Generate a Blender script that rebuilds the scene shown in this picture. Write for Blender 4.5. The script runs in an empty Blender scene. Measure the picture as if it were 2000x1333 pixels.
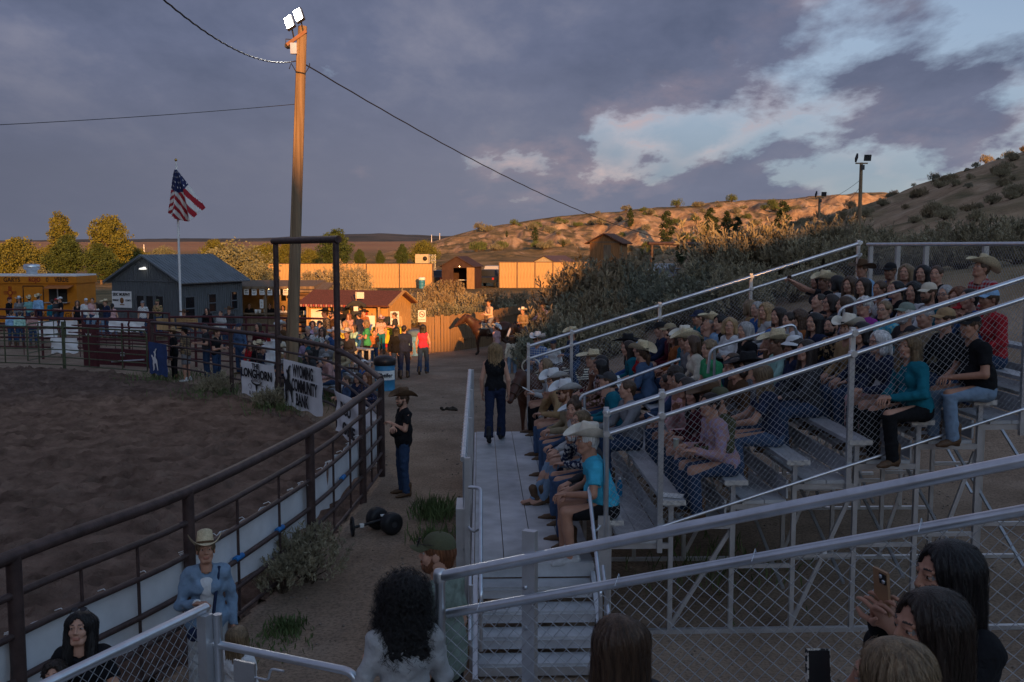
import bpy, math, random
import numpy as np
from mathutils import Vector, Matrix, Euler
R = math.radians
random.seed(7); RNG = np.random.RandomState(7)
scn = bpy.context.scene
COL = scn.collection

# ------------------------------------------------------------------ camera
F = 1944.4            # focal length in photograph pixels (35 mm lens)
HC = 4.3              # camera height over the ground by the arena
HOR = 480.0           # horizon row in the photograph
PITCH = math.atan((666.5 - HOR) / F)
cam = bpy.data.cameras.new('camera'); cam.lens = 35; cam.sensor_width = 36; cam.clip_start = .05; cam.clip_end = 30000
camo = bpy.data.objects.new('camera', cam); COL.objects.link(camo)
camo.location = (0, 0, HC); camo.rotation_euler = (R(90) - PITCH, 0, 0)
scn.camera = camo

# ------------------------------------------------------------------ light
SUN_EL = R(9.0); SUN_AZ = R(15.0)      # low sun behind the viewer, a little to the right
sd = Vector((math.sin(SUN_AZ) * math.cos(SUN_EL), -math.cos(SUN_AZ) * math.cos(SUN_EL), math.sin(SUN_EL)))
sun = bpy.data.lights.new('sun', 'SUN'); sun.energy = 3.6; sun.angle = R(.53); sun.color = (1, .44, .115)
suno = bpy.data.objects.new('sun', sun); COL.objects.link(suno)
suno.rotation_euler = sd.to_track_quat('Z', 'Y').to_euler()

scn.view_settings.view_transform = 'Standard'
scn.view_settings.look = 'None'; scn.view_settings.gamma = 1; scn.view_settings.exposure = 1.15
scn.cycles.use_denoising = True
scn.cycles.max_bounces = 6; scn.cycles.transparent_max_bounces = 8

world = bpy.data.worlds.new('World'); scn.world = world; world.use_nodes = True
def build_sky():
    nt = world.node_tree; N = nt.nodes; L = nt.links; N.clear()
    def nd(t, **k):
        n = N.new(t)
        for a, b in k.items(): setattr(n, a, b)
        return n
    def mth(op, a, b=None, c=None):
        n = nd('ShaderNodeMath', operation=op)
        for i, v in enumerate((a, b, c)):
            if v is None: continue
            if isinstance(v, (int, float)): n.inputs[i].default_value = v
            else: L.new(v, n.inputs[i])
        return n.outputs[0]
    def ramp(fac, pts, interp='LINEAR'):
        n = nd('ShaderNodeValToRGB'); n.color_ramp.interpolation = interp
        e = n.color_ramp.elements
        while len(e) < len(pts): e.new(.5)
        for q, (p, c) in zip(e, pts): q.position = p; q.color = (*c, 1) if len(c) == 3 else c
        L.new(fac, n.inputs[0]); return n.outputs[0]
    def mix(f, a, b):
        n = nd('ShaderNodeMix', data_type='RGBA')
        if isinstance(f, (int, float)): n.inputs[0].default_value = f
        else: L.new(f, n.inputs[0])
        for s, v in ((6, a), (7, b)):
            if isinstance(v, tuple): n.inputs[s].default_value = (*v, 1)
            else: L.new(v, n.inputs[s])
        return n.outputs[2]
    sky = nd('ShaderNodeTexSky'); sky.sky_type = 'NISHITA'; sky.sun_disc = False
    sky.sun_elevation = SUN_EL; sky.sun_rotation = R(180) - SUN_AZ
    sky.altitude = 1800; sky.dust_density = 1.2; sky.ozone_density = 1.0
    bg = nd('ShaderNodeBackground'); bg.inputs[1].default_value = .14
    L.new(sky.outputs[0], bg.inputs[0])
    tc = nd('ShaderNodeTexCoord'); sp = nd('ShaderNodeSeparateXYZ'); L.new(tc.outputs['Generated'], sp.inputs[0])
    x, y, z = sp.outputs
    zz = mth('ADD', mth('MAXIMUM', z, 0.0), .24)
    cb = nd('ShaderNodeCombineXYZ'); L.new(mth('DIVIDE', x, zz), cb.inputs[0]); L.new(mth('DIVIDE', y, zz), cb.inputs[1])
    def noise(scale, detail, rough, dist=0., off=(0, 0, 0), sc=(1, 1, 1)):
        mp = nd('ShaderNodeMapping'); mp.inputs['Location'].default_value = off; mp.inputs['Scale'].default_value = (sc[0], sc[1] * .62, sc[2])
        L.new(cb.outputs[0], mp.inputs[0])
        n = nd('ShaderNodeTexNoise'); n.inputs['Scale'].default_value = scale; n.inputs['Detail'].default_value = detail
        n.inputs['Roughness'].default_value = rough; n.inputs['Distortion'].default_value = dist
        L.new(mp.outputs[0], n.inputs['Vector']); return n.outputs[0]
    big = noise(1.75, 9, .58, .12, SKY_OFF)
    # heavier deck on one side, opening on the other
    dens = mth('ADD', mth('ADD', big, mth('MULTIPLY', y, .16)), mth('ADD', mth('ADD', mth('MULTIPLY', x, -.24), -.044), mth('MULTIPLY', mth('MAXIMUM', mth('SUBTRACT', -.02, x), 0.), .42)))
    cov = ramp(dens, [(.445, (0, 0, 0)), (.535, (1, 1, 1))])
    relief = noise(2.6, 6, .6, .1, (SKY_OFF[0] + .05, SKY_OFF[1] - .10, .3))
    dark = ramp(relief, [(.32, (0.047, 0.057, 0.092)), (.50, (0.064, 0.074, 0.115)), (.66, (0.096, 0.101, 0.138))])
    # thin cloud edges and high veils catch the last warm light
    warmth = noise(1.5, 3, .6, .3, (1.4, 8.8, 0))
    edge = ramp(dens, [(.40, (0, 0, 0)), (.47, (1, 1, 1)), (.53, (.25, .25, .25)), (.60, (0, 0, 0))])
    warm = mth('MULTIPLY', edge, ramp(warmth, [(.45, (0, 0, 0)), (.60, (1, 1, 1))]))
    veil = ramp(noise(1.1, 4, .6, 0, (5, 5, 1), (.5, 1.3, 1)), [(.36, (0, 0, 0)), (.66, (.9, .9, .9))])
    low = mth('MULTIPLY', ramp(z, [(0., (1, 1, 1)), (.07, (.95, .95, .95)), (.19, (0, 0, 0))]), ramp(x, [(0., (1, 1, 1)), (.12, (.75, .75, .75)), (.5, (.35, .35, .35))]))
    haze = ramp(mth('ADD', x, .5), [(.05, (0.056, 0.061, 0.085)), (.42, (0.082, 0.086, 0.115)), (.8, (0.086, 0.093, 0.125))])
    ccol = mix(mth('MULTIPLY', low, .9), dark, haze)
    ccol = mix(mth('MULTIPLY', warm, .75), ccol, (0.33, 0.215, 0.195))
    cbg = nd('ShaderNodeBackground'); L.new(ccol, cbg.inputs[0]); cbg.inputs[1].default_value = 1.0
    clear = nd('ShaderNodeBackground'); L.new(mix(veil, (0.088, 0.117, 0.175), (0.130, 0.145, 0.190)), clear.inputs[0])
    m0 = nd('ShaderNodeMixShader'); L.new(ramp(y, [(0., (.1, .1, .1)), (.5, (.82, .82, .82))]), m0.inputs[0])   # storm deck ahead, clearing towards the sun
    L.new(bg.outputs[0], m0.inputs[1]); L.new(clear.outputs[0], m0.inputs[2])
    fac = mth('MAXIMUM', mth('MAXIMUM', cov, mth('MULTIPLY', warm, .85)), mth('MULTIPLY', low, .96))
    m1 = nd('ShaderNodeMixShader'); L.new(fac, m1.inputs[0]); L.new(m0.outputs[0], m1.inputs[1]); L.new(cbg.outputs[0], m1.inputs[2])
    out = nd('ShaderNodeOutputWorld'); L.new(m1.outputs[0], out.inputs[0])
SKY_OFF = (4.8, -5.0, 0)
build_sky()
world.cycles.sampling_method = 'MANUAL'; world.cycles.sample_map_resolution = 256

# ------------------------------------------------------------------ pixel helpers (photograph pixels -> metres)
SP, CP = math.sin(PITCH), math.cos(PITCH)
def ray(px, py):
    u = (px - 1000) / F; v = (666.5 - py) / F
    return Vector((u, CP + v * SP, -SP + v * CP))
def at(px, py, Y):
    d = ray(px, py); return Vector((0, 0, HC)) + d * (Y / d.y)
def atz(px, py, z):
    d = ray(px, py); return Vector((0, 0, HC)) + d * ((z - HC) / d.z)

# ------------------------------------------------------------------ object helpers
def link(o, parent=None):
    COL.objects.link(o)
    if parent is not None: o.parent = parent
    return o
def tag(o, label=None, cat=None, group=None, kind=None):
    for k, v in (('label', label), ('category', cat), ('group', group), ('kind', kind)):
        if v: o[k] = v
    return o
def thing(name, label, cat, loc=(0, 0, 0), rz=0., group=None):
    o = bpy.data.objects.new(name, None); link(o)
    o.location = loc; o.rotation_euler = (0, 0, rz); o.empty_display_size = .1
    return tag(o, label, cat, group)
def mesh_np(name, V, Fq, mats, mi=None, smooth=False):
    me = bpy.data.meshes.new(name)
    V = np.asarray(V, dtype=np.float32); Fq = np.asarray(Fq, dtype=np.int32)
    k = Fq.shape[1]; n = len(Fq)
    me.vertices.add(len(V)); me.vertices.foreach_set('co', V.ravel())
    me.loops.add(n * k); me.loops.foreach_set('vertex_index', Fq.ravel())
    me.polygons.add(n); me.polygons.foreach_set('loop_start', np.arange(0, n * k, k, dtype=np.int32))
    try: me.polygons.foreach_set('loop_total', np.full(n, k, dtype=np.int32))
    except Exception: pass
    for m in (mats if isinstance(mats, (list, tuple)) else [mats]): me.materials.append(m)
    if mi is not None: me.polygons.foreach_set('material_index', np.asarray(mi, dtype=np.int32))
    if smooth: me.polygons.foreach_set('use_smooth', np.ones(n, dtype=bool))
    me.update(calc_edges=True); return me
class MB:
    def __init__(s): s.v = []; s.f = []; s.m = []; s.sm = []
    def add(s, vs, fs, m=0, smooth=False):
        b = len(s.v); s.v += [tuple(q) for q in vs]
        for f in fs: s.f.append([i + b for i in f]); s.m.append(m); s.sm.append(smooth)
        return s
    def box(s, c, size, rz=0., m=0, mat=None, bevel=0.):
        hx, hy, hz = size[0] / 2, size[1] / 2, size[2] / 2
        M_ = mat or (Matrix.Translation(Vector(c)) @ Matrix.Rotation(rz, 4, 'Z'))
        vs = [M_ @ Vector((x, y, z)) for x in (-hx, hx) for y in (-hy, hy) for z in (-hz, hz)]
        return s.add(vs, [(0, 1, 3, 2), (4, 6, 7, 5), (0, 4, 5, 1), (2, 3, 7, 6), (0, 2, 6, 4), (1, 5, 7, 3)], m)
    def bar(s, a, b, w, h, m=0, up=(0, 0, 1)):
        """rectangular bar from a to b, w across, h along 'up'"""
        a = Vector(a); b = Vector(b); d = (b - a); L_ = d.length; d.normalize()
        u = Vector(up); sx = d.cross(u)
        if sx.length < 1e-4: sx = d.cross(Vector((1, 0, 0)))
        sx.normalize(); u = sx.cross(d)
        vs = [p + sx * (w / 2 * i) + u * (h / 2 * j) for p in (a, b) for i in (-1, 1) for j in (-1, 1)]
        return s.add(vs, [(0, 1, 3, 2), (4, 6, 7, 5), (0, 4, 5, 1), (2, 3, 7, 6), (0, 2, 6, 4), (1, 5, 7, 3)], m)
    def tube(s, pts, r, n=8, m=0, caps=True, smooth=True, closed=False):
        pts = [Vector(p) for p in pts]; k = len(pts); rr = r if isinstance(r, (list, tuple)) else [r] * k
        vs = []; prev = None
        for i, p in enumerate(pts):
            t = (pts[min(i + 1, k - 1)] - pts[max(i - 1, 0)])
            if t.length < 1e-9: t = Vector((0, 0, 1))
            t.normalize()
            a = prev if prev is not None else (Vector((0, 0, 1)) if abs(t.z) < .9 else Vector((1, 0, 0)))
            x = (a - t * a.dot(t)); x.normalize(); prev = x; y = t.cross(x)
            for j in range(n):
                q = 2 * math.pi * j / n
                vs.append(p + (x * math.cos(q) + y * math.sin(q)) * rr[i])
        fs = [(i * n + j, i * n + (j + 1) % n, (i + 1) * n + (j + 1) % n, (i + 1) * n + j) for i in range(k - 1) for j in range(n)]
        s.add(vs, fs, m, smooth)
        if caps:
            s.add(vs[:n], [tuple(range(n))[::-1]], m); s.add(vs[-n:], [tuple(range(n))], m)
        return s
    def lathe(s, prof, n=16, c=(0, 0, 0), m=0, smooth=True, sx=1., sy=1.):
        c = Vector(c); vs = []; k = len(prof)
        for r, z in prof:
            for j in range(n):
                q = 2 * math.pi * j / n; vs.append(c + Vector((r * sx * math.cos(q), r * sy * math.sin(q), z)))
        fs = [(i * n + j, i * n + (j + 1) % n, (i + 1) * n + (j + 1) % n, (i + 1) * n + j) for i in range(k - 1) for j in range(n)]
        return s.add(vs, fs, m, smooth)
    def grid(s, P, m=0, smooth=True):
        """P: rows x cols array of points"""
        a = len(P); b = len(P[0]); vs = [q for row in P for q in row]
        return s.add(vs, [(i * b + j, i * b + j + 1, (i + 1) * b + j + 1, (i + 1) * b + j) for i in range(a - 1) for j in range(b - 1)], m, smooth)
    def slab(s, P, t, m=0):
        """closed sheet of thickness t from a grid of points, offset along the grid's own normal"""
        P = np.asarray(P, float); n = np.cross(P[-1, 0] - P[0, 0], P[0, -1] - P[0, 0]); n /= np.linalg.norm(n)
        Q = P + n * t; a, b = P.shape[:2]
        s.grid(P, m); s.grid(Q[:, ::-1], m)
        for A_, B_ in ((P[0], Q[0]), (Q[-1], P[-1]), (Q[:, 0], P[:, 0]), (P[:, -1], Q[:, -1])): s.grid([A_, B_], m)
        return s
    def mesh(s, name, mats, off=None):
        me = bpy.data.meshes.new(name)
        v = s.v if off is None else [(a - off[0], b - off[1], c - off[2]) for a, b, c in s.v]
        me.from_pydata(v, [], s.f)
        for m in (mats if isinstance(mats, (list, tuple)) else [mats]): me.materials.append(m)
        me.polygons.foreach_set('material_index', s.m); me.polygons.foreach_set('use_smooth', s.sm)
        me.update(); return me
    def obj(s, name, mats, parent=None, world=False, loc=None):
        """world=True: points are world points and the parent is an unrotated Empty"""
        off = parent.location if (world and parent is not None) else loc
        o = bpy.data.objects.new(name, s.mesh(name, mats, off)); link(o, parent)
        if loc is not None and parent is None: o.location = loc
        return o
def child(name, me, parent, loc=(0, 0, 0), rot=(0, 0, 0), scale=None):
    o = bpy.data.objects.new(name, me); link(o, parent); o.location = loc; o.rotation_euler = rot
    if scale is not None: o.scale = scale
    return o
def copy_tree(o, parent=None):
    c = o.copy(); COL.objects.link(c); c.parent = parent
    for ch in o.children: copy_tree(ch, c)
    return c

# ------------------------------------------------------------------ materials
MATS = {}
def mat(name, col, rough=.75, metal=0., var=.18, scale=6., bump=0., bscale=40., stretch=(1, 1, 1), col2=None, detail=5, spec=.35, thr=None, emit=None):
    if name in MATS: return MATS[name]
    m = bpy.data.materials.new(name); m.use_nodes = True; nt = m.node_tree; N = nt.nodes; L = nt.links
    b = N['Principled BSDF']; b.inputs['Roughness'].default_value = rough; b.inputs['Metallic'].default_value = metal
    b.inputs['Specular IOR Level'].default_value = spec
    tc = N.new('ShaderNodeTexCoord'); mp = N.new('ShaderNodeMapping'); mp.inputs['Scale'].default_value = stretch
    L.new(tc.outputs['Object'], mp.inputs[0])
    n = N.new('ShaderNodeTexNoise'); n.inputs['Scale'].default_value = scale; n.inputs['Detail'].default_value = detail
    n.inputs['Roughness'].default_value = .6; L.new(mp.outputs[0], n.inputs['Vector'])
    r = N.new('ShaderNodeValToRGB'); e = r.color_ramp.elements
    c = np.array(col); lo = c * (1 - var); hi = np.array(col2) if col2 is not None else c * (1 + var)
    a, d = thr or (.32, .68)
    e[0].position = a; e[0].color = (*lo, 1); e[1].position = d; e[1].color = (*np.minimum(hi, 1), 1)
    L.new(n.outputs[0], r.inputs[0]); L.new(r.outputs[0], b.inputs['Base Color'])
    if bump:
        n2 = N.new('ShaderNodeTexNoise'); n2.inputs['Scale'].default_value = bscale; n2.inputs['Detail'].default_value = 4
        L.new(mp.outputs[0], n2.inputs['Vector'])
        bp = N.new('ShaderNodeBump'); bp.inputs['Strength'].default_value = bump; bp.inputs['Distance'].default_value = .02
        L.new(n2.outputs[0], bp.inputs['Height']); L.new(bp.outputs[0], b.inputs['Normal'])
    if emit:
        b.inputs['Emission Color'].default_value = (*emit[:3], 1); b.inputs['Emission Strength'].default_value = emit[3]
    MATS[name] = m; return m
def ss(x, a, b):
    t = np.clip((x - a) / (b - a), 0, 1); return t * t * (3 - 2 * t)
def vnoise(x, y, seed=0):
    """smooth value noise, vectorised"""
    xi = np.floor(x); yi = np.floor(y); fx = x - xi; fy = y - yi
    fx = fx * fx * (3 - 2 * fx); fy = fy * fy * (3 - 2 * fy)
    def h(a, b):
        q = np.sin(a * 127.1 + b * 311.7 + seed * 74.7) * 43758.5453; return q - np.floor(q)
    return (h(xi, yi) * (1 - fx) + h(xi + 1, yi) * fx) * (1 - fy) + (h(xi, yi + 1) * (1 - fx) + h(xi + 1, yi + 1) * fx) * fy
def fbm(x, y, o=4, seed=0):
    s = 0; a = .5
    for i in range(o): s = s + a * (vnoise(x, y, seed + i) - .5); x = x * 2.03; y = y * 2.03; a *= .5
    return s
# ------------------------------------------------------------------ land
SA, CA = math.sin(SUN_AZ), math.cos(SUN_AZ)
def g(X, Y):
    X = np.asarray(X, float); Y = np.asarray(Y, float)
    z = -.45 * ss(Y, 30, 43) + .75 * ss(Y, 60, 95)
    # bank beside and behind the stand, sage on top
    Xb = np.interp(Y, [-200, 18, 20.5, 25, 40, 60, 75, 95, 140, 200], [11, 9.5, 6.5, 2.4, 1.0, 4, 9, 13, 20, 60])
    d = np.maximum(0, X - Xb)
    z = z + np.where(d < 12, .28 * d, .28 * 12 + .10 * (d - 12)) * (1 - ss(Y, 60, 80)) * ss(Y, 17, 24)
    # near steep hillside on the right
    d2 = np.maximum(0, X - 12 - .05 * (Y - 60))
    z = z + np.minimum(.34 * d2, 26) * ss(Y, 55, 80) * (1 - ss(Y, 105, 185)) + np.minimum(.2 * np.maximum(0, X - 24), 12) * (1 - ss(Y, 55, 80)) * ss(Y, -25, 8)
    z = z + fbm(X / 7, Y / 7, 4, 3) * np.minimum(d2, 8) * .22 * ss(Y, 50, 70)
    # sandstone mesa
    T = np.interp(X, [-48, -30, -17, -6, 12, 32, 58, 90, 200], [0, 1.4, 3.8, 6.0, 8.7, 10.2, 12.4, 14.2, 17])
    er = fbm(X / 9, Y / 26, 4, 9) * 34
    f = ss(Y + er, 158, 240)
    steps = f + .035 * np.sin(f * 22)
    z = z + T / 9 * f * (1 - f) * 4 * (fbm(X / 5, Y / 9, 4, 21) * 3.2 + fbm(X / 2, Y / 3, 3, 31) * 1.6)
    z = z + T * steps * (1 - ss(Y, 700, 1500) * .7) + 2.2 * ss(Y, 100, 165) * ss(X, -40, 0)
    # far rolling country and the mountains on the horizon
    z = z + 13 * ss(Y, 700, 1700) * (.7 + .8 * fbm(X / 500, Y / 700, 3, 5)) * (1 - ss(Y, 2500, 4500))
    z = z + ss(np.hypot(X, Y), 4500, 7000) * (60 + 90 * fbm(X / 900, Y / 3000, 5, 8)) * (1 - .55 * ss(np.abs(X + 900), 500, 2600)) * (Y > 0)
    # ridge behind the stand, unseen, added for evening shade; crest notched to pass sun
    s = X * CA + Y * SA; t = Y * CA - X * SA
    Rg = np.interp(s, [-200, -60, -12, -3, 1.7, 2.8, 6.4, 7.2, 9, 10.6, 11.8, 14, 17, 24, 31, 37, 60, 200], [10, 11, 9, 10, 4.5, -1.4, -1.3, -.9, -.6, .1, 1.3, 2.4, 5.2, 4.3, 6.0, 15, 21, 25])
    crest = Rg + math.tan(SUN_EL) * (43 * CA + 75)
    z = z + crest * ss(t, -125, -78) * (1 - ss(t, -72, -34)) * (np.abs(s) < 240)
    z = z + fbm(X / 5, Y / 5, 3, 1) * .10 * (1 - ss(np.hypot(X, Y - 20), 200, 400)) + fbm(X / 40, Y / 40, 3, 2) * 1.2 * ss(np.hypot(X, Y), 90, 220)
    return z
def gz(x, y): return float(g(x, y))
def gpix(px, py, h=0.):
    """where the pixel's ray is h above the land"""
    d = ray(px, py); lo = None; Y = 2.
    while Y < 400:
        p = Vector((0, 0, HC)) + d * (Y / d.y)
        if p.z - h < gz(p.x, p.y): break
        Y *= 1.01
    return Vector((p.x, p.y, gz(p.x, p.y)))
def ground_mat():
    m = bpy.data.materials.new('dry_ground'); m.use_nodes = True; nt = m.node_tree; N = nt.nodes; L = nt.links; b = N['Principled BSDF']
    b.inputs['Roughness'].default_value = .95; b.inputs['Specular IOR Level'].default_value = .1
    tc = N.new('ShaderNodeTexCoord'); geo = N.new('ShaderNodeNewGeometry'); sp = N.new('ShaderNodeSeparateXYZ'); L.new(tc.outputs['Object'], sp.inputs[0])
    def noise(s, d=6, r=.6):
        n = N.new('ShaderNodeTexNoise'); n.inputs['Scale'].default_value = s; n.inputs['Detail'].default_value = d; n.inputs['Roughness'].default_value = r
        L.new(tc.outputs['Object'], n.inputs['Vector']); return n.outputs[0]
    def ramp(f, pts):
        r = N.new('ShaderNodeValToRGB'); e = r.color_ramp.elements
        while len(e) < len(pts): e.new(.5)
        for q, (p, c) in zip(e, pts): q.position = p; q.color = (*c, 1)
        L.new(f, r.inputs[0]); return r.outputs[0]
    def mix(f, a, c, t='MIX'):
        n = N.new('ShaderNodeMix'); n.data_type = 'RGBA'; n.blend_type = t
        if isinstance(f, float): n.inputs[0].default_value = f
        else: L.new(f, n.inputs[0])
        L.new(a, n.inputs[6]); L.new(c, n.inputs[7]); return n.outputs[2]
    dirt = ramp(noise(.55, 9, .7), [(.3, (.175, .122, .085)), (.5, (.265, .192, .137)), (.7, (.36, .27, .198))])
    pebble = ramp(noise(26, 3, .6), [(.35, (.55, .55, .55)), (.5, (1, 1, 1)), (.72, (1.25, 1.2, 1.15))])
    dirt = mix(.8, dirt, pebble, 'MULTIPLY')
    scrub = ramp(noise(.16, 10, .75), [(.36, (.055, .058, .035)), (.5, (.19, .145, .075)), (.62, (.30, .215, .12))])
    rock = ramp(noise(.35, 10, .7), [(.3, (.20, .13, .085)), (.5, (.42, .29, .18)), (.7, (.56, .42, .29))])
    nz = N.new('ShaderNodeSeparateXYZ'); L.new(geo.outputs['Normal'], nz.inputs[0])
    hill = mix(ramp(nz.outputs[2], [(.93, (1, 1, 1)), (.985, (0, 0, 0))]), scrub, rock)
    red = ramp(noise(.004, 6, .6), [(.35, (.27, .155, .10)), (.65, (.34, .22, .13))])
    def far(a, c):
        mr = N.new('ShaderNodeMapRange'); mr.inputs[1].default_value = a; mr.inputs[2].default_value = c; L.new(ln.outputs['Value'], mr.inputs[0]); return mr.outputs[0]
    ln = N.new('ShaderNodeVectorMath'); ln.operation = 'LENGTH'; L.new(tc.outputs['Object'], ln.inputs[0])
    hz = N.new('ShaderNodeMapRange'); hz.inputs[1].default_value = 1.6; hz.inputs[2].default_value = 3.0; L.new(sp.outputs[2], hz.inputs[0])
    mx = N.new('ShaderNodeMath'); mx.operation = 'MAXIMUM'; L.new(hz.outputs[0], mx.inputs[0]); L.new(far(55, 90), mx.inputs[1])
    c = mix(mx.outputs[0], dirt, hill); c = mix(far(420, 900), c, red)
    pine = ramp(noise(.002, 6, .7), [(.4, (.045, .055, .06)), (.6, (.10, .10, .10))])
    c = mix(far(4300, 5200), c, pine)
    L.new(c, b.inputs['Base Color'])
    bp = N.new('ShaderNodeBump'); bp.inputs['Strength'].default_value = .5; bp.inputs['Distance'].default_value = .06; L.new(noise(9, 6, .7), bp.inputs['Height'])
    bp2 = N.new('ShaderNodeBump'); bp2.inputs['Strength'].default_value = .9; bp2.inputs['Distance'].default_value = 1.2; L.new(noise(.33, 8, .7), bp2.inputs['Height'])
    L.new(bp.outputs[0], bp2.inputs['Normal'])
    mm = N.new('ShaderNodeMath'); mm.operation = 'MULTIPLY'; mm.inputs[1].default_value = .8; L.new(far(48, 75), mm.inputs[0]); L.new(mm.outputs[0], bp2.inputs['Strength'])
    L.new(bp2.outputs[0], b.inputs['Normal'])
    return m
GROUND = ground_mat()
def in_arena(X, Y, soft):
    poly = ARENA; inside = np.zeros(X.shape, bool); n = len(poly); dist = np.full(X.shape, 1e9)
    for i in range(n):
        (x1, y1), (x2, y2) = poly[i], poly[(i + 1) % n]
        inside ^= ((y1 > Y) != (y2 > Y)) & (X < (x2 - x1) * (Y - y1) / (y2 - y1 + 1e-9) + x1)
        L2 = (x2 - x1) ** 2 + (y2 - y1) ** 2; t = np.clip(((X - x1) * (x2 - x1) + (Y - y1) * (y2 - y1)) / L2, 0, 1)
        dist = np.minimum(dist, np.hypot(X - x1 - t * (x2 - x1), Y - y1 - t * (y2 - y1)))
    return np.where(inside, np.clip(dist / soft, 0, 1), 0)
FENCE = [(-5.4, 3.2), (-4.72, 5.6), (-4.06, 7.9), (-3.32, 10.0), (-2.72, 13.2), (-2.5, 16.4), (-2.43, 18.3), (-3.05, 20.8), (-4.1, 23.1), (-6.2, 26.3), (-8.2, 28.9), (-11.9, 32.8)]
ARENA = FENCE + [(-16.1, 35.6), (-20, 37), (-26, 37.5), (-26, 3)]
def build_ground():
    az = np.concatenate([np.linspace(-34, 34, 520, endpoint=False), np.linspace(34, 326, 300, endpoint=False)])
    az = np.radians(az)
    r = np.concatenate([[.6], np.geomspace(1.5, 60, 90), np.linspace(61, 280, 170), np.geomspace(286, 9000, 50)])
    A_, Rr = np.meshgrid(az, r); X = Rr * np.sin(A_); Y = Rr * np.cos(A_); Z = g(X, Y)
    na, nr = len(az), len(r)
    Z = Z - .16 * in_arena(X, Y, .35)
    V = np.stack([X, Y, Z], -1).reshape(-1, 3)
    i, j = np.meshgrid(np.arange(nr - 1), np.arange(na), indexing='ij'); j2 = (j + 1) % na
    Fq = np.stack([i * na + j, (i + 1) * na + j, (i + 1) * na + j2, i * na + j2], -1).reshape(-1, 4)[:, ::-1]
    o = bpy.data.objects.new('ground', mesh_np('ground', V, Fq, GROUND, smooth=True)); link(o); tag(o, kind='structure')
build_ground()

# the arena's churned dirt: hoof marks are real relief
def build_arena():
    step = .075
    xs = np.arange(-24, -2.2, step); ys = np.arange(3, 37, step)
    X, Y = np.meshgrid(xs, ys)
    w = in_arena(X, Y, .5); inside = w > 0
    Z = g(X, Y) - .06 + .07 * w + fbm(X / .5, Y / .5, 3, 11) * .05 + fbm(X / 3, Y / 3, 2, 4) * .06
    rs = np.random.RandomState(3)
    for k in range(9000):
        cx = rs.uniform(-21, -2.6); cy = rs.uniform(5, 36); rr = rs.uniform(.07, .14)
        i0 = int((cy - .6 - 3) / step); j0 = int((cx - .6 + 24) / step); sl = (slice(max(i0, 0), i0 + 16), slice(max(j0, 0), j0 + 16))
        d = np.hypot((X[sl] - cx), (Y[sl] - cy) * rs.uniform(.8, 1.3)) / rr
        Z[sl] += rs.uniform(.5, 1.2) * (-.075 * np.exp(-d * d) + .04 * np.exp(-(d - 1.6) ** 2 * 2.5))
    idx = -np.ones(X.shape, int); keep = inside; idx[keep] = np.arange(keep.sum())
    V = np.stack([X[keep], Y[keep], Z[keep]], -1)
    a = idx[:-1, :-1]; b = idx[:-1, 1:]; c = idx[1:, 1:]; d = idx[1:, :-1]
    ok = (a >= 0) & (b >= 0) & (c >= 0) & (d >= 0)
    Fq = np.stack([a[ok], b[ok], c[ok], d[ok]], -1)
    m = mat('arena_dirt', (.105, .068, .053), .97, var=.30, scale=1.6, bump=1., bscale=22, col2=(.19, .130, .102), detail=9, spec=.05)
    nt = m.node_tree; N = nt.nodes; L = nt.links; tc = N['Texture Coordinate']
    for sc_, ds in ((4.2, .07), (1.6, .06)):
        n = N.new('ShaderNodeTexNoise'); n.inputs['Scale'].default_value = sc_; n.inputs['Detail'].default_value = 5; n.inputs['Roughness'].default_value = .65; L.new(tc.outputs['Object'], n.inputs['Vector'])
        b2 = N.new('ShaderNodeBump'); b2.inputs['Distance'].default_value = ds; b2.inputs['Strength'].default_value = .9; L.new(n.outputs[0], b2.inputs['Height'])
        pb = N['Principled BSDF'].inputs['Normal']; L.new(pb.links[0].from_socket, b2.inputs['Normal']); L.new(b2.outputs[0], pb)
    o = bpy.data.objects.new('arena_dirt', mesh_np('arena_dirt', V, Fq, m, smooth=True)); link(o); tag(o, kind='structure')
build_arena()

def build_gravel():
    rs = np.random.RandomState(9); n = 5000
    X = rs.uniform(-3.2, 9, n); Y = 6.5 + 22 * rs.uniform(0, 1, n) ** 1.6; keep = in_arena(X, Y, .2) <= 0; X, Y = X[keep], Y[keep]; n = len(X)
    r = .008 + .022 * rs.uniform(0, 1, n) ** 4; Z = g(X, Y) + r * .25; o = np.array([(1, 0, 0), (0, 1, 0), (-1, 0, 0), (0, -1, 0), (0, 0, .7), (0, 0, -.6)], float)
    P = np.stack([X, Y, Z], -1)[:, None, :] + (o[None] * r[:, None, None]) * rs.uniform(.6, 1.3, (n, 6, 1)); k = np.arange(n)[:, None] * 6
    Fq = np.concatenate([k + np.array([t]) for t in ((0, 1, 4), (1, 2, 4), (2, 3, 4), (3, 0, 4), (1, 0, 5), (2, 1, 5), (3, 2, 5), (0, 3, 5))])
    ob = bpy.data.objects.new('gravel', mesh_np('gravel', P.reshape(-1, 3), Fq, mat('pebble', (.24, .19, .15), .95, var=.5, scale=3))); link(ob); tag(ob, 'loose pebbles strewn over the dirt path', 'gravel', kind='stuff')
build_gravel()
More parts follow.
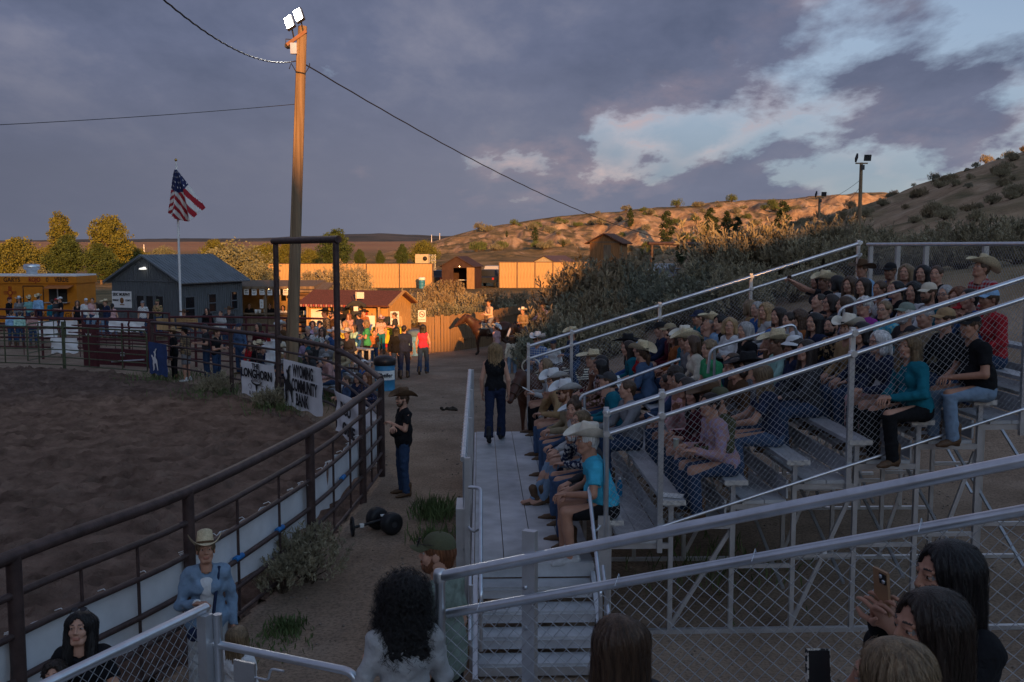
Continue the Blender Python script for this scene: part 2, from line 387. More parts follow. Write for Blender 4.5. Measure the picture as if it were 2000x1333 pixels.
# ------------------------------------------------------------------ organic shapes: distance fields -> one continuous skin
class Field:
    def __init__(s, lo, hi, h):
        s.h = h; s.ax = [np.arange(lo[i] - 2 * h, hi[i] + 2.5 * h, h) for i in range(3)]
        s.D = np.full([len(a) for a in s.ax], 1.0, np.float32); s.B = np.full(s.D.shape, 1e3, np.float32); s.I = np.zeros(s.D.shape, np.int8)
    def _sub(s, lo, hi, m):
        sl = []
        for i in range(3):
            a = int(np.searchsorted(s.ax[i], lo[i] - m)); b = int(np.searchsorted(s.ax[i], hi[i] + m)); sl.append(slice(max(a, 0), max(b, 0)))
        return tuple(sl)
    def _xyz(s, sl): return np.meshgrid(*[s.ax[i][sl[i]] for i in range(3)], indexing='ij')
    def put(s, sl, d, k, ident, sub=False):
        o = s.D[sl]
        if d.size == 0: return
        if sub:
            d = -d; h = np.clip(.5 + .5 * (d - o) / k, 0, 1); s.D[sl] = o + (d - o) * h + k * h * (1 - h); return
        h = np.clip(.5 + .5 * (o - d) / k, 0, 1); s.D[sl] = o * (1 - h) + d * h - k * h * (1 - h)
        c = d < s.B[sl]; s.I[sl] = np.where(c, ident, s.I[sl]); s.B[sl] = np.where(c, d, s.B[sl])
    def cap(s, a, b, ra, rb, ident=0, k=.03, flat=None, cut=None, sub=False, pad=0.):
        """tapered limb a->b; flat=(axis vector, factor) squashes it; cut=True ends it flat at b"""
        a = np.array(a, float); b = np.array(b, float); ra += pad; rb += pad; m = max(ra, rb) * (1.0) + k * 1.5 + s.h
        sl = s._sub(np.minimum(a, b), np.maximum(a, b), m); x, y, z = s._xyz(sl)
        ab = b - a; L2 = max(ab @ ab, 1e-9)
        t = np.clip(((x - a[0]) * ab[0] + (y - a[1]) * ab[1] + (z - a[2]) * ab[2]) / L2, 0, 1)
        dx = x - a[0] - t * ab[0]; dy = y - a[1] - t * ab[1]; dz = z - a[2] - t * ab[2]
        sc = 1.
        if flat is not None:
            n, f = flat; n = np.array(n, float); n /= np.linalg.norm(n); q = (dx * n[0] + dy * n[1] + dz * n[2]) * (1 / f - 1)
            dx = dx + q * n[0]; dy = dy + q * n[1]; dz = dz + q * n[2]; sc = .5 + .5 * f
        d = (np.sqrt(dx * dx + dy * dy + dz * dz) - (ra + (rb - ra) * t)) * sc
        if cut:
            n = ab / math.sqrt(L2); d = np.maximum(d, (x - b[0]) * n[0] + (y - b[1]) * n[1] + (z - b[2]) * n[2])
        s.put(sl, d, k, ident, sub)
    def ell(s, c, r, ident=0, k=.02, sub=False, rot=None):
        c = np.array(c, float); r = np.array(r, float); m = k * 1.5 + s.h; e = np.full(3, r.max()) if rot is not None else r
        sl = s._sub(c - e, c + e, m); x, y, z = s._xyz(sl); x = x - c[0]; y = y - c[1]; z = z - c[2]
        if rot is not None:
            q = np.array(rot.to_3x3().transposed()); x, y, z = (q[i][0] * x + q[i][1] * y + q[i][2] * z for i in range(3))
        k0 = np.sqrt((x / r[0]) ** 2 + (y / r[1]) ** 2 + (z / r[2]) ** 2); k1 = np.sqrt((x / r[0] ** 2) ** 2 + (y / r[1] ** 2) ** 2 + (z / r[2] ** 2) ** 2)
        s.put(sl, k0 * (k0 - 1) / np.maximum(k1, 1e-6), k, ident, sub)
    def plane(s, p, n):
        """keep the side the normal points away from"""
        x, y, z = np.meshgrid(*s.ax, indexing='ij', sparse=True)
        s.D = np.maximum(s.D, (x - p[0]) * n[0] + (y - p[1]) * n[1] + (z - p[2]) * n[2]).astype(np.float32)
    def wrinkle(s, amp, wl, seed=0):
        x, y, z = np.meshgrid(*s.ax, indexing='ij', sparse=True); rs = np.random.RandomState(seed)
        for i in range(5):
            q = rs.normal(size=3); q /= np.linalg.norm(q); w = 2 * math.pi / (wl * rs.uniform(.6, 1.6)); ph = rs.uniform(0, 6)
            s.D = s.D + (amp / 2.2 * np.sin(w * (q[0] * x + q[1] * y + q[2] * z) + ph + 1.7 * np.sin(w * .6 * (q[1] * x - q[0] * z + q[2] * y) + ph))).astype(np.float32)
    def net(s):
        """surface nets: returns verts, quads, ids"""
        D = s.D; S = D < 0
        nx, ny, nz = D.shape
        cnt = np.zeros((nx - 1, ny - 1, nz - 1), np.int8); P = np.zeros((nx - 1, ny - 1, nz - 1, 3), np.float32)
        cor = [(i, j, k) for i in (0, 1) for j in (0, 1) for k in (0, 1)]
        sh = lambda A_, c: A_[c[0]:nx - 1 + c[0], c[1]:ny - 1 + c[1], c[2]:nz - 1 + c[2]]
        tot = sum(sh(S, c).astype(np.int8) for c in cor); act = (tot > 0) & (tot < 8); ii = np.argwhere(act)
        if len(ii) == 0: return np.zeros((0, 3)), np.zeros((0, 4), int), np.zeros(0, int)
        n = len(ii); pos = np.zeros((n, 3)); c2 = np.zeros(n)
        val = {c: D[ii[:, 0] + c[0], ii[:, 1] + c[1], ii[:, 2] + c[2]] for c in cor}
        for c in cor:
            for a in range(3):
                if c[a] == 0:
                    e = list(c); e[a] = 1; e = tuple(e); va, vb = val[c], val[e]; x = (va < 0) != (vb < 0)
                    t = np.where(x, va / np.where(x, va - vb, 1), 0)
                    q = np.array(c, float)[None, :].repeat(n, 0); q[:, a] = t
                    pos += np.where(x[:, None], q, 0); c2 += x
        pos /= c2[:, None]
        V = np.stack([s.ax[a][0] + (ii[:, a] + pos[:, a]) * s.h for a in range(3)], -1)
        idx = np.full(act.shape, -1, np.int32); idx[act] = np.arange(n)
        Fs = []; Id = []
        for a in range(3):
            b, c = [(1, 2), (2, 0), (0, 1)][a]
            A0 = [slice(None)] * 3; A0[a] = slice(0, -1); A1 = [slice(None)] * 3; A1[a] = slice(1, None)
            s0 = S[tuple(A0)]; s1 = S[tuple(A1)]
            e = np.argwhere(s0 != s1); e = e[(e[:, b] > 0) & (e[:, c] > 0) & (e[:, b] < D.shape[b] - 1) & (e[:, c] < D.shape[c] - 1)]
            if len(e) == 0: continue
            def cell(db, dc):
                q = e.copy(); q[:, b] -= db; q[:, c] -= dc; return idx[q[:, 0], q[:, 1], q[:, 2]]
            quad = np.stack([cell(1, 1), cell(0, 1), cell(0, 0), cell(1, 0)], -1)
            fl = s0[e[:, 0], e[:, 1], e[:, 2]]
            quad = np.where(fl[:, None], quad, quad[:, ::-1]); Fs.append(quad); Id.append(s.I[e[:, 0], e[:, 1], e[:, 2]])
        return V, np.concatenate(Fs), np.concatenate(Id)
CACHE = {}
def cached(key, fn):
    if key not in CACHE: CACHE[key] = fn()
    return CACHE[key]
# ---- head: origin at mid-skull, looking +y.  ids: 0 skin 1 lips 2 eye white 3 iris 4 brow/beard
def head_np(kind, h):
    f = Field((-.1, -.13, -.2), (.1, .13, .13), h); k = .016
    fem = kind in ('f', 'c'); w = .94 if fem else 1.0
    f.ell((0, -.018, .028), (.075, .096, .084), 0, k); f.ell((0, .018, -.03), (.060 * w, .073, .084), 0, .02)
    f.cap((-.022 * w, .052, -.098), (.022 * w, .052, -.098), .021, .021, 0, .02)
    for s in (-1, 1):
        f.cap((s * .052 * w, .0, -.055), (s * .028, .05, -.098), .018, .018, 0, .025)
        f.ell((s * .037, .056, -.028), (.026, .022, .026), 0, .02)
        f.ell((s * .0315, .094, .012), (.019, .018, .013), 0, .012, sub=True)
        f.cap((s * .016, .083, .031), (s * .046, .070, .030), .0085, .008, 0, .012)
        f.ell((s * .079, -.012, -.008), (.010, .024, .032), 0, .006)
    f.cap((0, .082, .022), (0, .101, -.024), .008, .0115, 0, .012)
    for s in (-1, 1): f.ell((s * .011, .092, -.030), (.010, .011, .008), 0, .006)
    f.cap((-.019, .080, -.060), (.019, .080, -.060), .0075, .0075, 1, .006); f.cap((-.016, .079, -.071), (.016, .079, -.071), .0085, .0085, 1, .006)
    for s in (-1, 1):
        f.ell((s * .0315, .0735, .010), (.0130, .0130, .0105), 2, .002)
        f.cap((s * .019, .0835, .0185), (s * .044, .0785, .0175), .0058, .0052, 0, .002); f.cap((s * .021, .0825, .0015), (s * .043, .0775, .0025), .0045, .004, 0, .002)
        f.cap((s * .018, .088, .034), (s * .046, .076, .036), .0042 if fem else .0055, .003, 4, .003)
    f.cap((0, -.018, -.06), (0, -.035, -.21), .052 if fem else .058, .055 if fem else .062, 0, .03)
    if kind == 'b':      # beard
        f.ell((0, .047, -.088), (.052, .048, .043), 4, .006); f.cap((-.024, .090, -.050), (.024, .090, -.050), .008, .008, 4, .004)
        f.cap((-.016, .086, -.068), (.016, .086, -.068), .009, .009, 1, .003)
        for s in (-1, 1): f.cap((s * .066, -.002, -.02), (s * .048, .03, -.085), .011, .016, 4, .008)
    V, Fq, I = f.net()
    c = V[Fq].mean(1); e = (I == 2) & (np.abs(np.abs(c[:, 0]) - .0315) < .0062) & (np.abs(c[:, 2] - .0105) < .0066); I = np.where(e, 3, I)
    return V, Fq, I
# ---- hand: wrist at origin, fingers +y, palm down (-z), thumb on +x
def hand_np(curl, h):
    f = Field((-.07, -.03, -.09), (.09, .22, .05), h)
    for i, x in enumerate((-.034, -.011, .012, .034)): f.cap((x * .7, -.01, 0), (x, .085, 0), .017, .0125, 0, .012, flat=((0, 0, 1), .8))
    L = (.060, .080, .086, .076); g2 = Field.cap
    for i, x in enumerate((-.037, -.0125, .0125, .037)):
        p = np.array((x, .088, 0)); a = curl * .35
        for q, (l, r) in enumerate(((.45, .0088), (.31, .0080), (.24, .0068))):
            a += curl * (.5 + .12 * i * (i < 3)); n = p + np.array((x * .05, math.cos(a), -math.sin(a))) * L[i] * l * 1.08
            f.cap(p, n, r, r * .93, 0, .0025); p = n
    p0 = np.array((.030, .018, -.006)); p1 = p0 + np.array((.026, .034, -.012)); p2 = p1 + np.array((.013, .033, -.010 - .012 * curl)); p3 = p2 + np.array((-.006 * curl, .026, -.010 * curl - .004))
    f.cap(p0, p1, .014, .0115, 0, .008); f.cap(p1, p2, .0112, .0098, 0, .003); f.cap(p2, p3, .0095, .0075, 0, .003)
    f.cap((0, -.06, 0), (0, .0, 0), .026, .027, 0, .02, flat=((0, 0, 1), .75))
    return f.net()
# ---- skeletons: +y forward; sitting figures have z=0 at the seat, standing ones at the sole
ARMS = {
 'lap':   lambda s: ((s * .245, .02, -.25), (s * .10, .27, -.33)),
 'clasp': lambda s: ((s * .250, .03, -.25), (s * .035, .28, -.30)),
 'knee':  lambda s: ((s * .235, .16, -.24), (s * .14, .40, -.30)),
 'chin':  lambda s: ((s * .19, .20, -.27), (s * .045, .17, -.03)) if s > 0 else ((s * .245, .05, -.26), (s * .02, .26, -.28)),
 'phone': lambda s: ((s * .22, .16, -.21), (s * .06, .32, .00)),
 'film':  lambda s: ((s * .21, .15, -.17), (s * .045, .27, .09)),
 'raise': lambda s: ((s * .20, .24, .08), (s * .07, .46, .22)),
 'cross': lambda s: ((s * .25, .06, -.24), (-s * .07, .21, -.20 - .03 * s)),
 'down':  lambda s: ((s * .235, -.03, -.29), (s * .235, .03, -.55)),
 'swing': lambda s: ((s * .235, -.06 * s - .02, -.29), (s * .22, .10 * s + .06, -.52)),
 'hip':   lambda s: ((s * .33, -.06, -.24), (s * .17, .06, -.40)),
 'fore':  lambda s: ((s * .24, .03, -.28), (s * .16, .27, -.24)),
 'rein':  lambda s: ((s * .24, .05, -.28), (s * .04, .30, -.26)),
 'rest':  lambda s: ((s * .245, .09, -.26), (s * .10, .31, -.17)),
 'one':   lambda s: ((s * .24, .05, -.28), (s * .10, .28, -.20)) if s > 0 else ((s * .235, -.03, -.29), (s * .235, .03, -.55)),
}
def skel(pose, arms, lean, fem):
    S = {}
    sit = pose in ('sit', 'sitx', 'ride')
    hz = .10 if sit else .95
    sw = .165 if fem else .185
    S['pel'] = np.array((0, 0, hz)); ln = math.radians(lean)
    up = np.array((0, math.sin(ln), math.cos(ln)))
    S['wa'] = S['pel'] + up * .17; S['ch'] = S['pel'] + up * .34; S['nk'] = S['pel'] + up * .515
    S['hd'] = S['nk'] + np.array((0, .03 + .10 * math.sin(ln), .168 - .03 * math.sin(ln)))
    for s in (-1, 1):
        S['sh', s] = S['nk'] + np.array((s * sw, -.01, -.065)); S['hip', s] = S['pel'] + np.array((s * .09, 0, -.01))
        e, w = ARMS[arms](s)
        S['el', s] = S['sh', s] + np.array(e) - np.array((s * sw * .98, 0, 0)); S['wr', s] = S['sh', s] + np.array(w) - np.array((s * sw * .55 if abs(w[0]) < .2 else s * sw * .98, 0, 0))
        if abs(w[0]) < .2: S['wr', s][0] = w[0]
        if pose == 'sit':
            S['kn', s] = np.array((s * .13, .43, .075)); S['an', s] = np.array((s * .13, .40 + .03 * s, -.375))
        elif pose == 'sitx':
            S['kn', s] = np.array((s * .10, .43, .10 - .02 * s)); S['an', s] = np.array((s * .015, .62 + .06 * s, -.36))
        elif pose == 'ride':
            S['kn', s] = np.array((s * .33, .24, -.10)); S['an', s] = np.array((s * .36, .08, -.47)); S['hip', s] = S['pel'] + np.array((s * .11, 0, -.01))
        elif pose == 'walk':
            S['kn', s] = np.array((s * .10, .12 * s + .05, .50)); S['an', s] = np.array((s * .09, .20 * s - .02 - (.06 if s < 0 else 0), .09 + (.05 if s < 0 else 0)))
        else:
            S['kn', s] = np.array((s * .115, .015, .50)); S['an', s] = np.array((s * .13, -.02, .085))
    return S
def bounds(S, m):
    P = np.array([v for v in S.values()]); return P.min(0) - m, P.max(0) + m
FL = ((0, 1, 0), .66)
def torso(f, S, fem, pad, ident, k=.05, belly=0.):
    sw = .10 if fem else .115
    f.cap(S['pel'] - (.055, 0, 0), S['pel'] + (.055, 0, 0), .118 if fem else .112, .118 if fem else .112, ident, k, flat=((0, 1, 0), .86), pad=pad)
    f.cap(S['wa'] - (.045, 0, 0), S['wa'] + (.045, 0, 0), .085 + belly if fem else .100 + belly, .085 + belly if fem else .100 + belly, ident, k, flat=((0, 1, 0), .84), pad=pad)
    f.cap(S['ch'] - (sw * .62, 0, 0), S['ch'] + (sw * .62, 0, 0), .105, .105, ident, k, flat=((0, 1, 0), .82), pad=pad)
    f.cap(S['sh', -1] * .82 + S['nk'] * .18 - (0, 0, .02), S['sh', 1] * .82 + S['nk'] * .18 - (0, 0, .02), .066, .066, ident, k, pad=pad)
    f.cap(S['ch'], S['nk'] - (0, 0, .05), .10, .075, ident, k, pad=pad)
    if belly: f.ell(S['wa'] + (0, .05 + belly * .4, -.02), (.13 + belly, .10 + belly, .12), ident, .05)
    if fem:
        for s in (-1, 1): f.ell(S['ch'] + (s * .062, .082, .0), (.055 + pad, .05 + pad, .055 + pad), ident, .03)
def body_np(pose, arms, lean, fem, h):
    S = skel(pose, arms, lean, fem); lo, hi = bounds(S, .15); f = Field(lo, hi, h)
    torso(f, S, fem, -.008, 0)
    f.cap(S['nk'] - (0, .005, .06), S['nk'] + (0, .012, .07), .056, .052, 0, .03)
    for s in (-1, 1):
        f.cap(S['sh', s], S['el', s], .050 if fem else .056, .040, 0, .03); f.cap(S['el', s], S['wr', s], .042, .028, 0, .02)
        f.cap(S['hip', s], S['kn', s], .088, .058, 0, .04); f.cap(S['kn', s], (S['kn', s] * .6 + S['an', s] * .4), .056, .056, 0, .02); f.cap(S['kn', s] * .62 + S['an', s] * .38, S['an', s], .056, .036, 0, .02)
        d = foot_dir(S, s, pose); f.cap(S['an', s] + np.array((0, -.02, -.03)), S['an', s] + d * .15, .036, .026, 0, .03)
    return f.net()
def foot_dir(S, s, pose):
    if pose == 'sitx': return np.array((s * .1, .92, -.30))
    if pose == 'walk' and s < 0: return np.array((0, .85, -.52))
    return np.array((s * .18, .95, -.33))
def shirt_np(pose, arms, lean, fem, sleeve, hem, belly, h, seed=0):
    S = skel(pose, arms, lean, fem); lo, hi = bounds({k: v for k, v in S.items() if k[0] not in ('kn', 'an') and k != 'hd'}, .2); f = Field(lo, hi, h)
    pad = .018; n0 = S['wa'] - S['pel']; n0 = n0 / np.linalg.norm(n0)
    torso(f, S, fem, pad, 0, .05, belly)
    f.cap(S['wa'] - n0 * .10 - (.05, 0, 0), S['wa'] - n0 * .10 + (.05, 0, 0), .118 if fem else .125, .118 if fem else .125, 0, .05, flat=((0, 1, 0), .88))
    if hem > 0: f.cap(S['pel'] + (-.06, 0, -.02), S['pel'] + (.06, 0, -.02), .122, .122, 0, .05, flat=((0, 1, 0), .9), pad=pad)
    if sleeve != 'none':
        for s in (-1, 1):
            e = S['sh', s] + (S['el', s] - S['sh', s]) * (.62 if sleeve == 'short' else 1.0)
            f.cap(S['sh', s] + (0, 0, .0), e, .064, .060 if sleeve == 'short' else .053, 0, .03, cut=sleeve == 'short')
            if sleeve == 'long': f.cap(S['el', s], S['el', s] + (S['wr', s] - S['el', s]) * .96, .052, .040, 0, .02, cut=True)
    f.wrinkle(.0065, .16, seed)
    n = (S['nk'] - S['pel']); n = n / np.linalg.norm(n)
    sit = pose in ('sit', 'sitx', 'ride')
    base = S['pel'] - n * (.05 if sit else (.03 + hem * .16)); f.plane(base, -n)
    # neckline
    f.cap(S['nk'] + np.array((0, .035, .03)), S['nk'] + np.array((0, .12, -.02 if sleeve != 'none' else -.08)), .062, .05, 0, .012, sub=True)
    if sleeve == 'none':
        for s in (-1, 1): f.cap(S['sh', s] + np.array((s * .05, 0, .08)), S['sh', s] + np.array((s * .045, 0, -.1)), .062, .05, 0, .02, sub=True)
    return f.net()
def legs_np(pose, lean, fem, kind, h, seed=0):
    S = skel(pose, 'lap', lean, fem); lo, hi = bounds({k: v for k, v in S.items() if k in ('pel', 'wa') or k[0] in ('hip', 'kn', 'an')}, .17); f = Field(lo, hi, h)
    f.cap(S['pel'] - (.055, 0, 0), S['pel'] + (.055, 0, 0), .126, .126, 0, .04, flat=((0, 1, 0), .88))
    f.cap(S['pel'], S['wa'], .122, .098 if fem else .11, 0, .03, flat=((0, 1, 0), .82))
    for s in (-1, 1):
        if kind == 'shorts':
            f.cap(S['hip', s], S['hip', s] + (S['kn', s] - S['hip', s]) * .86, .102, .088, 0, .03, cut=True); continue
        f.cap(S['hip', s], S['kn', s], .100 if kind != 'slim' else .092, .074 if kind != 'slim' else .064, 0, .03)
        lo_r = {'jeans': .064, 'flare': .085, 'slim': .050}[kind]
        f.cap(S['kn', s], S['an', s] + np.array((0, 0, -.02)), .070 if kind != 'slim' else .062, lo_r, 0, .02, cut=True)
    f.wrinkle(.0032, .10, seed); n = S['wa'] - S['pel']; n = n / np.linalg.norm(n); f.plane(S['pel'] + n * .085, n)
    return f.net()
def shoe_np(boot, h):
    f = Field((-.07, -.12, -.1), (.07, .26, .16), h)
    f.cap((0, -.045, -.03), (0, .12, -.052), .044, .040, 0, .02, flat=((0, 0, 1), .9)); f.cap((0, .1, -.055), (0, .185, -.062), .041, .026 if boot else .034, 0, .02, flat=((0, 0, 1), .75))
    f.cap((0, -.03, -.03), (0, -.035, .12 if boot else .03), .046, .054 if boot else .046, 0, .03)
    if boot: f.cap((0, -.055, -.05), (0, -.055, -.09), .030, .028, 0, .01, cut=True)
    f.plane((0, 0, -.088), (0, 0, -1)); return f.net()
# ---- hair in head space
def hair_np(style, h):
    lo = {'long': -.42, 'curly': -.40, 'pony': -.34, 'bob': -.2, 'wavy': -.40}.get(style, -.16); f = Field((-.2, -.22, lo), (.2, .14, .17), h); k = .02
    t = {'short': .010, 'buzz': .004, 'long': .018, 'pony': .012, 'bun': .012, 'bob': .020, 'curly': .045, 'wavy': .026, 'mop': .024}[style]
    f.ell((0, -.022, .030), (.076 + t, .094 + t, .084 + t), 0, k)
    if style in ('short', 'buzz', 'mop', 'bun', 'pony'): f.cap((0, -.07, -.01), (0, -.075, -.06), .05 + t, .035 + t * .5, 0, .03)
    if style in ('long', 'wavy', 'curly', 'bob'):
        e = {'long': -.36, 'wavy': -.33, 'curly': -.30, 'bob': -.13}[style]; w = {'long': .05, 'wavy': .062, 'curly': .10, 'bob': .055}[style]
        for x in (-.05, 0, .05): f.cap((x, -.065, .02), (x * 1.35, -.10, e + abs(x) * .3), .058 + t * .6, w * .75, 0, .04, flat=((0, 1, 0), .7))
        for s in (-1, 1): f.cap((s * .070, -.018, .03), (s * (.088 if style != 'curly' else .12), -.005, e * .72), .028 + t, .030 + t * .8, 0, .03)
    if style == 'pony': f.cap((0, -.11, .02), (0, -.145, -.05), .03, .036, 0, .02); f.cap((0, -.145, -.05), (.01, -.13, -.30), .036, .016, 0, .02)
    if style == 'bun': f.ell((0, -.06, .13), (.045, .045, .04), 0, .02)
    # open the face
    f.ell((0, .108, -.030), (.070 if style not in ('long', 'wavy', 'bob') else .062, .092, .128), 0, .014, sub=True)
    if style in ('short', 'buzz', 'mop', 'bun', 'pony'):
        for s in (-1, 1): f.ell((s * .095, .03, -.06), (.05, .075, .075), 0, .01, sub=True)
    x, y, z = np.meshgrid(*f.ax, indexing='ij'); an = np.arctan2(x, -y - .02)
    amp = {'curly': .016, 'wavy': .008, 'mop': .010}.get(style, .0035)
    if style in ('curly', 'wavy', 'mop'):
        f.D = f.D + (amp * np.sin(x * 95 + 2 * np.sin(z * 60)) * np.sin(y * 90 + z * 50) * np.sin(z * 85 + 1.5 * np.sin(x * 70))).astype(np.float32)
    f.D = f.D + (.0028 * np.sin(an * 26 + z * 14 + 2.2 * np.sin(z * 19)) * (z < .11)).astype(np.float32)
    return f.net()
def strands_np(V, Q, n, seed, curly=0.):
    """loose strands lying on a hair surface: thin ribbons that run down it"""
    from mathutils.kdtree import KDTree
    rs = np.random.RandomState(seed); kd = KDTree(len(V))
    for i, v in enumerate(V): kd.insert(v, i)
    kd.balance()
    nrm = np.zeros_like(V); fn = np.cross(V[Q[:, 2]] - V[Q[:, 0]], V[Q[:, 3]] - V[Q[:, 1]])
    for k in range(4): np.add.at(nrm, Q[:, k], fn)
    nrm /= np.linalg.norm(nrm, axis=1)[:, None] + 1e-9; zmin = V[:, 2].min()
    OV = []; OF = []
    idx = rs.choice(len(V), n, p=(w := (V[:, 2] - zmin + .02)) / w.sum())
    for a in idx:
        p = V[a] + rs.normal(size=3) * .003; out = rs.uniform(.0015, .006 if curly < 2.5 else .028); ph = rs.uniform(0, 6); b0 = len(OV); st = .016; m = rs.randint(6, 15)
        for k in range(m):
            co, i, d = kd.find(p); nn = nrm[i]; q = np.array(co) + nn * (out + .004 * curly * math.sin(k * 1.3 + ph)); side = np.cross(nn, (0, 0, 1.)); side /= np.linalg.norm(side) + 1e-6
            w_ = .0016 * (1 - .6 * k / m); OV += [q - side * w_, q + side * w_]
            dn = np.array((0, -.35 if V[a][2] > .06 else 0, -1.)); dn = dn - nn * (dn @ nn); l = np.linalg.norm(dn)
            if l < .2: dn = np.array((math.copysign(.7, q[0]), -.5, -.3)); l = 1
            p = q + dn / l * st + side * (.010 * curly * math.sin(k + ph) + rs.normal() * .0015)
            if p[2] < zmin - .03: break
        for k in range((len(OV) - b0) // 2 - 1): OF.append((b0 + 2 * k, b0 + 2 * k + 1, b0 + 2 * k + 3, b0 + 2 * k + 2))
    return np.array(OV), np.array(OF), None
# ---- hats in head space (brim rests above the brow)
def cowboy_mb(brim=.135, curl=.075, tall=.115, n=36):
    m = MB(); rows = []
    bx, by = .079, .101
    def pt(r, a, z): return Vector((bx * r * math.sin(a), -.018 + by * r * math.cos(a), z))
    prof = []
    for i in range(10):          # brim, from outer edge inwards
        r = 1 + (brim / .085) * (1 - i / 9) * .92; prof.append(('b', r, 1 - i / 9))
    rows = []
    for kind, r, u in prof:
        row = []
        for j in range(n):
            a = 2 * math.pi * j / n; side = math.sin(a) ** 2
            z = .058 + curl * side * u ** 1.6 - .022 * (1 - side) * u ** 1.5 + .004
            q = pt(r, a, z); q.x *= 1 - .16 * side * u; q.y *= 1 + .10 * (1 - side) * u; row.append(q)
        rows.append(row)
    for i in range(1, 8):        # crown
        u = i / 7; r = 1.03 - .16 * u ** 1.4; row = []
        for j in range(n):
            a = 2 * math.pi * j / n; z = .062 + tall * u
            q = pt(r, a, z)
            fr = max(0, math.cos(a)); pin = fr * math.exp(-((abs(math.sin(a)) - .55) / .25) ** 2) * u
            q.x *= 1 - .28 * pin; q.z += .012 * u * abs(math.cos(a)); row.append(q)
        rows.append(row)
    for r, z in ((.72, .010), (.45, -.018), (.2, -.026), (.02, -.027)):
        rows.append([Vector((bx * r * .87 * math.sin(2 * math.pi * j / n), -.018 + by * r * .95 * math.cos(2 * math.pi * j / n), .062 + tall + z + (.012 * abs(math.cos(2 * math.pi * j / n)) if r > .6 else 0) + .022 * abs(math.sin(2 * math.pi * j / n)) * r * (r < .7))) for j in range(n)])
    P = [[*r, r[0]] for r in rows]; m.grid(P)
    # underside of the brim gives it thickness
    U = [[q - Vector((0, 0, .005)) for q in row] for row in P[:10]]; m.grid([r[::-1] for r in U]); m.grid([U[0], P[0]])
    band = [[Vector((q.x * 1.012, q.y * 1.012 + .0002, z)) for q in P[10]] for z in (.066, .088)]; m.grid(band, 1)
    return m
def cap_mb(back=False, bucket=False, n=28):
    m = MB(); rows = []
    for i in range(9):
        u = i / 8; a1 = u * math.pi / 2; row = []
        for j in range(n + 1):
            a = 2 * math.pi * j / n
            row.append(Vector((.088 * math.cos(a1) ** .75 * math.sin(a), -.020 + .108 * math.cos(a1) ** .75 * math.cos(a), .050 + .088 * math.sin(a1))))
        rows.append(row)
    m.grid(rows); s = -1 if back else 1
    if bucket:
        P = [[Vector(((.088 + .055 * u) * math.sin(2 * math.pi * j / n), -.02 + (.108 + .055 * u) * math.cos(2 * math.pi * j / n), .055 - .035 * u)) for j in range(n + 1)] for u in (0, .5, 1)]; m.grid(P); m.grid([[q - Vector((0, 0, .005)) for q in r][::-1] for r in P]); return m
    P = []
    for i in range(6):
        u = i / 5; P.append([Vector((.080 * math.sin(a) * (1 - .12 * u * u), -.02 + s * ((.106 * math.cos(a)) + .085 * u * math.cos(a * .62)), .054 - .020 * u - .020 * (math.sin(a) ** 2) * u)) for a in np.linspace(-1.15, 1.15, 12)])
    m.grid(P); m.grid([[q - Vector((0, 0, .004)) for q in r][::-1] for r in P])
    m.lathe([(.008, .139), (.006, .143), (.0, .144)], 8, (0, -.02, 0)); return m
def glasses_mb():
    m = MB()
    for s in (-1, 1):
        m.add([Vector((s * .032 + .024 * math.cos(a), .099, .010 + .018 * math.sin(a))) for a in np.linspace(0, 2 * math.pi, 13)[:-1]], [tuple(range(12))], 0)
        m.tube([(s * .032 + .025 * math.cos(a), .0985, .010 + .019 * math.sin(a)) for a in np.linspace(0, 2 * math.pi, 13)], .0022, 4, 1, caps=False)
        m.tube([(s * .057, .098, .014), (s * .080, .04, .016), (s * .083, -.005, .012)], .0022, 4, 1)
    m.tube([(-.008, .099, .013), (.008, .099, .013)], .002, 4, 1); return m

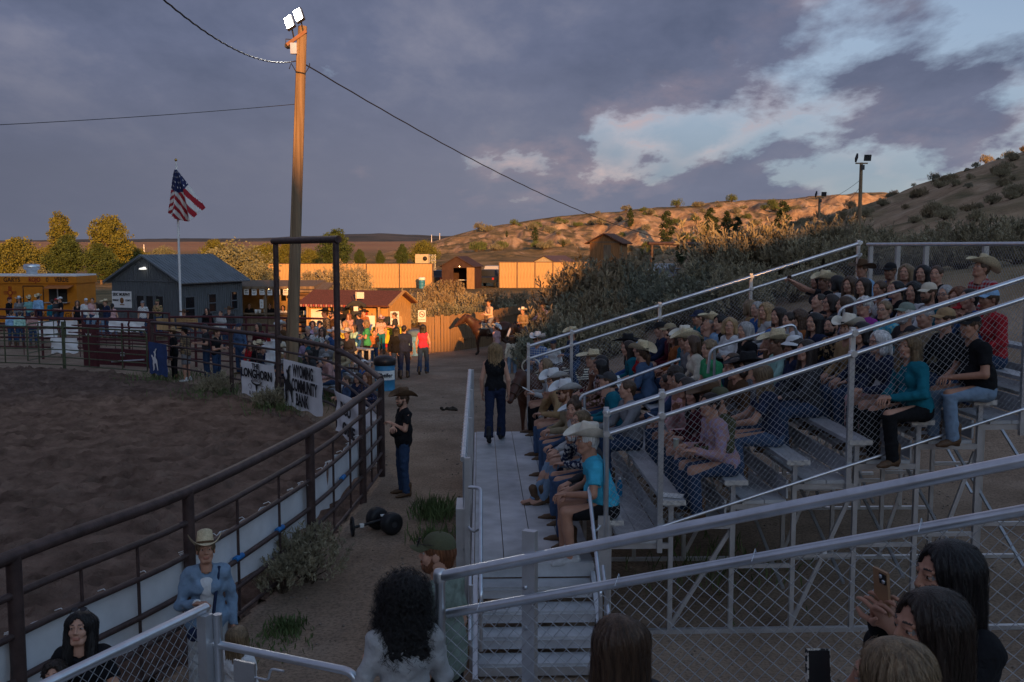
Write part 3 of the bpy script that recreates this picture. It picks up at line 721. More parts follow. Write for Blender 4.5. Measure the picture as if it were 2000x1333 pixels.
# ---- fabrics
def fabric(col, pat='plain', col2=(.6, .6, .6)):
    key = 'fabric_%s_%s_%s' % (pat, '_'.join('%.2f' % c for c in col), '_'.join('%.2f' % c for c in col2) if pat != 'plain' else '')
    if key in MATS: return MATS[key]
    if pat == 'plain':
        return mat(key, col, .9, var=.14, scale=9, bump=.55, bscale=30, spec=.15)
    m = bpy.data.materials.new(key); m.use_nodes = True; nt = m.node_tree; N = nt.nodes; L = nt.links; b = N['Principled BSDF']; b.inputs['Roughness'].default_value = .9; b.inputs['Specular IOR Level'].default_value = .15
    tc = N.new('ShaderNodeTexCoord'); mx = N.new('ShaderNodeMix'); mx.data_type = 'RGBA'; mx.inputs[6].default_value = (*col, 1); mx.inputs[7].default_value = (*col2, 1); L.new(mx.outputs[2], b.inputs['Base Color'])
    def wave(d, s):
        w = N.new('ShaderNodeTexWave'); w.bands_direction = d; w.inputs['Scale'].default_value = s; w.inputs['Distortion'].default_value = .6; L.new(tc.outputs['Object'], w.inputs[0])
        r = N.new('ShaderNodeMapRange'); r.inputs[1].default_value = .52; r.inputs[2].default_value = .62; L.new(w.outputs['Fac'], r.inputs[0]); return r.outputs[0]
    if pat == 'plaid':
        a = N.new('ShaderNodeMath'); a.operation = 'ADD'; L.new(wave('Z', 5.5), a.inputs[0]); L.new(wave('X', 5.5), a.inputs[1]); q = N.new('ShaderNodeMath'); q.operation = 'MULTIPLY'; q.inputs[1].default_value = .45; L.new(a.outputs[0], q.inputs[0]); L.new(q.outputs[0], mx.inputs[0])
    elif pat == 'stripe': L.new(wave('Z', 6), mx.inputs[0])
    elif pat == 'check':
        w = N.new('ShaderNodeTexChecker'); w.inputs['Scale'].default_value = 22; L.new(tc.outputs['Object'], w.inputs[0]); L.new(w.outputs['Fac'], mx.inputs[0])
    else:
        n = N.new('ShaderNodeTexVoronoi' if pat == 'dots' else 'ShaderNodeTexNoise'); n.inputs['Scale'].default_value = {'floral': 24, 'dots': 38, 'camo': 14, 'heather': 70}[pat]; L.new(tc.outputs['Object'], n.inputs[0])
        r = N.new('ShaderNodeMapRange'); r.inputs[1].default_value, r.inputs[2].default_value = {'dots': (.30, .22), 'floral': (.50, .58), 'camo': (.48, .53), 'heather': (.35, .65)}[pat]; L.new(n.outputs[0], r.inputs[0]); L.new(r.outputs[0], mx.inputs[0])
    MATS[key] = m; return m
def skin_mat(t):
    c = {0: (.50, .27, .185), 1: (.42, .215, .14), 2: (.30, .15, .095), 3: (.20, .10, .065)}[t]
    k = 'skin_%d' % t
    if k not in MATS:
        mat(k, c, .55, var=.10, scale=14, spec=.35)
    return MATS[k]
HAIRC = {'black': (.012, .010, .010), 'dark': (.028, .018, .013), 'brown': (.075, .042, .024), 'blond': (.33, .215, .105), 'grey': (.33, .32, .31), 'white': (.62, .60, .57), 'red': (.16, .06, .025), 'ash': (.20, .135, .075)}
def hair_mat(c): return mat('hair_' + c, HAIRC[c], .45, var=.45, scale=30, stretch=(1.6, 1.6, .18), bump=.5, bscale=90, spec=.4)
COLS = {'black': (.012, .012, .014), 'white': (.62, .62, .62), 'navy': (.020, .028, .062), 'denim': (.06, .10, .18), 'jean': (.032, .058, .115), 'ljean': (.19, .27, .37), 'blue': (.04, .11, .30), 'sky': (.25, .42, .62), 'aqua': (.055, .40, .58), 'teal': (.012, .14, .19), 'red': (.40, .022, .03), 'coral': (.62, .045, .085), 'maroon': (.085, .014, .022), 'tan': (.36, .235, .12), 'khaki': (.30, .24, .15), 'grey': (.20, .20, .21), 'lgrey': (.42, .42, .42), 'charcoal': (.045, .045, .05), 'green': (.05, .30, .13), 'olive': (.085, .085, .045), 'brown': (.10, .055, .028), 'pink': (.60, .36, .36), 'rose': (.42, .25, .235), 'purple': (.33, .05, .30), 'lilac': (.36, .28, .42), 'cream': (.60, .53, .42), 'mint': (.35, .58, .52), 'orange': (.34, .12, .04), 'straw': (.62, .52, .34), 'felt': (.66, .60, .50), 'sage': (.20, .24, .20), 'skin': (.5, .27, .18), 'yellow': (.62, .50, .08)}
def C(c): return COLS[c] if isinstance(c, str) else c
def cloth(spec):
    if isinstance(spec, str) or not isinstance(spec[1], str): return fabric(C(spec))
    return fabric(C(spec[0]), spec[1], C(spec[2]))
def hat_mat(c):
    if c in ('straw',): return mat('hat_straw', COLS['straw'], .8, var=.22, scale=60, bump=.6, bscale=140)
    return mat('hat_' + c, C(c), .85, var=.12, scale=12, bump=.2, bscale=60)
EYEW = mat('eye_white', (.36, .33, .31), .3, var=.02); 
def person(label, loc, rz, pose='sit', arms='lap', lean=6, fem=False, top='blue', sleeve='long', hem=0, belly=0., legs='jeans', bottom='jean', shoes=('boot', 'brown'), skin=0, hair=('short', 'brown'), hat=None, head=None, yaw=0., tilt=0., specs=None, scale=1., near=False, group=None, curl=.7, roll=0., props=None):
    """loc = seat point (sitting, riding) or sole point (standing); rz = 0 looks along +y"""
    hh = .0042 if near else .0095; bh = .018 if near else .03; ch = .012 if near else .021
    hk = head or ('f' if fem else 'm')
    V, Q, I = cached(('body', pose, arms, lean, fem, bh), lambda: body_np(pose, arms, lean, fem, bh))
    S = skel(pose, arms, lean, fem)
    hs = 1.22 if scale < .72 else (1.08 if scale < .85 else 1.0)
    Hm = Matrix.Translation(Vector(S['hd'])) @ Euler((R(-tilt), R(roll), R(yaw)), 'XYZ').to_matrix().to_4x4() @ Matrix.Scale(hs, 4)
    hv, hq, hi = cached(('head', hk, hh), lambda: head_np(hk, hh))
    A_ = np.array(Hm); hv2 = hv @ A_[:3, :3].T + A_[:3, 3]
    Vs = [V, hv2]; Qs = [Q, hq + len(V)]; Is = [np.zeros(len(Q), int), hi]; n = len(V) + len(hv)
    gv, gq, gi = cached(('hand', curl, near), lambda: hand_np(curl, .004 if near else .0062))
    for s in (-1, 1):
        d = Vector(S['wr', s] - S['el', s]).normalized(); inw = Vector((-s, 0, 0)) if abs(d.z) > .75 else Vector((0, 0, -1))
        z = -(inw - d * inw.dot(d)).normalized(); x = d.cross(z)
        B = np.array([[x.x, d.x, z.x], [x.y, d.y, z.y], [x.z, d.z, z.z]])
        v = gv.copy(); q = gq
        # thumbs point to the body's middle / up
        want = Vector((-s, 0, .4)) if abs(d.z) < .75 else Vector((0, 1, 0))
        if x.dot(want) < 0: v[:, 0] *= -1; q = gq[:, ::-1]
        v = v @ B.T + S['wr', s]; Vs.append(v); Qs.append(q + n); Is.append(np.zeros(len(q), int)); n += len(v)
    sk = skin_mat(skin); hc = hair[1] if hair else 'brown'
    lip = mat('lips_%d' % skin, tuple(np.array(sk.node_tree.nodes['Color Ramp'].color_ramp.elements[0].color[:3]) * (1.0, .78, .80)), .45, var=.05)
    me = mesh_np('person', np.concatenate(Vs), np.concatenate(Qs), [sk, lip, EYEW, mat('iris', (.05, .032, .02), .2), hair_mat(hc)], np.concatenate(Is), smooth=True)
    o = bpy.data.objects.new('person', me); link(o); tag(o, label, 'person', group)
    o.location = loc; o.rotation_euler = (0, 0, rz); o.scale = (scale,) * 3
    seed = hash((pose, arms)) % 7
    def part(name, key, fn, m, parent=o, Mx=None):
        def mk():
            v, q, i = fn(); return mesh_np(name, v, q, m, smooth=True)
        k = ('mesh',) + key
        me_ = CACHE.get(k)
        if me_ is None: me_ = CACHE[k] = mk()
        c = child(name, me_, parent)
        if Mx is not None: c.matrix_local = Mx
        c.material_slots[0].link = 'OBJECT'; c.material_slots[0].material = m
        return c
    if top: part('shirt', ('shirt', pose, arms, lean, fem, sleeve, hem, belly, ch), lambda: shirt_np(pose, arms, lean, fem, sleeve, hem, belly, ch, 3), cloth(top))
    if legs: part('trousers' if legs != 'shorts' else 'shorts', ('legs', pose, lean, fem, legs, ch), lambda: legs_np(pose, lean, fem, legs, ch, 5), cloth(bottom))
    if shoes:
        for s in (-1, 1):
            d = Vector(foot_dir(S, s, pose)).normalized(); up = Vector((0, 0, 1)) if pose != 'x' else None
            if pose in ('stand', 'sit', 'ride') or (pose == 'walk' and s > 0): d.z = 0; d.normalize()
            xx = d.cross(Vector((0, 0, 1))).normalized(); zz = xx.cross(d)
            Mx = Matrix(((xx.x, d.x, zz.x, S['an', s][0]), (xx.y, d.y, zz.y, S['an', s][1]), (xx.z, d.z, zz.z, S['an', s][2] + .003), (0, 0, 0, 1)))
            part(shoes[0], ('shoe', shoes[0], near), lambda: shoe_np(shoes[0] == 'boot', .008 if near else .014), mat('shoe_' + shoes[1], C(shoes[1]), .6, var=.25, scale=14), Mx=Mx)
    if hair:
        st = hair[0]
        if hat and st in ('mop', 'bun'): st = 'short'
        hr = part('hair', ('hair', st, near), lambda: hair_np(st, .0055 if near else .010), hair_mat(hc), Mx=Hm)
        if near and not (hat and st in ('short', 'buzz')):
            def stf():
                v, q, i = cached(('hairnp', st), lambda: hair_np(st, .0055)); return strands_np(v, q, {'buzz': 200, 'curly': 2200, 'wavy': 1100}.get(st, 800), 5, {'curly': 3., 'wavy': 2.}.get(st, .3))
            part('strands', ('strands', st), stf, hair_mat(hc), parent=hr)['kind'] = 'stuff'
    if hat:
        ht, hcx = hat[0], hat[1]
        hk2 = ('hatmesh', ht)
        if hk2 not in CACHE:
            mb = {'cowboy': lambda: cowboy_mb(), 'wide': lambda: cowboy_mb(.16, .05, .10), 'curl': lambda: cowboy_mb(.125, .105, .12), 'cap': cap_mb, 'backcap': lambda: cap_mb(True), 'bucket': lambda: cap_mb(bucket=True), 'beanie': cap_mb}[ht]()
            CACHE[hk2] = mb.mesh('hat', [hat_mat(hcx), hat_mat('brown')])
        c = child('hat', CACHE[hk2], o); c.matrix_local = Hm @ Matrix.Rotation(R(4), 4, 'X')
        c.material_slots[0].link = 'OBJECT'; c.material_slots[0].material = hat_mat(hcx)
        if len(c.material_slots) > 1: c.material_slots[1].link = 'OBJECT'; c.material_slots[1].material = hat_mat(hat[2] if len(hat) > 2 else ('black' if hcx in ('felt', 'straw', 'white') else hcx))
    if specs:
        if 'specs' not in CACHE: CACHE['specs'] = glasses_mb().mesh('glasses', [mat('lens_dark', (.01, .01, .012), .08, spec=.6), mat('glasses_frame', (.02, .015, .012), .3)])
        c = child('sunglasses' if specs == 'dark' else 'glasses', CACHE['specs'], o); c.matrix_local = Hm
        c.material_slots[0].link = 'OBJECT'
        if specs == 'dark': c.material_slots[0].material = MATS['lens_dark']
        else: c.material_slots[0].material = clear_lens()
    o['_wr'] = 0; del o['_wr']
    return o
def clear_lens():
    if 'lens_clear' not in MATS:
        m = bpy.data.materials.new('lens_clear'); m.use_nodes = True; b = m.node_tree.nodes['Principled BSDF']
        b.inputs['Base Color'].default_value = (.9, .9, .9, 1); b.inputs['Alpha'].default_value = .12; b.inputs['Roughness'].default_value = .05; MATS['lens_clear'] = m
    return MATS['lens_clear']
def wrist(o, pose, arms, lean, fem, s):
    """world point of a hand"""
    S = skel(pose, arms, lean, fem); d = S['wr', s] - S['el', s]; d = d / np.linalg.norm(d)
    p = Vector(S['wr', s] + d * .08) * o.scale[0]; p.rotate(Euler((0, 0, o.rotation_euler[2]))); return p + o.location
# ------------------------------------------------------------------ plants
def leaf_mat(name, c, var=.45, trans=.25):
    if name in MATS: return MATS[name]
    m = mat(name, c, .7, var=var, scale=1.3, spec=.2, detail=6); return m
def leaves_np(P, D, L, W, rs):
    """bent two-quad leaves at P along D"""
    n = len(P); D = D / np.linalg.norm(D, axis=1)[:, None]; r = rs.normal(size=(n, 3)); S = np.cross(D, r); S /= np.linalg.norm(S, axis=1)[:, None] + 1e-9
    U = np.cross(S, D); L = L[:, None]; W = W[:, None]
    a = P - S * W * .25; b = P + S * W * .25; c = P + D * L * .55 + S * W * .5 + U * L * .06; d = P + D * L * .55 - S * W * .5 + U * L * .06; e = P + D * L * .98 + S * W * .12 - U * L * .05; f = P + D * L * .98 - S * W * .12 - U * L * .05
    V = np.stack([a, b, c, d, e, f], 1).reshape(-1, 3); k = np.arange(n)[:, None] * 6
    return V, np.concatenate([k + np.array([[0, 1, 2, 3]]), k + np.array([[3, 2, 4, 5]])])
def sage_mesh(seed, tall=1.25, rad=1.0, sprays=230, per=13):
    rs = np.random.RandomState(seed); P = []; D = []; tips = []
    lob = [(rs.uniform(-.5, .5) * rad, rs.uniform(-.5, .5) * rad, rs.uniform(.65, 1.1)) for _ in range(6)]
    for i in range(sprays):
        l = lob[rs.randint(6)]; th = rs.uniform(0, 2 * math.pi); ph = math.acos(rs.uniform(.05, 1)); q = rs.uniform(.72, 1.03)
        c = np.array((l[0] + math.sin(ph) * math.cos(th) * rad * .55 * q, l[1] + math.sin(ph) * math.sin(th) * rad * .55 * q, l[2] * tall * (.18 + .68 * math.cos(ph) * q)))
        out = np.array((math.sin(ph) * math.cos(th) * .55, math.sin(ph) * math.sin(th) * .55, 1.0)); tips.append((c, out))
        ln = rs.uniform(.16, .34)
        for k in range(per):
            t = rs.uniform(0, 1); P.append(c + out * ln * t + rs.normal(size=3) * .018); D.append(out + rs.normal(size=3) * .55)
    P = np.array(P); D = np.array(D); n = len(P)
    V, Q = leaves_np(P, D, rs.uniform(.07, .15, n), rs.uniform(.022, .045, n), rs)
    stem = MB()
    for c, o_ in tips[::7]: stem.tube([(0, 0, -.1), tuple(c * (.35, .35, .45)), tuple(c)], [.035, .02, .006], 4, caps=False)
    return V, Q, stem
SAGE = leaf_mat('sage_leaf', (.185, .185, .135), .45); SAGE2 = leaf_mat('sage_leaf_pale', (.28, .245, .16), .4); GREENLEAF = leaf_mat('weed_leaf', (.10, .135, .05), .45); SAGE3 = leaf_mat('sage_leaf_brown', (.235, .185, .115), .4)
BARK = mat('bark', (.115, .085, .06), .95, var=.35, scale=6, bump=.8, bscale=20); TWIG = mat('sage_stem', (.11, .085, .06), .95, var=.3)
SAGE_M = []
for i in range(6):
    V, Q, st = sage_mesh(20 + i, (1.25, 1.45, 1.05, 1.3, 1.15, .95)[i]); SAGE_M.append((mesh_np('foliage', V, Q, SAGE, smooth=False), st.mesh('stem', TWIG)))
def sage(p, s, i, label, group, rz=0., pale=False, sz=1., name='sagebrush'):
    o = thing(name, label, 'bush', p, rz, group); o.scale = (s, s, s * sz)
    a = child('foliage', SAGE_M[i % 6][0], o); child('stem', SAGE_M[i % 6][1], o)
    if not pale and name == 'sagebrush': pale = (False, SAGE2, SAGE3)[(i + int(rz * 7)) % 3]
    if pale: a.material_slots[0].link = 'OBJECT'; a.material_slots[0].material = SAGE2 if pale is True else pale
    return o
def tree_np(seed, h, rad, base, clumps, per, ls, lean=(0, 0)):
    rs = np.random.RandomState(seed); P = []; D = []; trunk = MB(); top = Vector((lean[0], lean[1], h * .72))
    trunk.tube([(0, 0, -.3), (lean[0] * .2, lean[1] * .2, h * .25), (lean[0] * .6, lean[1] * .6, h * .5), tuple(top)], [h * .030, h * .024, h * .016, h * .006], 8, caps=False)
    for c in range(clumps):
        th = rs.uniform(0, 2 * math.pi); u = rs.uniform(-1, 1); q = rs.uniform(.35, 1.0) ** .6
        r = math.sqrt(1 - u * u) * rad * q * (1 - .25 * max(u, 0)) * rs.uniform(.75, 1.15); z = base + (h - base) * (.5 + .5 * u * q)
        ctr = np.array((r * math.cos(th) + lean[0] * z / h, r * math.sin(th) + lean[1] * z / h, z))
        if c % 5 == 0:
            s0 = min(z * .55, h * .6); trunk.tube([(lean[0] * s0 / h, lean[1] * s0 / h, s0), tuple(ctr * (.6, .6, 1) + np.array((0, 0, -.3))), tuple(ctr)], [h * .010, h * .006, h * .002], 5, caps=False)
        cr = rad * rs.uniform(.16, .30)
        v = rs.normal(size=(per, 3)); v /= np.linalg.norm(v, axis=1)[:, None]; v *= (rs.uniform(.25, 1, per) ** .5)[:, None] * cr; v[:, 2] *= .75
        P.append(ctr + v); D.append(v + rs.normal(size=(per, 3)) * cr * .6)
    P = np.concatenate(P); D = np.concatenate(D); n = len(P)
    V, Q = leaves_np(P, D, rs.uniform(.7, 1.3, n) * ls, rs.uniform(.5, .9, n) * ls, rs)
    return V, Q, trunk
COTTON = leaf_mat('cottonwood_leaf', (.115, .120, .026), .4); DARKLEAF = leaf_mat('dark_tree_leaf', (.048, .075, .024), .4); OLIVE = leaf_mat('russian_olive_leaf', (.15, .16, .095), .35); CEDAR = leaf_mat('cedar_leaf', (.035, .055, .025), .4)
TREE_M = {}
for k, (seed, h, rad, base, cl, per, ls, lm, ln) in {
    'tall': (1, 10, 2.1, 1.5, 130, 60, .24, COTTON, (-.6, 0)), 'round': (2, 9.2, 3.2, 1.0, 190, 62, .25, COTTON, (0, 0)), 'dark': (3, 8.2, 3.0, .8, 170, 62, .24, DARKLEAF, (0, 0)),
    'low': (4, 4.6, 3.6, .3, 120, 55, .22, OLIVE, (0, 0)), 'mound': (5, 5.5, 4.6, .2, 170, 55, .26, COTTON, (0, 0)), 'spruce': (6, 5.5, 1.2, .2, 70, 50, .18, CEDAR, (0, 0))}.items():
    V, Q, tr = tree_np(seed, h, rad, base, cl, per, ls, ln); TREE_M[k] = (mesh_np('crown', V, Q, lm), tr.mesh('trunk', BARK))
def tree(kind, px, Y, ptop, label, name='cottonwood_tree', wide=1., cat='tree', group=None, rz=0., sink=0., leaf=None):
    """stands at column px, depth Y; its top reaches photograph row ptop"""
    p = at(px, 480, Y); z = gz(p.x, p.y) - sink; top = at(px, ptop, Y).z
    h0 = {'tall': 10, 'round': 9.2, 'dark': 8.2, 'low': 4.6, 'mound': 5.5, 'spruce': 5.5}[kind]; s = max(.1, (top - z) / h0)
    o = thing(name, label, cat, (p.x, p.y, z), rz, group); o.scale = (s * wide, s * wide, s)
    a = child('crown', TREE_M[kind][0], o); child('trunk', TREE_M[kind][1], o)
    if leaf: a.material_slots[0].link = 'OBJECT'; a.material_slots[0].material = leaf
    return o
ORD = 'first second third fourth fifth sixth seventh eighth ninth tenth eleventh twelfth thirteenth fourteenth fifteenth'.split()
def build_plants():
    # far trees, left to right
    tree('mound', 28, 128, 468, 'wide rounded golden lit tree above the food truck', 'willow_tree', 1.0)
    tree('mound', 85, 150, 486, 'low golden tree patch in the gap right of the wide rounded tree', 'willow_tree', .8, rz=1)
    tree('tall', 125, 112, 416, 'tall narrow cottonwood with a sunlit tip behind the food truck', wide=1.0)
    tree('dark', 130, 106, 462, 'dark bushy tree at the foot of the tall narrow cottonwood', 'elm_tree', 1.1, rz=2)
    tree('round', 212, 116, 421, 'big round golden cottonwood between truck and grey house', wide=.95)
    tree('dark', 195, 104, 478, 'shaded green tree under the big round cottonwood', 'elm_tree', 1.15, rz=4)
    tree('low', 60, 96, 517, 'low pale bush mass behind the truck roof', 'willow_tree', .9, cat='tree', rz=1)
    tree('mound', 258, 140, 480, 'low sunlit tree right of the big round cottonwood', 'willow_tree', .7, rz=3)
    tree('low', 320, 240, 483, 'small far tree just above the grey house roof', 'willow_tree', 1.2)
    tree('round', 418, 120, 468, 'golden tree top rising behind the grey house roof', 'cottonwood_tree', 1.1, rz=2)
    tree('low', 455, 92, 478, 'large pale russian olive right of the grey house roof', 'russian_olive_tree', 1.15)
    tree('low', 495, 84, 516, 'small pale olive bush in front of the long plank fence end', 'russian_olive_tree', 1.0, rz=2)
    tree('mound', 520, 150, 478, 'yellow green tree behind the tall pipe gateway, first from its post', 'willow_tree', .9, rz=1)
    tree('round', 560, 140, 474, 'yellow green tree behind the light pole base', 'cottonwood_tree', .9, rz=3)
    tree('mound', 605, 150, 488, 'low tree inside the tall pipe gateway near the pole', 'willow_tree', .7, rz=4)
    tree('dark', 655, 128, 450, 'dense dark green tree behind the gateway bar', 'elm_tree', 1.05, rz=1)
    tree('dark', 702, 136, 488, 'small dark tree right of the dense dark green one', 'elm_tree', .8, rz=3)
    tree('dark', 742, 140, 490, 'last dark tree in the clump behind the long fence', 'elm_tree', .7, rz=5)
    tree('dark', 785, 135, 478, 'dark tree above the long fence left of the air unit', 'elm_tree', .75, rz=2)
    tree('mound', 828, 140, 472, 'sunlit green tree behind the rooftop air unit', 'willow_tree', .75, rz=2)
    for i, (px, Y, top) in enumerate([(1230, 200, 408), (1300, 180, 414), (1386, 150, 408), (1420, 140, 414), (1530, 165, 395), (1160, 170, 470), (1045, 185, 445), (1330, 110, 462), (1355, 112, 470), (1100, 172, 470), (990, 190, 452), (1440, 120, 425), (1405, 105, 452)]):
        tree('spruce', px, Y, top, 'small dark juniper dotted on the rocky hillside', 'juniper_tree', 1.1, group='junipers on the hillside', rz=i)
    rs = np.random.RandomState(5)
    def row(pts, label, group, s=(.9, 1.3), pale=False, n=1):
        order = sorted(range(len(pts)), key=lambda q: pts[q][0]); rank = {q: r for r, q in enumerate(order)}
        for i, (px, py, Y) in enumerate(pts):
            p = at(px, py, Y); z = gz(p.x, p.y); top = p.z
            lab = label if n > 1 else label + ', ' + ORD[rank[i]] + ' from the left'
            for k in range(n):
                sc = max(.4, (top - z) / 1.35); q = p if k == 0 else Vector((p.x + rs.uniform(-1, 1) * .9, p.y + rs.uniform(-.8, .8), 0))
                sage((q.x, q.y, gz(q.x, q.y)), sc * (1 if k == 0 else rs.uniform(.7, .95)), rs.randint(6), lab, group, rs.uniform(0, 6), pale)
    # the sage bank right of the plank fence
    row([(1135, 515, 46), (1190, 488, 50), (1235, 510, 47), (1270, 545, 44), (1110, 560, 43), (1160, 560, 42), (1215, 560, 43), (1255, 590, 40)], 'big dark sagebrush in the clump above the curved plank fence', 'big sagebrush by the curved fence', n=2)
    row([(1095, 600, 37), (1130, 585, 38), (1170, 590, 37), (1085, 625, 35.5), (1200, 610, 36), (1150, 620, 35), (1062, 622, 40)], 'rounded sagebrush at the foot of the big sage clump', 'low sagebrush by the curved fence', n=2)
    row([(1340, 535, 40), (1375, 520, 42), (1410, 505, 42), (1320, 560, 38), (1455, 510, 40), (1500, 515, 38), (1550, 520, 36), (1390, 545, 36), (1440, 540, 35), (1600, 505, 36)], 'green sagebrush on the slope behind the far rail', 'sagebrush behind the far rail', n=1)
    row([(1395, 447, 52), (1440, 445, 50), (1480, 438, 52), (1520, 440, 50), (1560, 452, 48), (1610, 440, 50), (1650, 436, 50), (1700, 428, 50), (1745, 430, 50), (1800, 430, 46), (1840, 424, 48), (1900, 420, 46), (1960, 412, 45), (1985, 420, 44)], 'sagebrush with sunlit tips along the top of the bank', 'sagebrush along the bank top', pale=True, n=1)
    row([(1720, 465, 40), (1770, 470, 38), (1830, 460, 38), (1880, 455, 36), (1940, 445, 36), (1990, 450, 35), (1660, 470, 40)], 'brown sagebrush behind the back fence of the stand', 'sagebrush behind the back fence', pale=True)
    # between the plank fence and the long board fence
    row([(870, 545, 75), (905, 570, 68), (930, 575, 64), (960, 565, 70), (985, 575, 64), (1010, 570, 66), (850, 570, 66), (835, 590, 58), (880, 590, 58), (940, 595, 58), (815, 580, 62)], 'grey sagebrush behind the curved plank fence', 'sagebrush behind the plank fence', n=2)
    row([(615, 525, 84), (640, 530, 82), (668, 512, 82), (690, 545, 80), (600, 550, 80), (585, 545, 82), (560, 555, 82), (535, 548, 84)], 'sunlit sagebrush standing before the long board fence', 'sagebrush before the board fence', pale=True, n=2)
    row([(790, 575, 62), (805, 590, 58)], 'golden sagebrush beside the gable of the red roofed shop', 'sagebrush by the shop', pale=True)
    # hillside scrub
    for i in range(230):
        Y = rs.uniform(60, 150); px = rs.uniform(1200, 2030); p = at(px, 480, Y); z = gz(p.x, p.y)
        if z < 2.2: continue
        sage((p.x, p.y, z - .05), rs.uniform(.3, .85), rs.randint(6), 'small sage tuft scattered over the dry hillside', 'hillside sage tufts', rs.uniform(0, 6), i % 3 == 0)
    for i in range(90):
        Y = rs.uniform(165, 232); px = rs.uniform(930, 1560); p = at(px, 480, Y); z = gz(p.x, p.y)
        sage((p.x, p.y, z - .1), rs.uniform(.6, 1.5), rs.randint(6), 'dark scrub clump dotted over the sunlit mesa', 'mesa scrub clumps', rs.uniform(0, 6), SAGE if i % 2 else GREENLEAF)
    # near sagebrush by the pipe fence
    for (px, py, Y, s, i, lab) in [(603, 1125, 12.4, .56, 0, 'grey green sagebrush growing around the near fence post'), (552, 1150, 12.0, .42, 1, 'smaller sagebrush under the white banners by the near post'), (530, 800, 26.0, .55, 2, 'sagebrush in front of the longhorn banner beside the gateway post'), (420, 765, 28.6, .5, 3, 'narrow sagebrush by the fence left of the longhorn banner'), (850, 1160, 10.2, .5, 4, 'pale sagebrush behind the man in the camouflage cap')]:
        p = at(px, py, Y); sage((p.x, p.y, gz(p.x, p.y)), s, i, lab, None, i, True)
    # grass tufts
    def tuft(px, py, n, spread, h, label, m=GREENLEAF):
        c = gpix(px, py); r2 = np.random.RandomState(int(px)); P = np.stack([c.x + r2.normal(size=n) * spread, c.y + r2.normal(size=n) * spread * 1.3, np.zeros(n)], -1); P[:, 2] = g(P[:, 0], P[:, 1])
        D = np.stack([r2.normal(size=n) * .35, r2.normal(size=n) * .35, np.ones(n)], -1); V, Q = leaves_np(P, D, r2.uniform(.5, 1.2, n) * h, r2.uniform(.012, .025, n), r2)
        o = bpy.data.objects.new('grass', mesh_np('grass', V, Q, m)); link(o); tag(o, label, 'grass', kind='stuff')
    tuft(852, 1010, 500, .16, .28, 'green weeds growing along the front edge of the far stand')
    tuft(848, 1060, 260, .14, .2, 'green weeds by the walkway of the far stand lower down')
    tuft(560, 1230, 260, .10, .12, 'small patch of green grass in the dirt path')
    tuft(540, 1255, 150, .2, .08, 'thin grass around the small green patch')
    tuft(335, 742, 500, .8, .25, 'grass along the fence under the blue banner')
    tuft(420, 770, 400, .6, .25, 'grass along the fence left of the longhorn banner')
    tuft(600, 785, 700, .7, .3, 'green weeds under the bank banner')
    tuft(560, 800, 400, .5, .3, 'green weeds round the gateway post')
    tuft(650, 715, 300, 1.2, .2, 'dry grass by the light pole', SAGE2)
    tuft(1400, 1120, 260, .5, .2, 'weeds in the shade under the far stand')
build_plants()
# ------------------------------------------------------------------ buildings and other built things
WOOD = mat('weathered_board', (.17, .125, .085), .9, var=.35, scale=2.2, stretch=(5, 5, .5), bump=.5, bscale=18)
PINE = mat('new_pine_board', (.42, .27, .13), .85, var=.22, scale=2.5, stretch=(6, 6, .6), bump=.4, bscale=20)
GREYW = mat('grey_siding', (.105, .115, .125), .9, var=.3, scale=3, stretch=(9, 9, .5), bump=.6, bscale=16)
RUST = mat('rusty_pipe', (.070, .044, .040), .55, metal=.25, var=.35, scale=7, bump=.2, bscale=40)
MAROON = mat('maroon_pipe', (.075, .018, .022), .5, metal=.1, var=.3, scale=6)
GREENP = mat('green_gate_pipe', (.075, .085, .045), .5, metal=.2, var=.35, scale=8)
TIN = mat('tin_roof', (.20, .235, .26), .5, metal=.5, var=.15, scale=1.2)
SHINGLE = mat('red_shingle', (.12, .045, .035), .9, var=.35, scale=14, bump=.7, bscale=30)
DARKGLASS = mat('dark_glass', (.012, .014, .018), .08, spec=.6)
WHITE = mat('white_paint', (.68, .68, .68), .6, var=.06); BLACK = mat('black_paint', (.012, .012, .013), .6)
CANVAS = mat('white_banner', (.70, .70, .71), .8, var=.10, scale=2.2, bump=.3, bscale=8)
INK = mat('banner_ink', (.014, .012, .014), .8); PAPER = mat('paper', (.72, .72, .70), .8, var=.05)
ALU = mat('aluminium', (.58, .59, .61), .38, metal=.75, var=.12, scale=4, bump=.1, bscale=60)
ALUD = mat('aluminium_plank', (.43, .44, .455), .5, metal=.2, var=.3, scale=1.7, stretch=(1, 1, 1), bump=.05, bscale=70)
WIRE = mat('fence_wire', (.46, .47, .49), .45, metal=.7, var=.15)
GALV = mat('galvanised_pipe', (.62, .65, .69), .30, metal=.85, var=.14, scale=6)
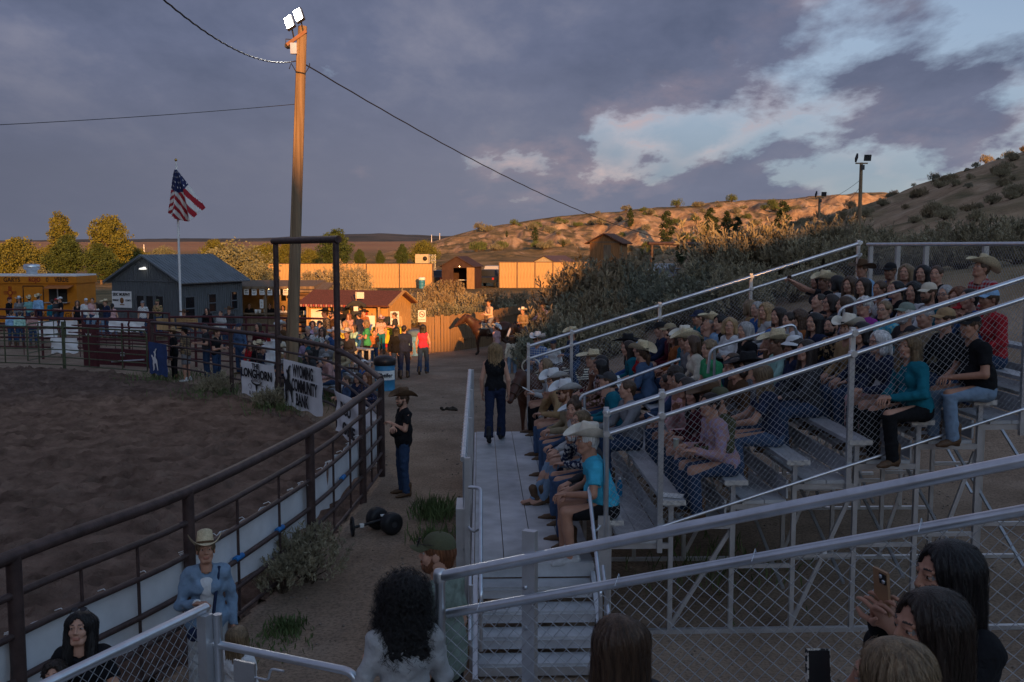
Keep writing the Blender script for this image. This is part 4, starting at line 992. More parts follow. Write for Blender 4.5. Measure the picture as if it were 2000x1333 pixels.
def text_mesh(s, h, width=None, ext=.004, m=INK, bold=0.):
    k = ('txt', s, h, width, m.name, bold)
    if k in CACHE: return CACHE[k]
    cu = bpy.data.curves.new('lettering', 'FONT'); cu.body = s; cu.size = h; cu.extrude = ext; cu.align_x = 'CENTER'; cu.align_y = 'CENTER'; cu.offset = bold; cu.resolution_u = 3
    ob = bpy.data.objects.new('lettering', cu); COL.objects.link(ob); bpy.context.view_layer.update()
    me = bpy.data.meshes.new_from_object(ob.evaluated_get(bpy.context.evaluated_depsgraph_get())); COL.objects.unlink(ob); bpy.data.objects.remove(ob)
    V = np.zeros(len(me.vertices) * 3); me.vertices.foreach_get('co', V); V = V.reshape(-1, 3)
    if width: V[:, 0] *= width / max(1e-6, V[:, 0].max() - V[:, 0].min())
    V = np.stack([V[:, 0], -V[:, 2], V[:, 1]], -1); me.vertices.foreach_set('co', V.ravel()); me.materials.clear(); me.materials.append(m); me.update()
    CACHE[k] = me; return me
def text(parent, s, h, loc, rz=0., width=None, m=INK, bold=0., name='lettering'):
    o = child(name, text_mesh(s, h, width, m=m, bold=bold), parent, loc, (0, 0, rz)); return o
def gable(m, w, d, eave, ridge, y0=0., idx=0):
    """closed gabled prism, ridge along y, front at y0"""
    x = w / 2; v = [(-x, y0, 0), (x, y0, 0), (x, y0, eave), (0, y0, ridge), (-x, y0, eave)]; b = [(a, y0 + d, c) for a, _, c in v]
    m.add(v + b, [(0, 1, 2, 3, 4), (9, 8, 7, 6, 5), (0, 5, 6, 1), (1, 6, 7, 2), (4, 9, 5, 0), (2, 7, 8, 3), (3, 8, 9, 4)], idx); return m
def roof_slopes(o, w, d, eave, ridge, over, t, m, y0=0., ribs=0, name='roof'):
    x = w / 2; sl = (ridge - eave) / x; res = []
    for s in (-1, 1):
        mb = MB(); a = Vector((0, y0 - over, ridge)); e = Vector((s * (x + over), y0 - over, eave - over * sl)); n = Vector((s * sl, 0, 1)).normalized() * t; D_ = Vector((0, d + 2 * over, 0))
        P = [a + n * .2, e + n * .2, e + D_ + n * .2, a + D_ + n * .2]; mb.add(P + [p + n for p in P], [(0, 1, 2, 3)[::s], (4, 5, 6, 7)[::-s], (0, 1, 5, 4)[::-s], (1, 2, 6, 5)[::-s], (2, 3, 7, 6)[::-s], (3, 0, 4, 7)[::-s]])
        r = mb.obj(name, m, o); res.append(r)
        if ribs:
            k = MB()
            for i in range(ribs + 1):
                f = D_ * (i / ribs); k.bar(a + f + n * 1.5, e + f + n * 1.5, .035, .03, up=n)
            k.obj('roof_rib', m, r)
    return res
def light_bulb(parent, loc, r, strength, col=(1, .62, .25)):
    mb = MB(); mb.lathe([(0, -r), (r * .7, -r * .7), (r, 0), (r * .7, r * .7), (0, r)], 8)
    return child('bulb', mb.mesh('bulb', mat('bulb_%.1f' % strength, (1, .8, .5), emit=(*col, strength))), parent, loc)
def build_house():
    C0 = Vector((-18.75, 51.0, 0)); z = gz(C0.x, C0.y); o = thing('grey_house', 'weathered grey board house with blue grey tin roof behind the arena', 'house', (C0.x, C0.y, z), R(-25))
    w, d, ev, rd = 4.7, 4.6, 2.95, 4.2
    gable(MB(), w, d, ev, rd).obj('wall', GREYW, o)
    mb = MB()
    for i in range(32): x = -w / 2 + .07 + i * .147; mb.box((x, -.012, (ev + (rd - ev) * (1 - abs(x) / (w / 2))) / 2), (.022, .022, ev + (rd - ev) * (1 - abs(x) / (w / 2)) - .06))
    for i in range(31): mb.box((w / 2 + .012, .1 + i * .147, ev / 2), (.022, .022, ev - .05))
    mb.obj('batten', GREYW, o)['kind'] = 'stuff'
    roof_slopes(o, w, d, ev, rd, .3, .06, TIN, ribs=20)
    mb = MB(); mb.box((0, -.03, ev - .02), (w, .05, .05)); mb.obj('trim', GREYW, o)
    def window(x, y, zc, ww, hh, side, name='window'):
        f = MB(); n = 'window'
        if side: 
            for dy in (-1, 1): f.box((x, y + dy * ww / 2, zc), (.07, .07, hh + .07))
            for dz in (-1, 0, 1): f.box((x + .002, y, zc + dz * hh / 2), (.066, ww, .06))
            fo = f.obj(name, GREYW, o); p = MB(); p.box((x - .01, y, zc), (.03, ww, hh)); p.obj('pane', DARKGLASS, fo)
        else:
            for dx in (-1, 1): f.box((x + dx * ww / 2, y, zc), (.07, .07, hh + .07))
            for dz in (-1, 1): f.box((x, y - .002, zc + dz * hh / 2), (ww, .066, .07))
            fo = f.obj(name, GREYW, o); p = MB(); p.box((x, y + .01, zc), (ww, .03, hh)); p.obj('pane', DARKGLASS, fo)
    for x in (-.35, .28, .95): window(x, -.03, 1.15, .55, 2.1, False, 'glass_door')
    window(w / 2 + .03, .55, 1.55, .7, 1.2, True); window(w / 2 + .03, 2.2, 1.75, .6, .95, True); window(w / 2 + .03, 3.9, 1.8, .5, .95, True)
    mb = MB(); mb.lathe([(0, .05), (.16, .02), (.2, -.04), (.12, -.06), (0, -.06)], 10, (0, -.16, ev + .62)); mb.box((0, -.05, ev + .66), (.1, .1, .06)); mb.obj('gable_lamp', mat('lamp_white', (.8, .8, .8), emit=(1, .95, .85, .5)), o)
    mb = MB(); mb.box((.2, -.8, .25), (3.2, 1.2, .1)); mb.box((.2, -.8, .08), (3.0, 1.0, .2)); mb.obj('porch', WOOD, o)
    sg = thing('campaign_sign', 'white sign with black lettering on the grey house wall', 'sign', o.matrix_basis @ Vector((-1.62, -.06, 1.95)), R(-25))
    MB().box((0, 0, 0), (1.35, .03, .85)).obj('board', WHITE, sg); text(sg, 'ERIC MURPHY', .22, (0, -.025, .25), width=1.2, bold=.006); text(sg, 'FREMONT', .13, (-.42, -.025, -.05), width=.42, bold=.003); text(sg, 'COUNTY', .13, (.45, -.025, -.05), width=.38, bold=.003)
    b = MB().lathe([(0, 0), (.13, 0), (.13, .01), (0, .01)], 14).obj('badge', mat('badge_brown', (.2, .09, .03)), sg); b.rotation_euler = (R(90), 0, 0); b.location = (.02, -.02, -.06); b.scale = (1, 1.2, 1)
    MB().box((.03, -.022, -.27), (.3, .01, .05)).obj('underline', mat('badge_brown', (.2, .09, .03)), sg)
build_house()
def build_truck():
    Y = 57.; xr = at(152, 560, Y).x; L_ = 9.4; z = gz(xr - 4, Y); top = 2.55 - z
    o = thing('food_truck', 'orange food trailer with lettered band and open serving hatch', 'food truck', (xr - L_ / 2, Y, z), R(-2))
    OR = mat('orange_paint', (.50, .165, .006), .5, var=.12, scale=1.5)
    mb = MB(); mb.box((0, 1.2, .35 + (top - .75) / 2), (L_, 2.4, top - .75)); mb.obj('body', OR, o)
    mb = MB(); mb.box((0, 1.17, top - .2), (L_ + .16, 2.56, .40)); mb.obj('fascia', OR, o)
    mb = MB(); mb.box((0, 1.2, top + .045), (L_ + .1, 2.5, .09)); mb.obj('roof', WHITE, o)
    mb = MB(); mb.lathe([(.30, 0), (.30, .22), (.46, .3), (.46, .5), (.40, .58), (0, .6)], 16, (at(42, 530, Y).x - o.location.x, 1.2, top + .09)); mb.obj('roof_vent', GALV, o)
    xx = lambda px: at(px, 560, Y).x - o.location.x
    BR = mat('brown_lettering', (.055, .02, .008), .7); RD = mat('red_lettering', (.25, .02, .01), .7)
    for s, a, b, m in (('GARYS', 10, 43, BR), ('ROJO', 60, 83, RD), ('O', 94, 99, BR), ('VERDE', 111, 139, BR)): text(o, s, .36, (xx((a + b) / 2), -.125, top - .2), width=xx(b) - xx(a), m=m, bold=.008)
    mb = MB(); x0, x1 = xx(97), xx(133); zb = at(115, 590, Y).z - z; zt = at(115, 559, Y).z - z
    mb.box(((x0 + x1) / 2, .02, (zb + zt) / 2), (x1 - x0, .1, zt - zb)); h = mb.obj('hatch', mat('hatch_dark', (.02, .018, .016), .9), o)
    mb = MB(); mb.box(((x0 + x1) / 2, -.055, (zb + zt) / 2), (.05, .05, zt - zb)); mb.box(((x0 + x1) / 2, -.17, zb - .02), (x1 - x0 + .3, .4, .05)); mb.obj('counter', GALV, h)
    mb = MB(); P = [[(x0, -.04, zt + .02), (xx(147), -.04, zt + .02)], [(x0 + .15, -.95, zt - .12), (xx(150), -.95, zt - .12)]]; mb.slab(P, .04); mb.obj('awning', mat('awning_orange', (.40, .13, .03), .7), h)
    mb = MB(); a, b = xx(46), xx(86); zb2 = at(60, 596, Y).z - z
    for x in (a, b): mb.box((x, -.012, (zt + zb2) / 2), (.05, .03, zt - zb2))
    for zz in (zt, zb2): mb.box(((a + b) / 2, -.014, zz), (b - a, .028, .05))
    mb.obj('closed_hatch', BR, o)
    mb = MB(); cx = xx(20); cz = at(20, 572, Y).z - z
    for k in range(16):
        q = k * math.pi / 8
        if k % 4: continue
        for t in (-.07, 0, .07): mb.bar((cx + math.cos(q) * .14 - math.sin(q) * t, -.014, cz + math.sin(q) * .14 + math.cos(q) * t), (cx + math.cos(q) * .36 - math.sin(q) * t, -.014, cz + math.sin(q) * .36 + math.cos(q) * t), .05, .02)
    for k in range(12): q = k * math.pi / 6; q2 = q + math.pi / 6; mb.bar((cx + math.cos(q) * .13, -.014, cz + math.sin(q) * .13), (cx + math.cos(q2) * .13, -.014, cz + math.sin(q2) * .13), .04, .02, up=(0, 1, 0))
    mb.obj('sun_emblem', RD, o); text(o, 'GOOD', .42, (xx(86), -.014, .75), width=.9, m=BR); text(o, 'TO GO', .42, (xx(126), -.014, .75), width=1.2, m=BR); text(o, 'EST', .2, (xx(20), -.014, cz + .62), width=.5, m=RD)
    for x in (-1.5, -.6): 
        w = MB(); w.lathe([(.18, -.12), (.36, -.12), (.38, 0), (.36, .12), (.18, .12)], 16); c = w.obj('wheel', mat('tyre', (.02, .02, .02), .9), o); c.rotation_euler = (R(90), 0, 0); c.location = (x, .25, .38)
build_truck()
def build_stand():
    Y = 55.; a = at(442, 560, Y).x; b = at(606, 560, Y).x; z = gz((a + b) / 2, Y); top = at(500, 560, Y).z - z; W = b - a
    o = thing('food_stand', 'open fronted wooden food stand with hanging price cards', 'food stand', ((a + b) / 2, Y, z))
    mb = MB(); mb.slab([[(-W / 2 - .2, -.4, top + .02), (W / 2 + .3, -.4, top + .02)], [(-W / 2 - .2, 3, top + .25), (W / 2 + .3, 3, top + .25)]], .14); mb.obj('roof', WOOD, o)
    PLY = mat('plywood', (.26, .17, .085), .85, var=.3, scale=2)
    mb = MB(); mb.box((0, 2.6, top / 2), (W, .08, top - .02)); mb.obj('back_wall', PLY, o)
    mb = MB(); mb.box((-W / 2 + .05, 1.2, top / 2), (.1, 2.7, top - .02)); mb.obj('side_wall', PLY, o)
    mb = MB(); mb.box((W / 2 - .05, 1.2, top / 2), (.1, 2.7, top - .02)); mb.obj('side_wall', PLY, o)
    mb = MB(); mb.box((0, .05, .98), (W - .1, .7, .06)); mb.box((0, .1, .48), (W - .12, .06, .94)); mb.obj('counter', WOOD, o)
    for x in (-W / 2 + .05, -W / 2 + 2.2, W / 2 - .12): MB().box((x, -.2, top / 2), (.13, .13, top - .02)).obj('post', WOOD, o)
    for i in range(7):
        x = -W / 2 + .75 + i * .43; pc = MB().box((x, -.3, top - .3 + .02 * (i % 2)), (.27, .02, .33)).obj('price_card', PAPER, o)
        m2 = MB(); m2.box((x, -.315, top - .22), (.16, .008, .04)); m2.box((x, -.315, top - .34), (.2, .008, .03)); m2.obj('print', INK, pc)
    for x in (-W / 2 + .5, -W / 2 + 2.4, W / 2 - 1.2): light_bulb(o, (x, -.25, top - .12), .04, 6)
    light_bulb(o, (-.8, 1.6, top - .25), .05, 18)
    for px in (500, 507, 518):
        x = at(px, 600, Y).x - o.location.x; m3 = MB(); m3.lathe([(.0, 0), (.075, 0), (.095, .2), (.0, .2)], 10, (x, .0, 1.01)); b_ = m3.obj('tub', PAPER, None); b_.location = o.location; b_.name = 'tub'; tag(b_, {500: 'white tub on the food stand counter, first from its server', 507: 'white tub on the food stand counter, middle of three', 518: 'white tub on the food stand counter, last of three'}[px], 'tub')
    for px, yy in ((445, 590), (511, 594)):
        p = at(px, yy, Y - .45); MB().box(p, (.19, .02, .48)).obj('menu_sheet', PAPER, None); q = bpy.data.objects['menu_sheet'] if px == 445 else COL.objects[-1]; tag(COL.objects[-1], 'tall white menu sheet on the food stand corner post' if px == 445 else 'tall white menu sheet on the middle post of the food stand', 'sign')
        m4 = MB()
        for k in range(5): m4.box(p + Vector((0, -.013, .16 - k * .08)), (.11, .008, .025))
        c = m4.obj('print', INK, COL.objects[-1])
    # log cabin end beside the stand
    p = at(598, 600, 54.5); zz = gz(p.x, p.y); q = thing('log_cabin', 'stacked log wall at the end of the food stand', 'log cabin', (p.x, 54.8, zz))
    for k in range(9):
        m5 = MB(); m5.tube([(-.75, 0, .14 + k * .25), (.85, 0, .14 + k * .25)], .13, 8); m5.obj('log', mat('log_wood', (.13, .075, .045), .9, var=.35, scale=3, stretch=(.5, 4, 4)), q)
    mb = MB(); mb.slab([[(-.9, -.4, 2.35), (1.1, -.4, 2.3)], [(-.9, 2.2, 2.7), (1.1, 2.2, 2.65)]], .12); mb.obj('roof', WOOD, q)
build_stand()
def build_shop():
    c = at(757, 600, 49.0); z = gz(c.x, c.y); th = R(-17); W, D_ = 4.5, 2.7; ev, rd = 1.95, 2.45
    # ridge runs along the front: local x is the ridge axis
    o = thing('souvenir_shop', 'small board shop with red shingle roof glowing in the sun', 'shop', Vector((c.x, c.y, z)) + Matrix.Rotation(th, 3, 'Z') @ Vector((-W / 2, 0, 0)), th)
    GOLD = mat('golden_board', (.46, .27, .10), .85, var=.25, scale=2.5, stretch=(6, 6, .6), bump=.5, bscale=20)
    mb = MB(); x = W / 2; v = [(x, 0, 0), (x, D_, 0), (x, D_, ev), (x, D_ / 2, rd), (x, 0, ev)]; b = [(-x, q, r) for _, q, r in v]
    mb.add(v + b, [(0, 1, 2, 3, 4), (9, 8, 7, 6, 5), (0, 5, 6, 1), (4, 9, 5, 0), (1, 6, 7, 2), (2, 7, 8, 3), (3, 8, 9, 4)]); mb.obj('wall', GOLD, o)
    mb = MB()
    for i in range(13): y = .1 + i * .225; mb.box((x + .008, y, (ev + (rd - ev) * (1 - abs(y - D_ / 2) / (D_ / 2))) / 2), (.02, .205, ev + (rd - ev) * (1 - abs(y - D_ / 2) / (D_ / 2)) - .06))
    mb.obj('gable_boards', GOLD, o)['kind'] = 'stuff'
    for s in (0, 1):
        mb = MB(); y0 = -.55 if s == 0 else D_ + .3; zz = ev - .12; P = [[(-x - .25, y0, zz), (x + .3, y0, zz)], [(-x - .25, D_ / 2, rd + .03), (x + .3, D_ / 2, rd + .03)]]
        mb.slab(P, .09 if s == 0 else -.09); mb.obj('roof', SHINGLE, o)
        mb = MB(); mb.bar((x + .32, y0 + (.02 if s == 0 else -.02), zz - .02), (x + .32, D_ / 2, rd + .02), .05, .16, up=(1, 0, 0)); mb.obj('barge_board', GOLD, o)
    mb = MB()
    for px_ in (-1.9, -.4, 1.0, 2.0): mb.box((px_, -.45, ev / 2 - .08), (.1, .1, ev - .16))
    for k, px_ in enumerate((-1.9, -.4, 1.0, 2.0)): MB().box((px_, -.45, ev / 2 - .09), (.1, .1, ev - .18)).obj('post', PINE, o)
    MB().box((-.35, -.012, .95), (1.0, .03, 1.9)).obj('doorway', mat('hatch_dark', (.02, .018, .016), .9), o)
    MB().box((-1.5, -.015, 1.0), (.9, .03, 1.1)).obj('poster_board', PAPER, o); MB().box((.9, -.03, 1.1), (.55, .05, .8)).obj('shirt_display', mat('display_red', (.35, .02, .02)), o)
    MB().box((.9, -.3, 2.3), (.45, .03, .32)).obj('roof_sign', PAPER, o)
    for k in range(22): 
        mb = MB(); mb.box((-2.2 + k * .14, -.57, ev - .18), (.09, .012, .12)); c2 = mb.obj('bunting', mat('bunting_red', (.30, .06, .06)) if k % 2 else mat('bunting_pink', (.40, .24, .21)), o)
    light_bulb(o, (-.3, -.3, ev - .2), .05, 14)
    # things around the shop
    p = at(771, 600, 46.5); s = thing('notice_sign', 'white notice sign with black print by the shop gable', 'sign', (p.x, p.y, gz(p.x, p.y)), R(-10))
    MB().box((0, 0, 1.35), (.42, .03, .62)).obj('board', PAPER, s); MB().box((0, .03, .7), (.06, .04, 1.4)).obj('post', PINE, s); text(s, 'PLEASE', .11, (0, -.022, 1.53), width=.34); text(s, 'PAY HERE', .1, (0, -.022, 1.36), width=.34); text(s, 'THANK YOU', .09, (0, -.022, 1.2), width=.34)
    p = at(757, 640, 44.5); s = thing('yellow_cart', 'bright yellow cart with red trim in front of the shop', 'cart', (p.x, p.y, gz(p.x, p.y)))
    MB().box((0, 0, .75), (1.3, .8, .7)).obj('body', mat('yellow_paint', (.55, .42, .02)), s); MB().box((-.4, -.42, .8), (.4, .03, .4)).obj('panel', mat('display_red', (.35, .02, .02)), s)
    for q in (-1, 1):
        w = MB(); w.lathe([(.05, -.03), (.2, -.04), (.22, 0), (.2, .04), (.05, .03)], 12); c = w.obj('wheel', MATS['tyre'], s); c.rotation_euler = (R(90), 0, 0); c.location = (q * .45, -.2, .22); MB().box((q * .45, .3, .2), (.06, .06, .45)).obj('leg', BLACK, s)
    p = at(783, 620, 47.5); s = thing('leaning_boards', 'pale boards leaning against the shop gable end', 'boards', (p.x, p.y, gz(p.x, p.y)))
    for k in range(3): MB().bar((k * .13 - .1, -.2, 0), (k * .1 - .25, .25, 1.35), .1, .03).obj('plank', PINE, s)
    p = at(722, 615, 47.5); s = thing('menu_easel', 'white board on a dark easel in front of the shop', 'easel', (p.x, p.y, gz(p.x, p.y)))
    MB().box((0, 0, 1.05), (.5, .03, .7)).obj('board', PAPER, s)
    for q in (-1, 1): MB().bar((q * .25, .05, 0), (q * .1, .05, 1.5), .04, .04).obj('leg', WOOD, s)
    for k, (px, py, Y, c, lab) in enumerate([(598, 608, 52, 'black', 'black t-shirt with white print hung at the log wall'), (696, 600, 48, 'charcoal', 'dark printed shirt hung under the shop porch roof')]):
        p = at(px, py, Y); s = thing('hanging_shirt', lab, 'shirt', p); f = Field((-.5, -.2, -.5), (.5, .2, .45), .03)
        f.cap((-.1, 0, -.3), (.1, 0, -.3), .16, .16, flat=((0, 1, 0), .5)); f.cap((-.1, 0, .15), (.1, 0, .15), .16, .16, flat=((0, 1, 0), .5)); f.cap((-.15, 0, .22), (-.4, 0, .05), .09, .09); f.cap((.15, 0, .22), (.4, 0, .05), .09, .09)
        v, q, i = f.net(); child('cloth', mesh_np('cloth', v, q, cloth(c), smooth=True), s); MB().box((0, -.135, -.08), (.22, .02, .22)).obj('print', PAPER, s); MB().box((0, 0, .5), (.03, .03, .5)).obj('hanger', PINE, s)
build_shop()
def plank_fence(name, label, pts, hgt, pw, gap, m, jitter=.03, rails=(.35, .8), front=-1, step=0.):
    """vertical planks, each its own part, along a polyline of (x, y)"""
    z0 = gz(*pts[0]); o = thing(name, label, 'fence', (pts[0][0], pts[0][1], z0)); rs = np.random.RandomState(len(label))
    P = [Vector((a, b, 0)) for a, b in pts]; seg = [(P[i + 1] - P[i]).length for i in range(len(P) - 1)]; tot = sum(seg)
    def along(t):
        for i, l in enumerate(seg):
            if t <= l or i == len(seg) - 1: d = (P[i + 1] - P[i]).normalized(); return P[i] + d * t, d
            t -= l
    shapes = []
    for k in range(5):
        b = MB(); hh = hgt + rs.uniform(-1, 1) * jitter; b.box((0, 0, hh / 2), (pw, .022, hh)); shapes.append(b.mesh('plank', m))
    n = int(tot / (pw + gap))
    for i in range(n):
        p, d = along(i * (pw + gap) + pw / 2); q = Vector((p.x, p.y, gz(p.x, p.y))) - o.location
        c = child('plank', shapes[rs.randint(5)], o, q + Vector((-d.y, d.x, 0)) * rs.uniform(-.006, .006), (0, rs.uniform(-1, 1) * .012 * (jitter > .02), math.atan2(d.y, d.x)))
    k = int(tot / 2.4) + 1
    for f in rails:
        for i in range(k):
            a, d = along(tot * i / k); b, _ = along(tot * (i + 1) / k); nrm = Vector((d.y, -d.x, 0)) * .045
            MB().bar(Vector((a.x, a.y, gz(a.x, a.y) + hgt * f)) + nrm - o.location, Vector((b.x, b.y, gz(b.x, b.y) + hgt * f)) + nrm - o.location, .045, .10).obj('rail', m, o)
    for i in range(k + 1):
        a, d = along(tot * i / k); nrm = Vector((-d.y, d.x, 0)) * .08; MB().box(Vector((a.x, a.y, gz(a.x, a.y) + hgt / 2)) + nrm - o.location, (.1, .1, hgt + .05)).obj('post', m, o)
    return o
CEDARW = mat('cedar_plank', (.27, .165, .085), .9, var=.38, scale=1.4, stretch=(7, 7, .35), bump=.6, bscale=16)
pp = [(at(px, 600, Y).x, Y) for px, Y in ((824, 43.8), (880, 44.6), (945, 47), (1000, 51), (1050, 57), (1088, 65))]
plank_fence('plank_fence', 'old rough plank fence curving behind the riders', pp, 1.62, .135, .022, CEDARW, .05, (.33, .78))
def board_fence(label, a, b, Y, ytop):
    xa, xb = at(a, 540, Y).x, at(b, 540, Y).x; z = gz(xa, Y); h = at(a, ytop, Y).z - z
    o = plank_fence('board_fence', label, [(xa, Y), (xb, Y)], h, .285, .012, PINE, .008, (), 1)
    MB().box(((xb - xa) / 2, .05, h + .03), (xb - xa + .1, .16, .07)).obj('cap_rail', RUST, o)
    n = 5
    for i in range(n + 1): MB().box(((xb - xa) * i / n, -.045, h / 2), (.09, .06, h)).obj('steel_post', RUST, o)
board_fence('long golden board fence behind the shops', 522, 845, 95., 516)
board_fence('short lower end of the long golden board fence', 478, 521, 96., 528)
board_fence('second golden board fence right of the brown shed', 975, 1150, 95., 513)
def build_sheds():
    p = at(893, 560, 92); z = gz(p.x, p.y); o = thing('brown_shed', 'rusty brown metal shed with an open plank door', 'shed', (p.x, p.y, z), R(-14))
    RB = mat('rust_sheet', (.055, .030, .026), .7, metal=.2, var=.3, scale=2); w, ev, rd = 2.95, 2.1, 2.95
    mb = MB(); x = w / 2
    # front wall with an opening
    for a, b in ((-x, -.35), (.95, x)): mb.box(((a + b) / 2, 0, ev / 2), (b - a, .06, ev))
    mb.box((.3, 0, ev - .08), (1.3, .06, .16)); mb.add([(-x, -.03, ev), (x, -.03, ev), (0, -.03, rd), (-x, .03, ev), (x, .03, ev), (0, .03, rd)], [(0, 1, 2), (5, 4, 3), (0, 2, 5, 3), (1, 4, 5, 2)])
    for s in (-1, 1): mb.box((s * (x - .03), 1.5, ev / 2), (.06, 2.9, ev))
    mb.box((0, 3.0, ev / 2), (w, .06, ev)); mb.obj('wall', RB, o); roof_slopes(o, w, 3.0, ev, rd, .18, .05, RB)
    mb = MB(); mb.bar((.95, -.05, 1.0), (1.75, -.35, 1.0), .04, 1.95); mb.obj('door', PINE, o)
    MB().box((.3, 1.0, .8), (.8, .5, .05)).obj('shelf', PAPER, o); light_bulb(o, (.25, -.06, ev - .03), .04, 8)
    p = at(824, 505, 97); z = gz(p.x, p.y); o = thing('rooftop_unit', 'beige equipment box with a round fan above the board fence', 'air unit', (p.x, p.y, z))
    h = at(824, 497, 97).z - z; MB().box((0, .6, h / 2), (1.3, 1.2, h)).obj('body', mat('beige_metal', (.42, .36, .26), .6), o)
    c = MB().lathe([(0, 0), (.22, 0), (.22, .03), (0, .03)], 14).obj('fan', BLACK, o); c.rotation_euler = (R(90), 0, 0); c.location = (.3, -.005, h - .42)
    for k in range(5): MB().tube([(.75 + k * .14, .2, 0), (.75 + k * .14, .2, h - .05)], .02, 5).obj('cage_bar', GALV, o)
    for zz in (h - .08, h - .6): MB().tube([(.7, .2, zz), (1.35, .2, zz)], .02, 5).obj('cage_rail', GALV, o)
    p = at(1072, 512, 104); z = gz(p.x, p.y); o = thing('far_shed', 'low shed with purple brown roof and cream gable behind the board fence', 'shed', (p.x, p.y, z), R(-30))
    h = at(1072, 500, 104).z - z; gable(MB(), 3.0, 4.5, h - .75, h - .05, -1).obj('wall', mat('cream_sheet', (.42, .36, .26), .7), o); roof_slopes(o, 3.0, 4.5, h - .75, h - .05, .15, .06, mat('purple_roof', (.08, .055, .065), .7), -1)
    p = at(1182, 500, 108); z = gz(p.x, p.y); o = thing('hill_cabin', 'sunlit wooden cabin with low gable roof on the hillside', 'cabin', (p.x, p.y, z), R(-20))
    h = at(1182, 457, 108).z - z; e = h - .9; gable(MB(), 3.3, 3.6, e, h - .05, -.3).obj('wall', mat('cabin_board', (.26, .125, .05), .85, var=.3, scale=2, stretch=(6, 6, .6)), o); roof_slopes(o, 3.3, 3.6, e, h - .05, .45, .1, mat('cabin_roof', (.13, .06, .04), .9), -.3)
    MB().box((0, -.32, e), (3.3, .05, .12)).obj('trim', WOOD, o); MB().box((.3, -.32, e - 1.0), (.8, .05, 1.4)).obj('door', WOOD, o)
    p = at(1285, 520, 96); o = thing('white_trailer', 'small white trailer parked beyond the second pipe gateway', 'trailer', (p.x, p.y, gz(p.x, p.y)), R(-8))
    MB().box((0, 0, 1.0), (2.4, 1.6, 1.3)).obj('body', WHITE, o); MB().box((.4, -.81, 1.05), (.5, .03, 1.0)).obj('door', DARKGLASS, o)
    for q in (-.5, .5):
        w = MB(); w.lathe([(.05, -.08), (.28, -.1), (.31, 0), (.28, .1), (.05, .08)], 12); c = w.obj('wheel', MATS['tyre'], o); c.rotation_euler = (R(90), 0, 0); c.location = (q, -.6, .31)
build_sheds()
def car(label, px, py, Y, rz, col, pickup=False, L_=4.6, gnd=True):
    p = at(px, py, Y); z = gz(p.x, p.y); o = thing('parked_car' if not pickup else 'pickup_truck', label, 'car' if not pickup else 'pickup', (p.x, p.y, z), rz)
    m = mat('car_' + '_'.join('%.2f' % c for c in col), col, .3, metal=.3, spec=.6, var=.03); w = .9
    prof = [(-L_ / 2, .45), (-L_ / 2, .95), (-L_ * .46, 1.05)] + ([(-L_ * .12, 1.05), (-L_ * .10, 1.65), (L_ * .14, 1.68), (L_ * .25, 1.12)] if pickup else [(-L_ * .40, 1.12), (-L_ * .30, 1.58), (L_ * .06, 1.60), (L_ * .22, 1.08)]) + [(L_ * .46, .98), (L_ / 2, .8), (L_ / 2, .45)]
    mb = MB(); n = len(prof); V = []
    for s, inset in ((-1, 0), (1, 0)):
        for x, zz in prof: V.append((x, s * (w - (.18 * max(0, zz - 1.05) / .6)), zz))
    mb.add(V, [tuple(range(n)), tuple(range(2 * n - 1, n - 1, -1))] + [(i, i + n, (i + 1) % n + n, (i + 1) % n) for i in range(n)]); mb.obj('body', m, o)
    for s in (-1, 1):
        g_ = MB(); a, b = (-.09, .17) if pickup else (-.31, .13)
        g_.add([(L_ * a, s * (w - .02), 1.12), (L_ * (b + .03), s * (w - .02), 1.12), (L_ * (b - .05), s * (w - .155), 1.54), (L_ * (a + .04), s * (w - .155), 1.54), (L_ * a, s * (w + .006), 1.12), (L_ * (b + .03), s * (w + .006), 1.12), (L_ * (b - .05), s * (w - .13), 1.54), (L_ * (a + .04), s * (w - .13), 1.54)], [(4, 5, 6, 7), (0, 3, 2, 1), (0, 1, 5, 4), (1, 2, 6, 5), (2, 3, 7, 6), (3, 0, 4, 7)]); g_.obj('side_window', DARKGLASS, o)
        MB().box((L_ / 2 + .01, s * .65, .78), (.04, .32, .16)).obj('headlight', PAPER, o); MB().box((-L_ / 2 - .01, s * .75, .85), (.04, .18, .2)).obj('tail_light', mat('display_red', (.35, .02, .02)), o)
        for q in (-.31, .31):
            t = MB(); t.lathe([(.2, -.1), (.33, -.11), (.35, 0), (.33, .11), (.2, .1)], 16); c = t.obj('wheel', MATS['tyre'], o); c.rotation_euler = (R(90), 0, 0); c.location = (q * L_, s * .8, .35); MB().lathe([(0, -.06), (.2, -.08), (.2, .08), (0, .06)], 10).obj('rim', GALV, c)
    fx = L_ * (.195 if pickup else .14)
    c = MB().add([(L_ * (.245 if pickup else .215), -.78, 1.14), (L_ * (.245 if pickup else .215), .78, 1.14), (L_ * (.15 if pickup else .075), .72, 1.6), (L_ * (.15 if pickup else .075), -.72, 1.6)], [(0, 1, 2, 3)]).obj('windscreen', DARKGLASS, o); c.location = (.03, 0, .02)
    return o
car('dark pickup parked between the brown shed and second board fence', 957, 556, 97, R(80), (.02, .025, .035), True)
car('dark suv parked right of the big sage clump', 1296, 548, 84, R(70), (.015, .017, .022))
car('grey car parked just behind the dark suv by the bank', 1312, 536, 92, R(65), (.10, .11, .13))
car('pale car roof glimpsed beside the white trailer', 1300, 528, 102, R(60), (.32, .34, .36))
car('dark car tucked between the long board fence and shed', 853, 548, 98, R(85), (.02, .022, .03))
car('white pickup far behind the parked dark pickup', 962, 536, 110, R(75), (.5, .5, .5), True)
